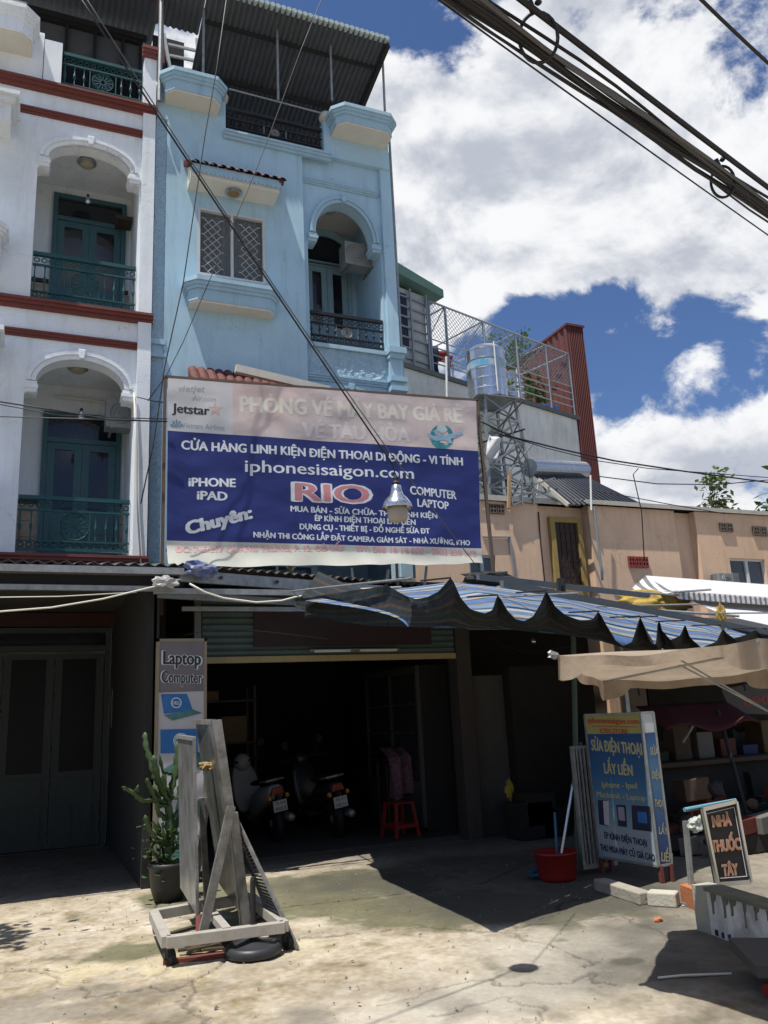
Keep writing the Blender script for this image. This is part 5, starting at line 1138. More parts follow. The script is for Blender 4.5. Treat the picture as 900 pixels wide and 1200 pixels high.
Tf('ÉP KÍNH ĐIỆN THOẠI', (709, 982), (758.5, 992), 7.5, M_navy, bold=.035)
Tf('THU MUA MÁY CŨ GIÁ CAO', (704, 996), (768, 1009), 7.5, M_navy, bold=.035)
Tf('SỬA', (762, 884), (771, 885), 9, M_yl, f=fs_, bold=.02); Tf('ĐIỆN', (764, 912), (773.5, 913), 9, M_yl, f=fs_, bold=.02); Tf('THOẠI', (767, 945), (778, 946), 9, M_yl, f=fs_, bold=.02); Tf('LẤY', (772, 977), (782, 978), 9, M_yl, f=fs_, bold=.02); Tf('LIỀN', (775, 1009), (788, 1010), 11, M_yl, f=fs_, bold=.03)
for q_, m_ in (([(700.5, 937.5), (712, 938), (714, 968.5), (702.5, 966)], M_navy), ([(707, 938.5), (713.5, 938.6), (714.8, 968), (708.5, 966)], mat('print_silver', (.45, .45, .48), .4)), ([(722, 943), (733.5, 943.5), (735, 969.5), (724.5, 968)], M_navy), ([(724, 945.5), (731.5, 946), (733, 962), (725.5, 961)], mat('print_icons', (.10, .3, .35), .4, col2=(.5, .2, .3), nscale=60, amt=1)), ([(740, 943.5), (762.5, 945), (764, 974.5), (741.5, 972)], M_navy), ([(747, 951), (758, 952), (759, 965), (748, 964)], M_lb)):
    fc.poly(q_, m_, sg, 'device_picture', .002 if m_ is M_navy else .0035)
# slatted gate leaf behind the sign
sgt = thing('slatted_metal_panel', (5.2, 7.3, 0), 'grey slatted metal panel leaning in shade behind the left edge of the light-box sign', 'metal panel')
gy2 = 7.35; gx0, gx1 = pxx(676, 950, gy2), pxx(716, 950, gy2)
obj('panel_frame', MB().slab([[(gx0, .05), (gx1, .05), (gx1, 1.22), (gx0, 1.22)], [(gx0+.03, .09), (gx0+.03, 1.19), (gx1-.03, 1.19), (gx1-.03, .09)]], gy2-.02, gy2+.02), M_metal, sgt)
share('slat', mesh_of(MB().box(-.009, .009, -.01, .01, .09, 1.19), M_metal), [(gx0+.06+i*.045, gy2, 0) for i in range(int((gx1-gx0-.08)/.045))], sgt)
# kerb stones
def kerb(p, q, w_, h_, label, m):
    o = obj('kerb_block', MB().bar((p.x, p.y, h_/2), (q.x, q.y, h_/2), w_, h_), m, bevel=.012); tag(o, label, 'kerb block'); return o
M_kerb = mat('kerb_concrete', (.33, .30, .25), .9, col2=(.2, .19, .15), nscale=9, bump=.6, bscale=30)
k0, k1, k2 = at(708, 1044, z=.0), at(764, 1062, z=0), at(792, 1064, z=0)
kerb(k0+Vector((0,.05,0)), k1+Vector((-.01,.05,0)), .13, .10, 'long mossy concrete kerb block under the front of the light-box sign', M_kerb)
kerb(k1+Vector((.02,.05,0)), k2+Vector((.05,.02,0)), .14, .11, 'short pale concrete kerb end catching the sun below the light-box sign', mat('kerb_pale', (.45, .43, .36), .9, nscale=12, bump=.5))
# hollow brick
hb_ = at(823, 1066, z=0)
hbk = thing('hollow_brick', hb_, 'orange hollow brick standing on the ground between the sign and the low white wall', 'brick')
bm_ = mat('orange_brick', (.42, .15, .06), .9, col2=(.25, .10, .05), nscale=18, bump=.4)
holes = [[(-.06+.065*i, .02+.07*j), (-.06+.065*i, .07+.07*j), (-.015+.065*i, .07+.07*j), (-.015+.065*i, .02+.07*j)] for i in range(2) for j in range(2)]
obj('brick_body', MB().slab([[(-.08, 0), (.07, 0), (.07, .16), (-.08, .16)]]+holes, 0, .2, (hb_, Vector((1,0,0)), Vector((.25,.97,0)), nz)), bm_, hbk)
tag(obj('pebble', crumple(at(771, 1078, z=.015), .03, (1.2,1,.7), 3, 2), bm_), 'small broken piece of orange brick lying before the kerb', 'brick piece')
# low white wall with balusters pattern
M_lw = mat('chipped_white_paint', (.66, .65, .60), .9, col2=(.2, .19, .16), nscale=6, amt=.7, bump=.6, bscale=22, streak=.6)
wl0 = at(834, 1096, z=0); 
lw = thing('low_white_wall', (wl0.x+.1, wl0.y, 0), 'low chipped white wall with small gaps along its foot at the right edge', 'wall')
p0 = Vector((wl0.x, wl0.y, 0)); p1 = at(900, 1122, z=0); dW = (p1-p0).normalized(); nW = Vector((-dW.y, dW.x, 0)); nW = nW if nW.x > 0 else -nW
p1 = p0+dW*3.0
hl = [[(.05+i*.14, .012), (.085+i*.14, .012), (.085+i*.14, .05), (.05+i*.14, .05)][::-1] for i in range(20)]
obj('wall_body', MB().slab([[(0, 0), (3.0, 0), (3.0, .29), (0, .29)]]+hl, 0, .14, (p0, dW, nW, nz)), M_lw, lw)
for i in range(14):
    a = .05+i*.075; obj('dark_gap_patch', MB().slab([[(a, .012), (a+.028, .012), (a+.028, .045+.006*(i % 3)), (a, .045)]], -.003, -.0005, (p0, dW, nW, nz)), M_dark, lw)  # dark plates on the wall face, standing in for shade in the gaps
rw = random.Random(5)
for i in range(9):
    a = .04+i*.12+rw.uniform(-.02, .02); h_ = rw.uniform(.06, .17); w_ = rw.uniform(.02, .05)
    obj('peeled_patch', MB().slab([[(a, .285), (a+w_*.2, .285-h_*.5), (a+w_*.1, .285-h_), (a+w_*.7, .285-h_*.9), (a+w_*.8, .285-h_*.4), (a+w_*1.5, .285-h_*.25), (a+w_*1.7, .285)]], -.0025, -.0004, (p0, dW, nW, nz)), mat('bare_render', (.16, .15, .12), .95, nscale=20, amt=1), lw)
obj('wall_cap', MB().slab([[(-.01, .2905), (3.0, .2905), (3.0, .315), (-.01, .315)]], -.012, .15, (p0, dW, nW, nz)), mat('mossy_cap', (.17, .17, .11), .95, nscale=9, amt=1, bump=.6, bscale=25), lw)
obj('pier', MB().box(p0.x+.0, p0.x+.16, p0.y+.002, p0.y+.14, 0, .31), mat('mossy_concrete', (.36, .35, .28), .9, nscale=9, bump=.5), lw)
# drip marks rendered in relief: paint scabs
sc_ = MB(); 
for i in range(5):
    a = .12+i*.16; sc_.slab([[(a, .12+.03*(i % 2)), (a+.05, .13), (a+.045, .22), (a+.08, .26), (a-.02, .27), (a+.0, .2)]], -.004, .0, (p0, dW, nW, nz))

# pharmacy sign
ns = thing('pharmacy_sign', (4.9, 5.3, .3), 'tilted black framed sign with orange letters standing on the low white wall', 'sign')
NY = 5.2
nf = Face((0, NY, 0), (1,0,0), (0,0,1)); Q = [at(*p, y=NY) for p in ((822.5, 948), (861, 939), (878.5, 1033), (840, 1036))]
def quadbox(P, y0, y1): return MB().add([Vector((p.x, y0, p.z)) for p in P]+[Vector((p.x, y1, p.z)) for p in P], [(0,1,2,3), (7,6,5,4), (0,4,5,1), (1,5,6,2), (2,6,7,3), (3,7,4,0)])
obj('panel', quadbox(Q, NY, NY+.03), mat('sign_black', (.012, .012, .016), .4), ns)
fm = MB()
for i in range(4): fm.bar(Q[i]+Vector((0,-.01,0)), Q[(i+1) % 4]+Vector((0,-.01,0)), .02, .03)
obj('sign_frame', fm, M_steel, ns)
cQ = sum(Q, Vector((0,0,0)))/4; li = MB(); Q2 = [cQ+(q-cQ)*.86 for q in Q]
for i in range(4): li.bar(Q2[i]+Vector((0,-.006,0)), Q2[(i+1) % 4]+Vector((0,-.006,0)), .004)
obj('border_line', li, M_screen, ns)
M_or = mat('print_orange', (.60, .28, .14), .5); M_orl = mat('print_orange_light', (.66, .48, .36), .5)
for bo, mm, dd, e_ in ((.07, M_orl, .004, .6), (.015, M_or, .0065, 0)):
    for t_, l_, r_, c__ in (('NHÀ', (836, 969), (856, 967), 13.5), ('THUỐC', (835, 998.5), (867, 995), 14), ('TÂY', (848, 1026.5), (864, 1025), 14)):
        nf.text(t_, (l_[0]-e_, l_[1]), (r_[0]+e_, r_[1]), c__, mm, ns, bold=bo, d=dd)
obj('prop_post', MB().bar(at(803, 962, y=5.75), at(812, 1056, y=5.75), .035), M_metal, ns)
obj('top_arm', MB().tube([at(802, 949, y=5.3), at(862, 938, y=5.3)], .016, 8), mat('blue_pipe', (.12, .3, .38), .4), ns)
obj('prop_foot', MB().box(at(806, 1056, y=5.75).x-.03, at(830, 1058, y=5.75).x, 5.7, 5.8, .0, .03), M_metal, ns)
tag(obj('plastic_bag', crumple(at(816, 966, y=5.6), .06, (1.1, .6, 1.0), 6), mat('clear_plastic', (.5, .55, .5), .2, spec=.8, nscale=40, amt=1)), 'crumpled clear plastic bag hanging beside the pharmacy sign', 'plastic bag')
for i, (px_, py_) in enumerate(((873, 1100), (868, 1113), (806, 1060), (880, 1098))):
    tag(obj('paper_litter', crumple(at(px_, py_, z=.012), .035, (1.4, 1, .35), 10+i, 2), M_screen), ['white litter scrap at the foot of the low wall, nearest its middle', 'white litter scrap in front of the dark platform', 'white litter scrap between the kerb and the hollow brick', 'white litter scrap touching the low wall near the frame edge'][i], 'litter', 'paper litter by the low wall')
tag(obj('thin_white_stick', MB().tube([at(771, 1146, z=.012), at(800, 1143, z=.02), at(857, 1141, z=.015)], .007, 6), M_cream), 'thin pale stick lying on the shaded concrete in front of the low wall', 'stick')
# dark platform / trolley at the right edge
pf = thing('dark_platform_cart', (4.5, 4.0, 0), 'dark wooden platform cart with a red wheel at the bottom right corner', 'cart')
c1 = at(886, 1132, z=.20); 
obj('platform', MB().add([Vector((c1.x+dx_, c1.y+dy_, z)) for z in (.14, .20) for dx_, dy_ in ((0, 0), (1.3, -.9), (1.6, -.4), (.3, .5))], [(0,1,2,3),(7,6,5,4),(0,4,5,1),(1,5,6,2),(2,6,7,3),(3,7,4,0)]), mat('dark_board', (.06, .055, .055), .7, nscale=12), pf)
for dx_, dy_ in ((.12, .05), (.45, .2), (.9, -.4)): obj('wheel', MB().lathe([(.01, -.015), (.04, -.015), (.04, .015), (.01, .015)], (c1.x+dx_, c1.y+dy_, .05), 16, axis=(.5, .8, 0)), mat('dull_red_wheel', (.22, .02, .015), .6), pf)

# ------------------------------------------------------------------ striped awning pulled out over the yard
D17 = Vector((.955, .296, 0)).normalized(); N17 = Vector((.296, -.955, 0)).normalized()
AF = Vector((2.62, 5.66, 0))
def on_front(px, py, off=0): return atp(px, py, AF-N17*off, N17)
def attr_mesh(name, grid_fn, nu, nv, m, parent, solid=0, s0=0, s1=1, sfn=None):
    o = obj(name, MB().grid(grid_fn, nu, nv), m, parent, smooth=True, recalc=False)
    ca = o.data.color_attributes.new('Col', 'FLOAT_COLOR', 'POINT')
    for j in range(nv+1):
        for i in range(nu+1):
            v = sfn(i/nu, j/nv) if sfn else s0+(s1-s0)*j/nv
            ca.data[j*(nu+1)+i].color = (v, v, v, 1)
    if solid:
        md = o.modifiers.new('solid', 'SOLIDIFY'); md.thickness = solid
    return o
def stripe_mat(name, stops, rough=.8, period=1.0, dirt=.5):
    m = bpy.data.materials.new(name); m.use_nodes = True; t = m.node_tree; b = t.nodes['Principled BSDF']; b.inputs['Roughness'].default_value = rough; b.inputs['Specular IOR Level'].default_value = .2
    a = t.nodes.new('ShaderNodeAttribute'); a.attribute_name = 'Col'
    mu = t.nodes.new('ShaderNodeMath'); mu.operation = 'MULTIPLY'; mu.inputs[1].default_value = 1/period; t.links.new(a.outputs['Fac'], mu.inputs[0])
    fr_ = t.nodes.new('ShaderNodeMath'); fr_.operation = 'FRACT'; t.links.new(mu.outputs[0], fr_.inputs[0])
    cr = t.nodes.new('ShaderNodeValToRGB'); cr.color_ramp.interpolation = 'CONSTANT'; e = cr.color_ramp.elements
    e[0].position = 0; e[0].color = (*stops[0][1], 1); e[1].position = stops[1][0]; e[1].color = (*stops[1][1], 1)
    for p_, c__ in stops[2:]: k = e.new(p_); k.color = (*c__, 1)
    t.links.new(fr_.outputs[0], cr.inputs[0])
    g_ = t.nodes.new('ShaderNodeNewGeometry'); n_ = t.nodes.new('ShaderNodeTexNoise'); n_.inputs['Scale'].default_value = 6; n_.inputs['Detail'].default_value = 7; t.links.new(g_.outputs['Position'], n_.inputs['Vector'])
    r_ = t.nodes.new('ShaderNodeMapRange'); r_.inputs[1].default_value = .4; r_.inputs[2].default_value = .75; r_.inputs[4].default_value = dirt; t.links.new(n_.outputs[0], r_.inputs[0])
    mx_ = t.nodes.new('ShaderNodeMix'); mx_.data_type = 'RGBA'; mx_.blend_type = 'MULTIPLY'; t.links.new(r_.outputs[0], mx_.inputs[0]); t.links.new(cr.outputs[0], mx_.inputs[6]); mx_.inputs[7].default_value = (.55, .5, .45, 1)
    t.links.new(mx_.outputs[2], b.inputs['Base Color'])
    bn_ = t.nodes.new('ShaderNodeTexNoise'); bn_.inputs['Scale'].default_value = 7; bn_.inputs['Detail'].default_value = 5; bn_.inputs['Distortion'].default_value = .8; t.links.new(g_.outputs['Position'], bn_.inputs['Vector'])
    bp_ = t.nodes.new('ShaderNodeBump'); bp_.inputs['Strength'].default_value = .7; bp_.inputs['Distance'].default_value = .03; t.links.new(bn_.outputs[0], bp_.inputs['Height']); t.links.new(bp_.outputs[0], b.inputs['Normal']); return m
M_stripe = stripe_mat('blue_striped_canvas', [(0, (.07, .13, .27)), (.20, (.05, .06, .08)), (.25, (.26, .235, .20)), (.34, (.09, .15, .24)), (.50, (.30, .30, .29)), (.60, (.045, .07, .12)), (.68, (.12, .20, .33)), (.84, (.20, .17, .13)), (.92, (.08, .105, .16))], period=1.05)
aw = thing('striped_awning', (3, 6, 2.2), 'blue and brown striped canvas awning sagging in scallops over the yard', 'awning')
TOP = [(345, 703), (400, 694), (455, 686), (463, 691), (474, 698), (487, 702), (500, 700), (514, 693), (528, 677), (533, 684), (540, 700), (552, 714), (567, 719), (577, 715), (583, 697), (588, 703), (594, 715), (603, 725), (614, 728), (625, 722), (633, 708), (640, 692), (644, 699), (651, 711), (663, 721), (680, 727), (694, 726), (701, 716), (705, 722), (712, 735), (720, 750), (730, 757), (741, 752), (750, 722), (757, 740), (763, 754), (768, 756), (771, 722), (775, 738), (786, 750), (797, 745), (803, 731), (809, 747), (822, 759), (839, 752), (847, 737), (852, 742), (860, 748), (874, 744), (886, 738), (896, 750), (920, 762), (940, 742), (980, 768), (1010, 750), (1060, 775), (1100, 760)]
BOT = [(345, 710), (375, 722), (405, 729), (440, 733), (478, 735), (520, 736), (600, 738), (660, 744), (700, 750), (735, 760), (800, 770), (900, 782), (1100, 800)]
def interp(L, x):
    for (a, b), (c__, d__) in zip(L[:-1], L[1:]):
        if a <= x <= c__: return b+(d__-b)*(x-a)/(c__-a)
    return L[-1][1]
LB = Vector((2.62, 9.0, 0)); 
def cloth_pt(px, py):
    p = on_front(px, py)
    if px < 478:
        t = (478-px)/(478-345); y_ = 5.66+t*3.3; q_ = at(px, py, y=y_); return q_
    return p
def cur(u, v):
    px = 345+755*u; t_ = interp(TOP, px); b_ = max(interp(BOT, px), t_+2); py = t_+(b_-t_)*v
    off = .45*min(1, v*1.15)*min(1, max(0, (px-478)/140) if px >= 478 else .3*(478-px)/133); p = on_front(px, py, off) if px >= 478 else cloth_pt(px, py)-N17*off*((px-345)/133)
    w_ = noise.noise(Vector((px*.045, v*2.2, 4)))*.05+noise.noise(Vector((px*.16, v*4+px*.03, 9)))*.022
    return p + N17*(.04*math.sin(math.pi*v)+w_*min(1, 4*v+.2)) 
M_stripe2 = stripe_mat('striped_canvas_shaded_copy', [(0, (.022, .028, .034)), (.25, (.055, .040, .030)), (.36, (.018, .028, .036)), (.55, (.045, .036, .028)), (.62, (.015, .03, .038)), (.82, (.05, .044, .04)), (.9, (.02, .024, .03))], period=.24)  # darker copy of the striped canvas, its shade put into the colours
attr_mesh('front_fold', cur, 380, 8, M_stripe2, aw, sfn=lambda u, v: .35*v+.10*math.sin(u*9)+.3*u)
BACK = Vector((2.75, 9.55, 0))
def rear(u, v):
    px = 478+622*u; b_ = interp(BOT, px)-1; p = on_front(px, b_, .45*min(1, max(0, (px-478)/140)))
    s_ = (p-AF).dot(D17); px2 = 358+752*u; q_ = on_front(px2, interp([(340, 706), (460, 691), (528, 682), (640, 694), (703, 706), (900, 742), (1110, 780)], px2), 2.3)
    r_ = p.lerp(q_, v); r_.z = p.z+(q_.z-p.z)*v**.7 - .03*math.sin(math.pi*v)*(.6+.4*math.sin(s_*5.5)) - .0
    return r_
attr_mesh('canvas_sheet', rear, 260, 30, M_stripe, aw, s0=0, s1=2.9, solid=.004)
def rear2(u, v):
    a = rear(u, 1.0); s_ = (a-AF).dot(D17); b = BACK+D17*(s_-.35)*1.05; b.z = a.z+.02
    return a.lerp(b, v)
attr_mesh('canvas_sheet', rear2, 120, 4, M_stripe, aw, s0=2.9, s1=4.0, solid=.004)
# the left edge of the sheet turns down to the folded side
def lside(u, v):
    px = 345+133*v; t_ = 1-v; b_ = at(px, interp(BOT, px), y=5.66+t_*3.3); q_ = b_+Vector((.35, .15, .18+.25*t_)); return b_.lerp(q_, u)
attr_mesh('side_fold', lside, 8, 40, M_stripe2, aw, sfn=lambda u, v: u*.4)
# awning slide rails and cross wires
for i, (s_, dy_) in enumerate(((0.05, 0), (2.1, 0), (4.2, 0), (6.4, 0))):
    a = AF+D17*s_; b = BACK+D17*s_*1.05; obj('slide_wire', MB().tube([(a.x, a.y, 2.62), (b.x, b.y, 3.12)], .012, 6), M_metal, aw)
for px_, py_ in ((528, 677), (583, 697), (640, 692), (702, 716), (750, 722), (771, 722), (803, 727), (845, 732), (886, 736)):
    p = on_front(px_, py_); q_ = p - N17*.35 + Vector((0, 0, .03)); obj('hanger', MB().tube([p, q_], .008, 5), M_dark, aw)
# two long steel channels behind the scallops
r0, r1 = on_front(588, 684, .9), on_front(905, 742, .9)
obj('steel_channel', MB().bar(r0, r0+(r1-r0)*1.6, .05, .065), mat('blue_grey_steel', (.12, .14, .15), .6, .2, nscale=6), aw)
obj('steel_channel', MB().bar(on_front(560, 676, 1.5), on_front(760, 698, 1.5), .05, .06), mat('blue_grey_steel', (.1, .14, .17)), aw)
for px_ in (655, 660): obj('bracket', MB().bar(on_front(px_, 678, 1.2), on_front(px_, 694, 1.2), .04, .04), M_dark, aw)
for (s_, yy) in ((3.9, 7.2), ): 
    p = at(676, 1000, y=8.0); obj('support_post', MB().tube([(p.x, 8.0, 0), (at(678, 780, y=8.0).x, 8.0, 2.7)], .03, 8), mat('green_post', (.06, .10, .08), .6), aw)
tag(obj('black_tarp_edge', crumple(at(575, 678, y=9.9), .16, (2.4, 1.0, .6), 9), M_dark), 'bunched black tarp lying on the roof edge behind the awning beams', 'tarp')

# ------------------------------------------------------------------ beige market parasol at right
pa = thing('beige_parasol', (4.4, 3.9, 0), 'beige canvas parasol with scalloped valance standing over the right side', 'parasol')
M_canv = mat('beige_canvas', (.42, .34, .26), .85, col2=(.27, .215, .155), nscale=4, amt=.8, trans=.35, bump=.6, bscale=6, bdist=.03)
HC = Vector((4.07, 3.75, 1.75)); HR = 1.27
def hz_(x): return 1.905-.13*(min(x, 3.9)-2.87)+.03*max(0, x-3.9)
def hexp(k, r=1.0, dz=0):
    a = math.radians(161.5+60*k); p = HC+Vector((math.cos(a), math.sin(a), 0))*HR*r; p.z = hz_(p.x)+dz; return p
def hcv(u, v):
    k = int(min(5, u*6)); f_ = u*6-k; a, b = hexp(k), hexp(k+1); e_ = a.lerp(b, f_); e_.z -= .035*math.sin(math.pi*f_)*v
    c0 = HC.copy(); c0.z = hz_(HC.x)+.13; p = c0.lerp(e_, v); p.z -= .03*math.sin(math.pi*v)*math.sin(math.pi*f_)+.006*math.sin(u*90+v*7)*v; return p
obj('canopy_cloth', MB().grid(hcv, 96, 14), M_canv, pa, smooth=True, recalc=False)
def hval(u, v):
    p = hcv(u, 1.0); f_ = (u*6) % 1; L_ = .055+.085*(1 if (f_ < .16 or f_ > .86) else .0)*(max(0, math.sin(math.pi*((f_-.86)/.30 if f_ > .86 else (f_+.14)/.30)))**.4)
    o_ = (p-HC); o_.z = 0; o_.normalize(); return p+Vector((0, 0, -v*L_))+o_*(.012*math.sin(u*70)*v)
obj('valance', MB().grid(hval, 360, 4), M_canv, pa, smooth=True, recalc=False)
obj('pole', MB().tube([(HC.x+.15, HC.y, 0), (HC.x, HC.y, 1.9)], .02, 8), M_metal, pa)
for k in range(6):
    q_ = hexp(k); obj('rib', MB().tube([(HC.x, HC.y, hz_(HC.x)+.11), q_-Vector((0,0,.012))], .008, 6), M_metal, pa)
    obj('rib', MB().tube([(HC.x, HC.y, 1.5), (HC+(q_-HC)*.5).xy.to_3d()+Vector((0, 0, (q_.z+1.92)/2-.0))], .006, 5), M_metal, pa)
V1 = hexp(0)
obj('corner_tip', crumple(V1+Vector((-.03, 0, .0)), .03, (1.2, .7, .8), 2, 2), M_metal, pa)

# ------------------------------------------------------------------ beige house behind on the right
be = thing('beige_house', (15, 15, 0), 'long beige plastered house with corrugated roof and brown door behind the awnings', 'house')
YA = 15.0; zr = lambda px, py, y=YA: at(px, py, y=y).z
zR = 6.02
def bx_(pxl, pxr, y, name='wall', zt=None, m=M_beige, ref=640):
    a = at(pxl, ref, y=y).x; b = at(pxr, ref, y=y).x
    return obj(name, MB().box(a, b, y, y+.3, 0, zt or zR), m, be)
xA0 = 8.2
obj('wall', MB().slab([[(5.9, 0), (at(634, 640, y=YA).x, 0), (at(634, 640, y=YA).x, zR), (5.9, zR)], [(at(604, 700, y=YA).x, 1.9), (at(604, 700, y=YA).x, 2.9), (at(648, 700, y=YA).x-.25, 2.9), (at(648, 700, y=YA).x-.25, 1.9)], [(at(550, 660, y=YA).x, zr(560, 690)), (at(550, 660, y=YA).x, zr(560, 650)), (at(581, 660, y=YA).x, zr(560, 650)), (at(581, 660, y=YA).x, zr(560, 690))]], YA, YA+.25), M_beige, be)
def awin(x0, x1, z0, z1, y, m, panes=2, bars=0, label=None):
    w_ = (x1-x0)/panes; hs = [[(x0+.05+i*w_, z0+.05), (x0+.05+i*w_, z1-.05), (x0+(i+1)*w_-.03, z1-.05), (x0+(i+1)*w_-.03, z0+.05)] for i in range(panes)]
    f = obj('window', MB().slab([[(x0, z0), (x1, z0), (x1, z1), (x0, z1)]]+hs, y-.05, y+.03), m, be)
    obj('pane', MB().box(x0+.04, x1-.04, y, y+.008, z0+.04, z1-.04), mat('grey_glass', (.10, .11, .12), .12, nscale=4), f)
    return f
x_ = lambda px, y=YA, py=640: at(px, py, y=y).x
awin(x_(550, py=660), x_(581, py=660), zr(560, 690), zr(560, 650), YA+.1, mat('pale_blue_frame', (.45, .52, .54), .5))
awin(x_(604, py=700), x_(648, py=700)-.25, 1.9, 2.9, YA+.1, mat('beige_frame', (.35, .28, .2), .6))
YD = 15.14
obj('wall', MB().box(x_(634, YA)-.0, x_(634, YA)+.0-.2, YA+.251, YD+.5, 0, zR-.02), M_beige, be)
bx_(628, 705, YD)
xb0 = x_(694, 14.86); xb1 = x_(795, 14.86)
obj('wall', MB().box(xb0, xb1, 14.86, YD+.31, 0, zR), M_beige, be)
bx_(790, 830, 15.02)
xc0 = x_(819, 14.8)
obj('wall', MB().slab([[(xc0, 0), (xc0+9, 0), (xc0+9, zR), (xc0, zR)], [(at(857, 670, y=14.8).x, at(857, 690, y=14.8).z), (at(857, 670, y=14.8).x, at(857, 654, y=14.8).z), (at(898, 670, y=14.8).x, at(857, 654, y=14.8).z), (at(898, 670, y=14.8).x, at(857, 690, y=14.8).z)]], 14.8, 15.6), M_beige, be)
awin(at(857, 670, y=14.8).x, at(898, 670, y=14.8).x, at(857, 690, y=14.8).z, at(857, 654, y=14.8).z, 14.9, M_screen)
for xa, xb, y in ((5.9, x_(604, py=700)-.01, YA-.015), (x_(648, py=700)-.24, 11.6, YA-.015), (11.61, 24, 14.7)): obj('shaded_lower_wall', MB().box(xa, xb, y-.02, y+.012, 0, 3.36), mat('shaded_lower_plaster', (.085, .06, .045), .9, col2=(.05, .038, .03), nscale=2, amt=.9, streak=.5), be)  # lower wall coloured darker, standing in for shade under the roof sheet
# brown panelled door with ochre frame, standing ajar against the recess
dl, dr = at(646, 650, y=YD-.04).x, at(683, 650, y=YD-.04).x; dzb, dzt_ = at(665, 702, y=YD).z-.15, at(650, 607, y=YD).z
M_ochre = mat('ochre_frame', (.36, .25, .08), .7, col2=(.25, .18, .07), nscale=8, streak=.3)
dd = obj('upper_door', MB().slab([[(dl, dzb), (dr, dzb), (dr, dzt_), (dl, dzt_)], [(dl+.12, dzb+.45), (dl+.12, dzt_-.12), (dr-.12, dzt_-.12), (dr-.12, dzb+.45)]], YD-.12, YD-.001), M_ochre, be)
obj('door_leaf', MB().box(dl+.11, dr-.11, YD-.06, YD-.04, dzb+.44, dzt_-.11), M_wood, dd)
gb = MB()
for i in range(5): gb.box(dl+.16+i*(dr-dl-.32)/4-.01, dl+.16+i*(dr-dl-.32)/4+.01, YD-.08, YD-.061, dzb+.47, dzt_-.14)
for i in range(7): gb.box(dl+.13, dr-.13, YD-.085, YD-.0805, dzb+.55+i*.22, dzb+.57+i*.22)
obj('door_grille', gb, mat('dark_maroon_bars', (.05, .02, .02), .6), dd)
# ventilation blocks
def vent(pxa, pya, pxb, pyb, y, n, m, holes=True):
    a, b = at(pxa, pyb, y=y), at(pxb, pya, y=y); w_ = (b.x-a.x)/n
    for i in range(n):
        x0_, x1_ = a.x+i*w_+.01, a.x+(i+1)*w_-.01; cx = (x0_+x1_)/2; cz = (a.z+b.z)/2
        v = obj('vent_block', MB().slab([[(x0_, a.z), (x1_, a.z), (x1_, b.z), (x0_, b.z)]] + [[(cx+sx*.018*2.2+.045*math.cos(t)*.6, cz+sz*.045+.035*math.sin(t)) for t in [-k*math.pi/3 for k in range(6)]] for sx in (-1, 1) for sz in (-1, 1)], y-.05, y-.003), m, be)
        obj('vent_shadow', MB().box(x0_+.005, x1_-.005, y-.0025, y-.001, a.z+.005, b.z-.005), M_dark, v)
vent(573, 592, 590, 602, YA, 2, mat('brown_block', (.13, .10, .08), .9)); vent(736, 653, 758, 665, 14.86, 3, mat('red_block', (.25, .05, .045), .9))
vent(843, 614, 857, 623, 14.8, 2, mat('brown_block', (.13, .1, .08))); vent(882, 618, 897, 628, 14.8, 2, mat('brown_block', (.13, .1, .08)))
# pipes and conduits on the walls
M_pipe = mat('grey_pipe', (.22, .25, .27), .6)
def pipe(pts, y, r=.02, m=M_pipe): obj('conduit', MB().tube([at(px, py, y=y) for px, py in pts], r, 6), m, be)
pipe([(566, 629), (597, 629), (605, 690)], YA-.03, .025); pipe([(631, 600), (634, 640), (639, 688)], YA-.02, .015, M_cable); pipe([(696, 594), (706, 680)], 14.6, .03); pipe([(800, 640), (806, 690)], 15.2, .012, M_cable)
obj('flexible_duct', MB().tube([at(*p, y=14.86) for p in ((842, 672), (843, 662), (848, 653), (856, 648), (865, 647))], .05, 10), M_pipe, be)
aircon('small pale air conditioner on the beige wall left of the far right window', at(848, 684, y=14.5).x, 14.45, at(848, 692, y=14.5).z, .6, .38, .3)
# roof
obj('roof_sheet', corr(xb0-.4, xb0+12, 14.74, zR+.06, 19.5, zR+.75, 90, .03), mat('old_grey_roof', (.20, .20, .20), .85, col2=(.12, .11, .11), nscale=3), be, solid=.012)
obj('roof_sheet', corr(7.6, xb0-.38, 14.96, zR+.10, 19.5, zR+.8, 22, .03), mat('old_grey_roof', (.2,.2,.2)), be, solid=.012)
obj('fascia', MB().box(7.6, xb0-.15, 14.93, 14.955, zR-.0, zR+.12), mat('pale_fascia', (.5, .48, .42), .7, streak=.4), be)
obj('fascia', MB().box(xb0-.14, xb0+12, 14.72, 14.735, zR+.0, zR+.10), mat('pale_fascia', (.5,.48,.42)), be)
obj('house_body', MB().box(6.2, xc0+9, 15.8, 22, 0, zR-.05), M_beige, be)
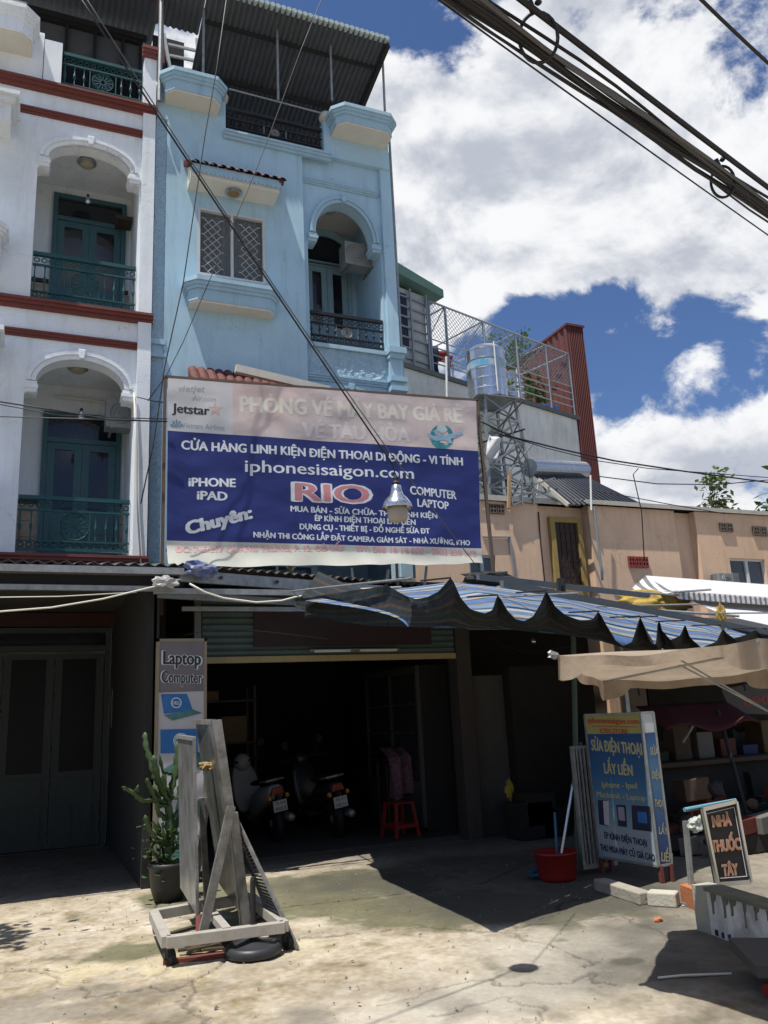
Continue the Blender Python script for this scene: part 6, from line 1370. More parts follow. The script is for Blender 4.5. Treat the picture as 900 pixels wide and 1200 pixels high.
# ------------------------------------------------------------------ white rendered building with cage terrace
P0 = at(472, 425, y=17.0); WZ = P0.z
wn_ = Vector((D17.y, -D17.x, 0))
cgb = thing('white_rendered_building', P0.xy.to_3d(), 'tall whitish rendered wall with caged roof terrace behind the water tank', 'building')
wf = Face(P0, D17, nz)
M_wr = mat('weathered_white_render', (.70, .71, .67), .9, col2=(.56, .58, .54), nscale=1.4, amt=.8, streak=.6, bump=.3, crackle=.7)
Lw = wf.ab(680, 490)[0]
def wbox(name, a0, a1, d0, d1, z0, z1, m, par=None):
    """box along the wall: a from the left end, d depth behind the wall plane"""
    P = [P0+D17*a-wn_*(-0)+D17*0 for a in (0,)]
    q_ = []
    for z in (z0, z1):
        for a, d in ((a0, d0), (a1, d0), (a1, d1), (a0, d1)):
            p = P0+D17*a-wn_*d*1.0; q_.append(Vector((p.x, p.y, WZ+z)))
    return obj(name, MB().add(q_, [(0,3,2,1),(4,5,6,7),(0,1,5,4),(1,2,6,5),(2,3,7,6),(3,0,4,7)]), m, par or cgb)
if wn_.dot(CAM-P0) < 0: wn_ = -wn_
wbox('wall', -1.2, Lw, 0, 9, -WZ, -.12, M_wr); wbox('parapet_ledge', -1.2, Lw+.03, -.06, .2, -.118, .0, mat('dark_ledge', (.10, .11, .11), .8, streak=.4))
wbox('terrace_floor', -1.2, Lw, .201, 8.9, -.118, -.01, M_wr)
def wp(a, d, z): p = P0+D17*a-wn_*d; return Vector((p.x, p.y, WZ+z))
zc_ = wf.ab(505, 352)[1]-0; a0c = wf.ab(508, 400)[0]; a1c = Lw-.05
M_cage = mat('cage_steel', (.26, .30, .33), .55, .3, nscale=9)
posts = [wf.ab(px, 420)[0] for px in (508, 527, 571, 608, 642, 668)]
for a in posts:
    for d in (.05, 2.6): obj('cage_post', MB().tube([wp(a, d, 0), wp(a, d, zc_)], .035, 6), M_cage, cgb)
for d in (.05, 2.6):
    for z in (zc_, .30, .52, .74, .95): obj('cage_rail', MB().tube([wp(a0c, d, z), wp(a1c, d, z)], .028 if z > 2 else .018, 6), M_cage, cgb)
for a in posts: obj('cage_crossbar', MB().tube([wp(a, .05, zc_), wp(a, 2.6, zc_)], .025, 6), M_cage, cgb)
for i in range(len(posts)-1): obj('cage_brace', MB().tube([wp(posts[i], .05, zc_), wp(posts[i+1], 2.6, zc_)], .018, 5), M_cage, cgb)
cl_ = MB(); n = 46; Hc = zc_-1.0
for i in range(-14, n):
    for s_ in (1, -1):
        w_ = (a1c-a0c)/n; aa = a0c+i*w_; t0, t1 = 0, 1
        A_, B_ = (aa, aa+Hc) if s_ > 0 else (aa+Hc, aa)
        # clip to the bay
        u0, u1 = A_, B_; z0_, z1_ = 1.0, zc_
        if s_ > 0:
            if u0 < a0c: z0_ += a0c-u0; u0 = a0c
            if u1 > a1c: z1_ -= u1-a1c; u1 = a1c
        else:
            if u0 > a1c: z0_ += u0-a1c; u0 = a1c
            if u1 < a0c: z1_ -= a0c-u1; u1 = a0c
        if z1_-z0_ > .05: cl_.bar(wp(u0, .05, z0_), wp(u1, .05, z1_), .009)
cw = obj('chain_link', cl_, M_cage, cgb, recalc=False); cw['kind'] = 'stuff'
# panelled stair hut with green roof at the left
gh0, gh1 = wf.ab(455, 380)[0], wf.ab(503, 380)[0]; gz = wf.ab(505, 352)[1]+.12
wbox('stair_hut', gh0, gh1, .12, 3.5, 0, gz, mat('grey_panel', (.40, .42, .42), .7, nscale=4, streak=.3))
for i in range(7): wbox('hut_rail', gh0, gh1+.02, .06, .10, .2+i*.28, .24+i*.28, M_cage)
for a in (gh0+.4, gh0+.8, gh1-.05): wbox('hut_post', a, a+.05, .02, .055, 0, gz, M_cage)
wbox('hut_window', gh0+.45, gh0+.75, .10, .118, .5, 2.0, M_glass)
obj('hut_roof', MB().add([wp(gh0-1, -.15, gz+.35), wp(gh1+.45, -.15, gz-.0), wp(gh1+.45, 3.6, gz-.0), wp(gh0-1, 3.6, gz+.35), wp(gh0-1, -.15, gz+.7), wp(gh1+.45, -.15, gz+.22), wp(gh1+.45, 3.6, gz+.22), wp(gh0-1, 3.6, gz+.7)], [(0,3,2,1),(4,5,6,7),(0,1,5,4),(1,2,6,5),(2,3,7,6),(3,0,4,7)]), mat('green_fascia', (.10, .19, .16), .7, nscale=4), cgb)
wp1 = at(525, 470, y=17.2); obj('drain_pipe', MB().tube([at(523, 418, y=17.1), at(524, 470, y=17.1)], .03, 6), M_screen, cgb)
def drape(label, px, py, w_, h_, m, seed, d=.9):
    b_ = wf.ab(px, py); c = wp(b_[0], d, b_[1]+.0); rr_ = random.Random(seed)
    o = obj('hanging_cloth', MB().grid(lambda u, v: c+D17*(u-.5)*w_*(1-.25*v)+wn_*(.06*math.sin(u*9+seed)+.03*math.sin(v*7))+Vector((0, 0, -v*h_*(1+.1*math.sin(u*5+seed)))), 10, 8), m, smooth=True, solid=.01, recalc=False); tag(o, label, 'laundry', 'laundry on the caged terrace')
drape('dark grey shirt hanging at the left of the terrace laundry', 527, 388, .5, .95, mat('dark_cloth', (.05, .05, .06), .9), 1); drape('navy trousers hanging beside the dark shirt on the caged terrace', 536, 391, .4, .9, mat('navy_cloth', (.02, .03, .07), .9), 2); drape('red cloth bundled on the terrace line above the tank', 548, 398, .7, .35, mat('red_cloth', (.25, .04, .04), .9), 3)
def leafy(root, c, r, n, L_, m, seed, sq=(1,1,1), name='foliage'):
    rr_ = random.Random(seed); mb = MB(); cl2 = [Vector((rr_.gauss(0, .5), rr_.gauss(0, .5), rr_.gauss(0, .5))) for _ in range(14)]
    for i in range(n):
        q_ = rr_.choice(cl2)+Vector((rr_.gauss(0, .24), rr_.gauss(0, .24), rr_.gauss(0, .2))); q_ = Vector((q_.x*sq[0], q_.y*sq[1], q_.z*sq[2]))*r
        p = Vector(c)+q_; d = Vector((rr_.gauss(0, 1), rr_.gauss(0, 1), rr_.gauss(-.2, .7))).normalized(); s_ = d.cross(Vector((rr_.random(), rr_.random(), 1))).normalized()*L_*.3
        mb.add([p, p+d*L_*.5+s_, p+d*L_, p+d*L_*.5-s_], [(0,1,2,3)])
    o = obj(name, mb, m, root, recalc=False); o['kind'] = 'stuff'; return o
M_lightleaf = mat('fresh_leaf', (.09, .15, .04), .55, col2=(.05, .10, .025), nscale=5, trans=.3)
for px, py, r_, lab in ((632, 398, .55, 'feathery green shrub rising above the middle of the caged terrace'), (603, 440, .4, 'low green pot plant behind the railing left of the small tank'), (655, 448, .35, 'low green pot plant near the right end of the terrace railing')):
    b_ = wf.ab(px, py); c = wp(b_[0], .9, b_[1]); t_ = thing('terrace_plant', c-Vector((0, 0, b_[1]-.0)), lab, 'plant', 'plants on the caged terrace')
    leafy(t_, c, r_, 260, .16, M_lightleaf, int(px)); obj('stem', MB().tube([wp(b_[0], .9, .25), c], .02, 5), M_bark, t_); obj('pot', MB().lathe([(.12, 0), (.17, .25), (.19, .27)], wp(b_[0], .9, 0), 12), M_tile, t_)
b_ = wf.ab(661, 468); tag(obj('blue_crate', MB().box(*(lambda c: (c.x-.35, c.x+.35, c.y-.2, c.y+.2, c.z-.15, c.z+.25))(wp(b_[0], .7, .18))), mat('crate_blue', (.03, .12, .32), .5), bevel=.02), 'blue plastic crate behind the terrace railing at its right end', 'crate')
# ------------------------------------------------------------------ water tanks
def tank(loc, r, h, label, banded=True):
    t_ = thing('water_tank', (0,0,0), label, 'water tank', 'stainless water tanks')
    prof = [(.02, 0), (r*.8, .0), (r, .06)]; k = 5
    for i in range(k):
        z0 = .06+(h-.2)*i/k; dz = (h-.2)/k; prof += [(r, z0+dz*.12), (r, z0+dz*.78), (r*1.03, z0+dz*.82), (r*1.03, z0+dz*.88), (r, z0+dz*.92)]
    prof += [(r, h-.14), (r*.7, h-.03), (r*.25, h), (.02, h)]
    obj('drum', MB().lathe(prof, (0,0,0), 40), M_steel, t_, smooth=False)
    if banded: obj('label_band', MB().lathe([(r*1.005, h*.55), (r*1.005, h*.70)], (0,0,0), 40, cap=False), mat('pale_blue_label', (.10, .32, .50), .3, col2=(.4, .5, .55), nscale=3, amt=1), t_)
    obj('hatch', MB().lathe([(r*.24, h-.02), (r*.24, h+.05), (r*.1, h+.08)], (0,0,0), 20), M_steel, t_)
    obj('overflow_pipe', MB().tube([(-r*.1, -r*1.08, h*.95), (-r*.1, -r*1.08, .1)], .018, 6), M_screen, t_)
    t_.location = loc; return t_
tc_ = at(573, 470, y=15.9); tank(tc_+Vector((0,0,-.05)), .47, 1.42, 'large banded stainless steel water tank on the lattice tower')
tower = thing('lattice_tower', (tc_.x, tc_.y, 6.2), 'rusty grey steel lattice tower carrying the large water tank', 'tower')
tz0, tz1 = 5.9, tc_.z-.07
legs = [(tc_.x-.35, tc_.y-.4), (tc_.x+.45, tc_.y-.4), (tc_.x+.45, tc_.y+.4), (tc_.x-.35, tc_.y+.4)]
foot = [(x+(x-tc_.x)*.55, y+(y-tc_.y)*.4) for x, y in legs]
for (x, y), (fx, fy) in zip(legs, foot): obj('leg', MB().bar((fx, fy, tz0), (x, y, tz1), .06), M_metal, tower)
for k in range(5):
    z0_, z1_ = tz0+(tz1-tz0)*k/5, tz0+(tz1-tz0)*(k+1)/5
    f0, f1_ = k/5, (k+1)/5
    for i in range(4):
        j = (i+1) % 4; L0 = lambda q_, f: (foot[q_][0]+(legs[q_][0]-foot[q_][0])*f, foot[q_][1]+(legs[q_][1]-foot[q_][1])*f)
        a, b = L0(i, f0), L0(j, f1_); obj('diagonal', MB().bar((*a, z0_), (*b, z1_), .03), M_metal, tower)
        a, b = L0(j, f0), L0(i, f1_); obj('diagonal', MB().bar((*a, z0_), (*b, z1_), .03), M_metal, tower)
        a, b = L0(i, f1_), L0(j, f1_); obj('cross_bar', MB().bar((*a, z1_), (*b, z1_), .04), M_metal, tower)
obj('platform', MB().box(tc_.x-.55, tc_.x+.55, tc_.y-.5, tc_.y+.5, tz1, tz1+.03), M_metal, tower)
for px0, py0, px1, py1, mm in ((585, 500, 613, 470, M_wood), (560, 520, 615, 503, M_dark), (596, 490, 622, 590, M_metal), (606, 520, 560, 560, M_metal), (590, 560, 625, 520, M_metal), (600, 510, 640, 575, M_metal)):
    obj('loose_bar', MB().bar(at(px0, py0, y=15.2), at(px1, py1, y=15.4), .035), mm, tower)
tag(obj('torn_cloth', MB().grid(lambda u, v: at(574+14*u-6*v, 510+26*v+4*u, y=15.1)+Vector((0, .04*math.sin(u*7+v*5), 0)), 8, 8), mat('torn_white', (.6, .6, .6), .9), solid=.01, smooth=True), 'torn white cloth hanging on the tank tower', 'cloth')
cov_ = at(573, 590, y=16.4)
tag(obj('pale_board', MB().box(at(556, 500, y=16.6).x, at(583, 500, y=16.6).x, 16.6, 16.65, 6.0, 8.9), mat('pale_green_board', (.32, .38, .36), .8, streak=.4)), 'pale green board standing behind the tank tower', 'board')
b_ = wf.ab(626, 462); c = wp(b_[0], .8, .08); tank(c, .38, 1.15, 'smaller stainless water tank behind the railing of the caged terrace', False)
# ------------------------------------------------------------------ solar water heater and roof frame
hs = thing('solar_water_heater', at(650, 580, y=15.2), 'solar water heater with silver cylinder over dark tubes on the beige roof', 'solar heater')
sA, sB = at(620, 548, y=15.3), at(683, 551, y=16.4)
ax_ = (sB-sA)
obj('cylinder', MB().lathe([(.05, -.01), (.21, 0), (.22, .04), (.22, ax_.length), (.20, ax_.length+.03), (.02, ax_.length+.04)], sA, 24, axis=ax_), mat('heater_metal', (.42, .45, .50), .25, .8, nscale=5), hs, smooth=False)
tubes = MB(); n = 16
for i in range(n):
    a = sA.lerp(sB, .06+.9*i/n)+Vector((0, 0, -.12)); b = at(668+92*i/n, 592+1*i/n, y=14.5+.9*i/n)
    tubes.tube([a, b], .035, 6)
obj('collector_tubes', tubes, mat('collector_dark', (.05, .055, .07), .2, nscale=9), hs)['kind'] = 'stuff'
e0, e1_ = at(631, 562, y=15.2), at(666, 592, y=14.5)
obj('side_frame', MB().bar(e0, e1_, .06, .08).bar(at(632, 562, y=15.2), at(628, 592, y=15.2), .04), mat('frame_cream', (.5, .48, .40), .6), hs)
fr2 = MB()
for px0, py0, px1, py1 in ((600, 560, 660, 590), (605, 575, 650, 560), (600, 592, 645, 575), (595, 545, 600, 592), (612, 556, 612, 592), (622, 560, 626, 592), (600, 568, 626, 566), (600, 578, 640, 577)): fr2.bar(at(px0, py0, y=14.9), at(px1, py1, y=14.9), .035)
obj('stand', fr2, M_metal, hs)['kind'] = 'stuff'
obj('vertical_pole', MB().tube([at(693, 598, y=14.6), at(692, 557, y=14.6)], .022, 6), M_screen, hs); tag(obj('timber_post', MB().bar(at(596, 596, y=14.9), at(597, 552, y=14.9), .06), mat('pale_timber', (.4, .28, .15), .8)), 'short pale timber post standing left of the solar heater', 'post')
# ------------------------------------------------------------------ red corrugated stack
rt = thing('red_corrugated_screen', at(690, 560, y=23).xy.to_3d(), 'tall red-brown corrugated metal screen at the end of the white wall', 'screen wall')
M_redc = mat('red_corrugated', (.125, .035, .03), .6, col2=(.09, .028, .024), nscale=2.5)
ry0 = wp(Lw+.08, -.1, 0).y
rxa, rxb = at(666, 400, y=ry0).x, at(683, 390, y=ry0).x; rzt = at(670, 382, y=ry0).z
obj('front_sheet', corr(rxa, rxb, 0, 0, 0, 1, 9, .03) if False else MB().grid(lambda u, v: (rxa+(rxb-rxa)*u, ry0+.03*math.sin(u*9*2*math.pi), 4+(rzt-4)*v), 72, 1), M_redc, rt, solid=.01)
obj('screen_body', MB().box(rxa+.02, rxb-.02, ry0+.06, ry0+9, 4, rzt-.04), M_redc, rt)
obj('side_sheet', MB().grid(lambda u, v: (rxa-.03*math.sin(u*60*math.pi)-.0, ry0+.03+9*u, 8+(rzt-8)*v), 240, 1), M_redc, rt, solid=.01)
obj('top_cap', MB().box(rxa-.05, rxb+.04, ry0-.06, ry0+9, rzt-.02, rzt+.05), M_redc, rt)
# ------------------------------------------------------------------ white awnings to the right
def quad3(name, pts, m, par, nu=24, nv=8, sagd=.05, sfn=None, solid=.01):
    a, b, c, d = pts
    f = lambda u, v: a.lerp(b, u).lerp(d.lerp(c, u), v)-Vector((0, 0, sagd*math.sin(math.pi*v)*(1+.3*math.sin(u*12))))
    return attr_mesh(name, f, nu, nv, m, par, solid=solid, sfn=sfn or (lambda u, v: u))
M_ws = stripe_mat('grey_white_stripe', [(0, (.62, .62, .62)), (.5, (.16, .16, .17))], period=1/5, dirt=.35)
M_ws2 = stripe_mat('grey_white_valance', [(0, (.62, .62, .62)), (.55, (.2, .2, .21))], period=1/36, dirt=.35)
M_wc = mat('white_canvas', (.66, .66, .66), .8, nscale=3, amt=.4, trans=.2)
wa = thing('white_awning', at(800, 690, y=11.5), 'white awning with grey striped valance in front of the beige house', 'awning')
r0_, r1_ = at(757, 675, y=12.3), at(960, 690, y=12.6); f0_, f1_ = at(795, 693, y=10.6), at(1000, 708, y=10.6)
quad3('white_slope', (r0_, r1_, f1_, f0_), M_wc, wa)
quad3('striped_gable', (at(733, 697, y=11.9), r0_, f0_, f0_), M_ws, wa, sfn=lambda u, v: (u*.6+v*.4)*.999)
quad3('valance', (f0_, f1_, f1_+Vector((0, 0, -.13)), f0_+Vector((0, 0, -.13))), M_ws2, wa, nu=120, sagd=.0)
obj('front_pole', MB().tube([at(790, 694, y=10.6), at(833, 691, y=10.5)], .02, 6), M_metal, wa); obj('front_pole', MB().tube([at(735, 693, y=10.8), at(800, 698, y=10.6)], .02, 6), M_metal, wa)
wb = thing('lower_white_awning', at(860, 720, y=9.8), 'plain white awning sloping down at the right frame edge below the striped one', 'awning')
quad3('white_slope', (at(803, 700, y=11.0), at(980, 716, y=11.2), at(1010, 758, y=9.4), at(878, 728, y=9.6)), M_wc, wb)
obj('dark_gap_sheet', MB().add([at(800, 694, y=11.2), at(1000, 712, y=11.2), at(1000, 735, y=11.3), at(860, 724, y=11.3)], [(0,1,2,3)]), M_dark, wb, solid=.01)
yt = tag(obj('yellow_tarp', crumple(at(762, 708, y=11.1), .27, (2.6, .5, .72), 12, 4), mat('yellow_tarp', (.45, .30, .06), .7, col2=(.25, .17, .04), nscale=9, amt=.9), None, smooth=True), 'crumpled yellow tarp bunched under the striped gable of the white awning', 'tarp')
tag(obj('yellow_rag', crumple(at(845, 722, y=8.9), .09, (.7, .6, 2.0), 14), mat('yellow_tarp', (.45,.3,.06)), None), 'yellow rag tied over the pole at the right of the blue awning', 'rag')
obj('long_pole', MB().tube([at(728, 712, y=9.6), at(866, 722, y=9.0)], .02, 6), M_metal, wa)

# ------------------------------------------------------------------ dark market corner under the awnings
mk = thing('market_stall', (8.6, 9.0, 0), 'dark cluttered stall counter in the shade behind the pharmacy sign', 'stall')
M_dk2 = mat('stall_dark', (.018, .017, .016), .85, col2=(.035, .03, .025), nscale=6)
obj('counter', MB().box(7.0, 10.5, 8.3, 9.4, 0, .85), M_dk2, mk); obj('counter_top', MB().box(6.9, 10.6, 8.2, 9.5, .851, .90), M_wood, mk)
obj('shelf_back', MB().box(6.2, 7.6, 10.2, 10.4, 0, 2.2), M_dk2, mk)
obj('stall_frame', MB().bar((6.4, 8.0, 0), (6.4, 8.0, 2.5), .05).bar((6.4, 8.0, 1.8), (9.5, 8.6, 1.85), .03).bar((9.6, 8.2, 0), (9.3, 8.2, 2.3), .05), M_metal, mk)
goods = [('green', (.014, .03, .018)), ('brown', (.07, .045, .03)), ('white', (.14, .14, .13)), ('red', (.10, .018, .014)), ('blue', (.02, .035, .09)), ('ochre', (.10, .07, .03))]
for i in range(18):
    nm, c__ = goods[i % 6]; x = 7.1+(i % 9)*.37; y = 8.5+.5*(i//9); h_ = .12+.10*((i*7) % 4)
    tag(obj('goods_box', MB().box(x, x+.26, y, y+.3, .901, .901+h_), mat('goods_'+nm, c__, .7), bevel=.01), f'{nm} box {"at the front" if i < 9 else "at the back"} of the dark stall counter, {["far left end","second from the left end","left part","left of the middle","middle","right of the middle","right part","near the right end","right end"][i % 9]}', 'box', 'goods on the stall counter')
ru = thing('red_stall_umbrella', (7.2, 7.8, 0), 'dark red stall cloth stretched in the shade under the beige parasol', 'umbrella')
ra = at(745, 828, y=8.4); rb = at(850, 822, y=8.2)
obj('cloth', MB().grid(lambda u, v: ra.lerp(rb, u)+Vector((0, -.5*v+.0, -.28*v+.05*math.sin(u*9)*v)), 24, 8), mat('dark_red_cloth', (.065, .010, .013), .8), ru, solid=.01, smooth=True)
obj('pole', MB().tube([at(841, 832, y=8.0), at(884, 985, y=7.3)], .025, 6), M_dark, ru); obj('pole', MB().tube([at(800, 870, y=8.4), at(815, 845, y=8.3)], .02, 6), M_metal, ru)
gt = thing('grey_side_tarp', (9.5, 8.0, 1.5), 'grey tarp with faded red digits hanging at the right edge in the shade', 'tarp')
gpl = Face((0, 8.2, 0), (1,0,0), nz)
gpl.poly([(845, 808), (935, 790), (935, 838), (858, 836)], mat('grey_tarp', (.07, .066, .066), .8, nscale=6), gt, 'cloth', 0)
gpl.text('0908', (872, 829), (912, 822), 11, mat('dull_red_print', (.22, .05, .04), .7), gt, bold=.03)
# parked motorbike deep in the market shade
mb_ = make_scooter(1, 'dark motorbike parked in the market shade at the right edge', (7.9, 7.2, .0), 200, ('59-X1', '246.18'), False)
tag(obj('potted_shrub_pot', MB().lathe([(.14, 0), (.2, .3), (.18, .3), (.02, .26)], (6.5, 7.8, 0), 18), M_tile), 'terracotta pot on the shaded ground behind the light-box sign', 'pot')
fd = thing('floor_clutter_bags', (6.9, 8.2, 0), 'pile of dark sacks beside the stall in deep shade', 'sacks')
for i in range(5): obj('sack', crumple((6.3+.35*i, 8.5+.2*(i % 2), .22), .25, (1, .8, .9), 20+i), M_dk2, fd, smooth=True)
0 and tag(obj('gas_cylinder_red', MB().lathe([(.12, 0), (.14, .03), (.14, .42), (.08, .5), (.03, .53), (.03, .58), (.01, .6)], (5.75, 8.9, 0), 20), M_plastic_red, smooth=True), 'small red cylinder in the shade behind the red tub', 'gas bottle')
tag(obj('yellow_bag', crumple(at(597, 925, y=9.9), .075, (.7, .6, 1.5), 31), mat('yellow_plastic', (.35, .28, .03), .5)), 'yellow plastic bag hanging on the brown post of the shop', 'bag')
dp = thing('grey_door_panel', (5.95, 10.4, 0), 'grey folding door leaf standing in the shade right of the shop post', 'door panel')
obj('leaf', MB().box(5.72, 6.35, 10.4, 10.45, 0, 2.1), mat('grey_leaf', (.10, .10, .095), .8, nscale=5, streak=.4), dp); obj('handle', MB().box(6.25, 6.28, 10.36, 10.399, 1.0, 1.15), M_metal, dp)

# ------------------------------------------------------------------ hanging lamp on its wire
LP = Vector((2.115, 4.67, 2.92))
la = thing('hanging_lamp', LP, 'bell-shaped aluminium street lamp hanging from a wire in front of the banner', 'lamp')
rl = .098
obj('shade', MB().lathe([(.022, .125), (.030, .118), (.036, .085), (.045, .055), (.07, .03), (.09, .0), (.098, -.03), (.096, -.034), (.086, .0), (.065, .028), (.03, .06)], LP, 36, cap=False), M_steel, la, smooth=True)
obj('glass_globe', MB().lathe([(.064, -.02), (.066, -.05), (.064, -.09), (.055, -.115), (.02, -.122)], LP, 28), mat('frosted_glass', (.50, .47, .42), .35, nscale=5, trans=.35), la, smooth=True)
obj('socket', MB().lathe([(.018, .12), (.028, .135), (.018, .15), (.018, .17), (.008, .19)], LP, 14), M_black, la)
hook = LP+Vector((-.02, 0, .265))
obj('drop_wire', MB().tube([LP+Vector((0, 0, .19)), hook], .004, 5), M_cable, la)
# ------------------------------------------------------------------ cables
def cable(name, pts, r, label, cat='cable', grp=None, m=M_cable, n=6):
    return tag(obj(name, MB().tube(pts, r, n), m, smooth=True, recalc=False), label, cat, grp)
T0 = at(88, -12, y=3.9)
cable('lamp_wire', sag(T0, hook, .02, 14), .0055, 'thick black wire running down from the top left to the hanging lamp', n=6)
cable('lamp_wire', [p+Vector((.018, 0, .016)) for p in sag(T0+Vector((.0, 0, .01)), hook+Vector((0,0,.02)), .05, 14)]+[at(565, 672, y=5.7)], .0035, 'thin grey wire beside the lamp wire, going on to the awning', m=M_greycable)
CZ = 4.4; CS = .52; A7 = at(536, -4, z=CZ); B7 = at(900, 248, z=CZ); dC = (B7-A7); rC = dC.normalized().cross(nz).normalized()
offs = [(0, 0, .035), (.05, .02, .028), (-.045, .015, .024), (.03, -.05, .022), (.10, -.02, .02), (-.09, .03, .014), (.02, .06, .018), (-.02, -.08, .012), (.07, .09, .016)]
for i, (u, v, r_) in enumerate(offs):
    pts = [A7-dC*1.6+dC*4.2*t/40+rC*CS*(u+.02*math.sin(t*.9+i*2))+Vector((0, 0, CS*(v+.025*math.sin(t*.7+i)))) for t in range(41)]
    cable('overhead_cable', pts, r_*CS, ['thickest black cable at the heart of the overhead bundle', 'second thickest cable, lying along the upper right of the bundle heart', 'cable lying along the lower left side of the bundle heart', 'cable riding under the bundle heart', 'outermost cable on the upper side of the overhead bundle', 'thin cable, outermost on the lower left side of the overhead bundle', 'cable riding on top of the bundle heart', 'thinnest cable, hanging lowest in the overhead bundle', 'thin cable riding highest in the overhead bundle'][i], grp='cables of the overhead bundle', m=M_greycable if i in (1, 4, 5) else M_cable)
for k, (px, py, px2, py2, r_, lab) in enumerate(((608, -8, 903, 218, .03, 'thick upper cable running just above the overhead bundle'), (515, -5, 903, 274, .009, 'thin lower cable running just below the overhead bundle'), (822, -5, 903, 72, .016, 'lone cable crossing the extreme top right corner of the sky'))):
    a, b = at(px, py, z=4.5), at(px2, py2, z=4.5); d_ = b-a; cable('overhead_cable', sag(a-d_*.8, b+d_*.8, .03, 20), r_*CS, lab)
for px, py, s_ in ((631, 44, 1), (847, 213, .8)):
    c = at(px, py, z=CZ); s_ *= CS; h_ = thing('cable_ring', c, 'black hanger ring clipped round the overhead cables, ' + ('upper left one' if px < 700 else 'lower right one'), 'cable ring', 'hanger rings on the overhead cables')
    obj('ring', MB().tube([c+rC*(.0)+RT*.16*s_*math.cos(a*math.pi/12)+UP*.21*s_*math.sin(a*math.pi/12) for a in range(24)], .008, 6, closed=True), M_cable, h_, smooth=True)
    obj('clamp', MB().tube([c+UP*.20*s_-RT*.02, c+UP*.30*s_-RT*.04], .015, 6).lathe([(.006, 0), (.017, .012), (.006, .03)], c+UP*.27*s_, 8), M_cable, h_)
W2 = [([(266, -6), (254, 80), (240, 160), (215, 330), (193, 430), (180, 520), (165, 590)], 9.6, .008, 'thin black wire hanging down across the left of the blue front'), ([(378, -4), (352, 60), (330, 120), (300, 200), (262, 290), (215, 400), (195, 440), (173, 470)], 9.7, .006, 'thin black wire sloping across the blue window to the left pier'),
      ([(-5, 470), (60, 480), (130, 492), (196, 494)], 9.9, .009, 'dark wire crossing the lower balcony of the white house'), ([(-5, 473), (70, 487), (120, 489), (196, 491)], 9.95, .006, 'second dark wire crossing the lower balcony just beside the first'), ([(-5, 488), (100, 491), (160, 492)], 9.9, .007, 'pale grey wire crossing the lower balcony below the dark wires')]
for i, (l, y, r_, lab) in enumerate(W2): cable('thin_wire', [at(px, py, y=y) for px, py in l], r_, lab, 'wire', m=M_greycable if i == 4 else M_cable)
for l, r_, lab in (([(560, 492), (600, 512), (660, 527), (720, 540), (800, 552), (905, 566)], .018, 'twisted black cable leading right from the tank tower to the frame edge'), ([(575, 505), (640, 525), (700, 540), (760, 549), (905, 560)], .010, 'thin black wire just below the twisted cable right of the tower'), ([(700, 558), (770, 567), (840, 568), (905, 562)], .012, 'black cable sagging low over the beige roof'), ([(748, 549), (742, 556), (752, 600), (755, 655)], .012, 'black wire hanging down from the cable to the red vent blocks'), ([(700, 575), (790, 592), (850, 602)], .010, 'thin black wire low over the corrugated beige roof')):
    cable('distant_cable', [at(px, py, y=14.2) for px, py in l], r_, lab)
cable('white_rope', [at(px, py, y=9.12) for px, py in ((-5, 717), (60, 712), (120, 702), (170, 690), (200, 683))], .010, 'pale rope hanging under the canopy beam over the left doorway', 'rope', m=M_cream)
cable('white_rope', [at(px, py, y=9.12) for px, py in ((-5, 700), (70, 699), (160, 694))], .006, 'thin pale cord stretched along the canopy over the left doorway', 'rope', m=M_cream)
cable('white_rope', [at(px, py, y=9.1) for px, py in ((222, 684), (240, 694), (262, 701), (300, 706), (330, 704), (345, 700), (390, 692), (470, 688))], .012, 'pale rope drooping from the beam to the left corner of the striped awning', 'rope', m=M_cream)
cable('sagging_wire', [at(px, py, y=9.9) for px, py in ((215, 745), (245, 738), (280, 737), (330, 742), (385, 749))], .006, 'thin wire with white ties hanging in front of the green shutter', 'wire', m=M_greycable)
cable('pier_cable', [at(px, py, y=FY-.1) for px, py in ((157, 460), (160, 520), (160, 580), (165, 660))], .012, 'pale cable running down the right pier of the white house', m=M_cream)
cable('pier_cable', [at(px, py, y=10.5) for px, py in ((160, 465), (180, 470), (195, 472))], .007, 'short black cable looping from the white pier to the banner')
cable('shade_wire', [at(px, py, y=9.8) for px, py in ((570, 745), (590, 757), (620, 765), (670, 757))], .008, 'black wire sagging in the shade right of the shop post', 'wire')
sb = at(625, 751, y=9.8); bu_ = thing('bare_bulb', sb, 'small bare bulb hanging in the shade right of the shop post', 'bulb')
obj('bulb', MB().lathe([(.01, 0), (.035, .03), (.035, .06), (.015, .09)], sb-Vector((0,0,.05)), 12), M_steel, bu_, smooth=True)
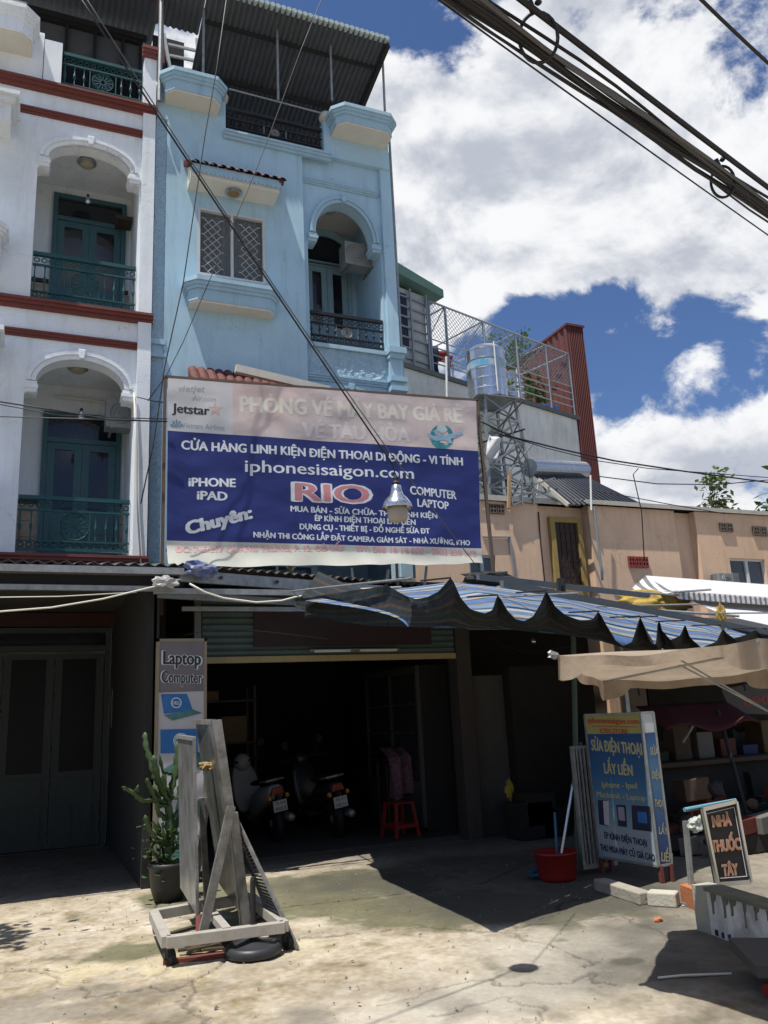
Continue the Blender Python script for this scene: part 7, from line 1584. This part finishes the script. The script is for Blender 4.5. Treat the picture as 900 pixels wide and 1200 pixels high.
# ------------------------------------------------------------------ trees
def tree(base, h, label, crown_r, n, L_, m, seed, spread=1.0, trunk_r=.08, lean=(0,0), name='tree', clusters=9, grp=None):
    rr_ = random.Random(seed); b = Vector(base); r = thing(name, b, label, 'tree', grp)
    top = b+Vector((lean[0], lean[1], h*.72)); tr_ = MB().tube([b, b.lerp(top, .35)+Vector((.05, 0, 0)), b.lerp(top, .7), top], [trunk_r, trunk_r*.8, trunk_r*.6, trunk_r*.4], 8)
    cs = []
    for i in range(clusters):
        a = rr_.uniform(0, 6.28); e_ = Vector((math.cos(a)*spread*rr_.uniform(.3, 1), math.sin(a)*spread*rr_.uniform(.3, 1), rr_.uniform(-.25, .9)*h*.3))
        st_ = b.lerp(top, rr_.uniform(.55, 1)); q_ = top+e_; tr_.tube([st_, st_.lerp(q_, .5)+Vector((0, 0, .1)), q_], [trunk_r*.35, trunk_r*.22, trunk_r*.1], 5); cs.append(q_)
    obj('trunk', tr_, M_bark, r, smooth=True)
    mb = MB()
    for i in range(n):
        q_ = rr_.choice(cs)+Vector((rr_.gauss(0, 1), rr_.gauss(0, 1), rr_.gauss(0, .8)))*crown_r*.45
        d = Vector((rr_.gauss(0, 1), rr_.gauss(0, 1), rr_.gauss(-.3, .6))).normalized(); s_ = d.cross(Vector((rr_.random()-.5, rr_.random()-.5, 1))).normalized()*L_*.28
        mb.add([q_, q_+d*L_*.5+s_, q_+d*L_, q_+d*L_*.5-s_], [(0,1,2,3)])
    obj('crown', mb, m, r, recalc=False)['kind'] = 'stuff'; return r
tp = at(836, 600, y=20); tree((tp.x, 20, 5.5), 3.3, 'thin sparse young tree rising over the beige roof against the cloud', .42, 240, .26, M_lightleaf, 5, .5, .04, name='slender_tree', clusters=9)
tp = at(893, 610, y=17.5); tree((tp.x+.3, 17.5, 4.6), 2.3, 'broad-leaved green tree behind the beige roof at the right edge', .6, 420, .32, M_leaf, 6, .9, .06, name='broadleaf_tree')
tp = at(905, 560, y=13); tree((tp.x+1.5, 13, 0), 7.2, 'dark leafy tree just reaching in at the right edge above the cables', .4, 260, .3, M_leaf, 8, .9, .08, name='broadleaf_tree')
tree((-1.75, 7.5, 0), 4.6, 'tree just outside the left edge that throws the leafy shadow on the concrete', .42, 900, .15, M_leaf, 9, .55, .07, name='yard_tree', clusters=12)
# rear setting: far ground haze of roofs beyond the houses
for i in range(14):
    x = 18+i*7.5+random.uniform(-1, 1); h_ = random.uniform(3.5, 6.2); y = 30+random.uniform(0, 8)
    r = thing('distant_house', (x, y, 0), ['cream', 'grey', 'pale green', 'white', 'tan', 'pale blue', 'brown'][i % 7] + f' {"low" if h_ < 4.8 else "taller"} far house behind the beige one, {["first","second","third","fourth","fifth","sixth","seventh","eighth","ninth","tenth","eleventh","twelfth","thirteenth","fourteenth"][i]} from the left', 'house', 'far houses behind the beige house')
    obj('wall', MB().box(x-3, x+3, y, y+8, 0, h_), [M_beige, M_wr, M_wr, M_white, M_beige, M_blue, M_beige][i % 7], r)
    obj('roof', MB().add([(x-3.3, y-.3, h_), (x+3.3, y-.3, h_), (x+3.3, y+8.3, h_), (x-3.3, y+8.3, h_), (x-3.3, y+4, h_+1.2), (x+3.3, y+4, h_+1.2)], [(0,1,5,4), (2,3,4,5), (0,4,3), (1,2,5), (0,3,2,1)]), M_tin, r)

# roof sheet added between striped awning and beige house to darken the market corner
lr = MB(); a = BACK+D17*2.7; b = BACK+D17*13.5
lr.add([(a.x, a.y, 3.02), (b.x, b.y, 2.95), (b.x+1.5, 14.2, 3.3), (5.75, 14.6, 3.35)], [(0,1,2,3)])
tag(obj('shade_roof', lr, M_tin, None, solid=.02), 'dark tin roof sheet added between the striped awning and the beige house to darken the stall', 'roof')

# loose grit and dry leaves on the concrete
gm = MB(); rr_ = random.Random(12)
for i in range(420):
    x, y = rr_.uniform(-.5, 5), rr_.uniform(4.2, 9.6); r_ = rr_.uniform(.004, .012)*(2 if rr_.random() < .05 else 1); a = rr_.uniform(0, 3)
    gm.add([(x+r_*math.cos(a+k*2.09)*rr_.uniform(.7, 1.3), y+r_*math.sin(a+k*2.09), .004) for k in range(3)]+[(x, y, .004+r_)], [(0,1,3),(1,2,3),(2,0,3),(0,2,1)])
gr_ = obj('grit', gm, mat('grit', (.25, .22, .17), .9, col2=(.1, .09, .07), nscale=30, amt=1), recalc=False); tag(gr_, kind='stuff'); 
# unseen row of houses added behind the viewer to block low sky light
for i in range(6):
    x = -14+i*7; r = thing('sky_blocker_house', (x, -9, 0), 'unseen low house added behind the viewer to block low sky light, ' + ['far left end of its row', 'second from the left', 'third from the left', 'third from the right', 'second from the right', 'far right end of its row'][i], 'house', 'unseen houses added to block sky light')
    obj('wall', MB().box(x-3.4, x+3.4, -17, -9, 0, 4.6+.5*(i % 3)), [M_wr, M_beige, M_white][i % 3], r)
    obj('roof', MB().add([(x-3.5, -8.7, 4.61+.5*(i % 3)), (x+3.5, -8.7, 4.61+.5*(i % 3)), (x+3.5, -17, 4.61+.5*(i % 3)), (x-3.5, -17, 4.61+.5*(i % 3)), (x-3.5, -13, 5.8+.5*(i % 3)), (x+3.5, -13, 5.8+.5*(i % 3))], [(0,1,5,4), (2,3,4,5), (0,4,3), (1,2,5), (0,3,2,1)]), M_tin, r)
    obj('door', MB().box(x-.5, x+.5, -9.0, -8.95, 0, 2.2), M_wood, r)

# hanging bulb and small fittings in the balcony arches of the white house
for (px, py, yy, lab) in ((103, 236, FY+.7, 'small clear bulb hanging in the upper arch of the white house'), (95, 488, FY+.2, 'small bulb hanging on the wires across the lower balcony')):
    c = at(px, py, y=yy); b_ = thing('bare_bulb', c, lab, 'bulb')
    obj('bulb', MB().lathe([(.01, -.05), (.04, -.03), (.045, 0), (.02, .05), (.02, .08)], c, 12), M_steel, b_, smooth=True); obj('cap', MB().lathe([(.022, .081), (.022, .11), (.01, .12)], c, 8), M_dark, b_)
obj('wall_hole', MB().lathe([(.035, 0), (.03, .01)], at(76, 214, y=FY+1.24), 10, axis=(0, -1, 0)), M_dark, wh)
obj('wall_shelf', MB().box(at(136, 258, y=FY+.9).x, 1.13, FY+.8, FY+1.1, at(150, 262, y=FY+.9).z, at(150, 258, y=FY+.9).z), M_wood, wh)
# more clutter in the dark market corner
rr_ = random.Random(45)
for i in range(26):
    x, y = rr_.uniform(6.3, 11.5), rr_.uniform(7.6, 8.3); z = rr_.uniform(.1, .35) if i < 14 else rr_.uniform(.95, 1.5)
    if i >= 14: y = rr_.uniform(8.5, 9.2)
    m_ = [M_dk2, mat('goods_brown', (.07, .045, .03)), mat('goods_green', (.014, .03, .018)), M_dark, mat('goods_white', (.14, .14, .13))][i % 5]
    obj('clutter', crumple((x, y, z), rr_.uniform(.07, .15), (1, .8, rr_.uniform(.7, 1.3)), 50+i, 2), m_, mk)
for i in range(7): obj('hanging_strap', MB().tube([(6.6+i*.55, 8.05, 2.2), (6.62+i*.55, 8.02, 1.7+.1*(i % 3))], .012, 5), M_dark, mk)

# dark sheets added behind the stall to deepen its shade
for xa, xb, y in ((6.6, 9.15, 12.3), (10.35, 13.5, 12.3)): obj('dark_backing', MB().box(xa, xb, y, y+.05, 0, 2.95), M_dk2, mk)
# dusty crates and odds in front of the dark sheets between the shop post and the sign
for i, (px, py, w_, h_) in enumerate(((612, 985, .5, .45), (640, 992, .42, .35), (618, 950, .45, .4))):
    b_ = at(px, py, y=9.6); tag(obj('dark_crate', MB().box(b_.x, b_.x+w_, 9.6, 10.0, max(0, b_.z-.2), max(0, b_.z-.2)+h_), M_dk2, bevel=.01), ['dark crate on the ground beside the shop post', 'lower dark crate behind the red tub', 'dark crate stacked on top in the shade beside the shop post'][i], 'crate', 'dark crates beside the shop post')

# a dense dark jumble in front of the stall counter
rr_ = random.Random(17)
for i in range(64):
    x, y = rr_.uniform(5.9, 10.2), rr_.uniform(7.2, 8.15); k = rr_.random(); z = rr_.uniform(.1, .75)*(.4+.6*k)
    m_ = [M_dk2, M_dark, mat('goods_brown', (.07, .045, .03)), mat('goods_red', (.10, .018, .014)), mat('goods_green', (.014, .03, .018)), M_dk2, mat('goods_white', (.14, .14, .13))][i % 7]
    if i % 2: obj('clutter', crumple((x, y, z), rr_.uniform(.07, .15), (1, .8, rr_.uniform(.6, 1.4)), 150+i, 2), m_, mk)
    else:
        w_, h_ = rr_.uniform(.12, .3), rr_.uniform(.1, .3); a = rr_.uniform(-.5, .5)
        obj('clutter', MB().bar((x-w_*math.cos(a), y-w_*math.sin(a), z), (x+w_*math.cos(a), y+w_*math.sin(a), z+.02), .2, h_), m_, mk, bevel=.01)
# dry leaves scattered on the concrete
lm = MB(); 
for i in range(130):
    x, y = (rr_.gauss(1.2, .8), rr_.gauss(7.4, .9)) if i % 2 else (rr_.uniform(-.3, 5), rr_.uniform(4.4, 9)); a = rr_.uniform(0, 6.28); L_ = rr_.uniform(.015, .04)
    d = Vector((math.cos(a), math.sin(a), .15)); n_ = Vector((-d.y, d.x, .3))*L_*.3; p = Vector((x, y, .012))
    lm.add([p, p+d*L_*.5+n_, p+d*L_, p+d*L_*.5-n_], [(0,1,2,3)])
tag(obj('dry_leaves', lm, mat('dry_leaf', (.14, .10, .045), .8, col2=(.06, .05, .025), nscale=20), recalc=False), kind='stuff')
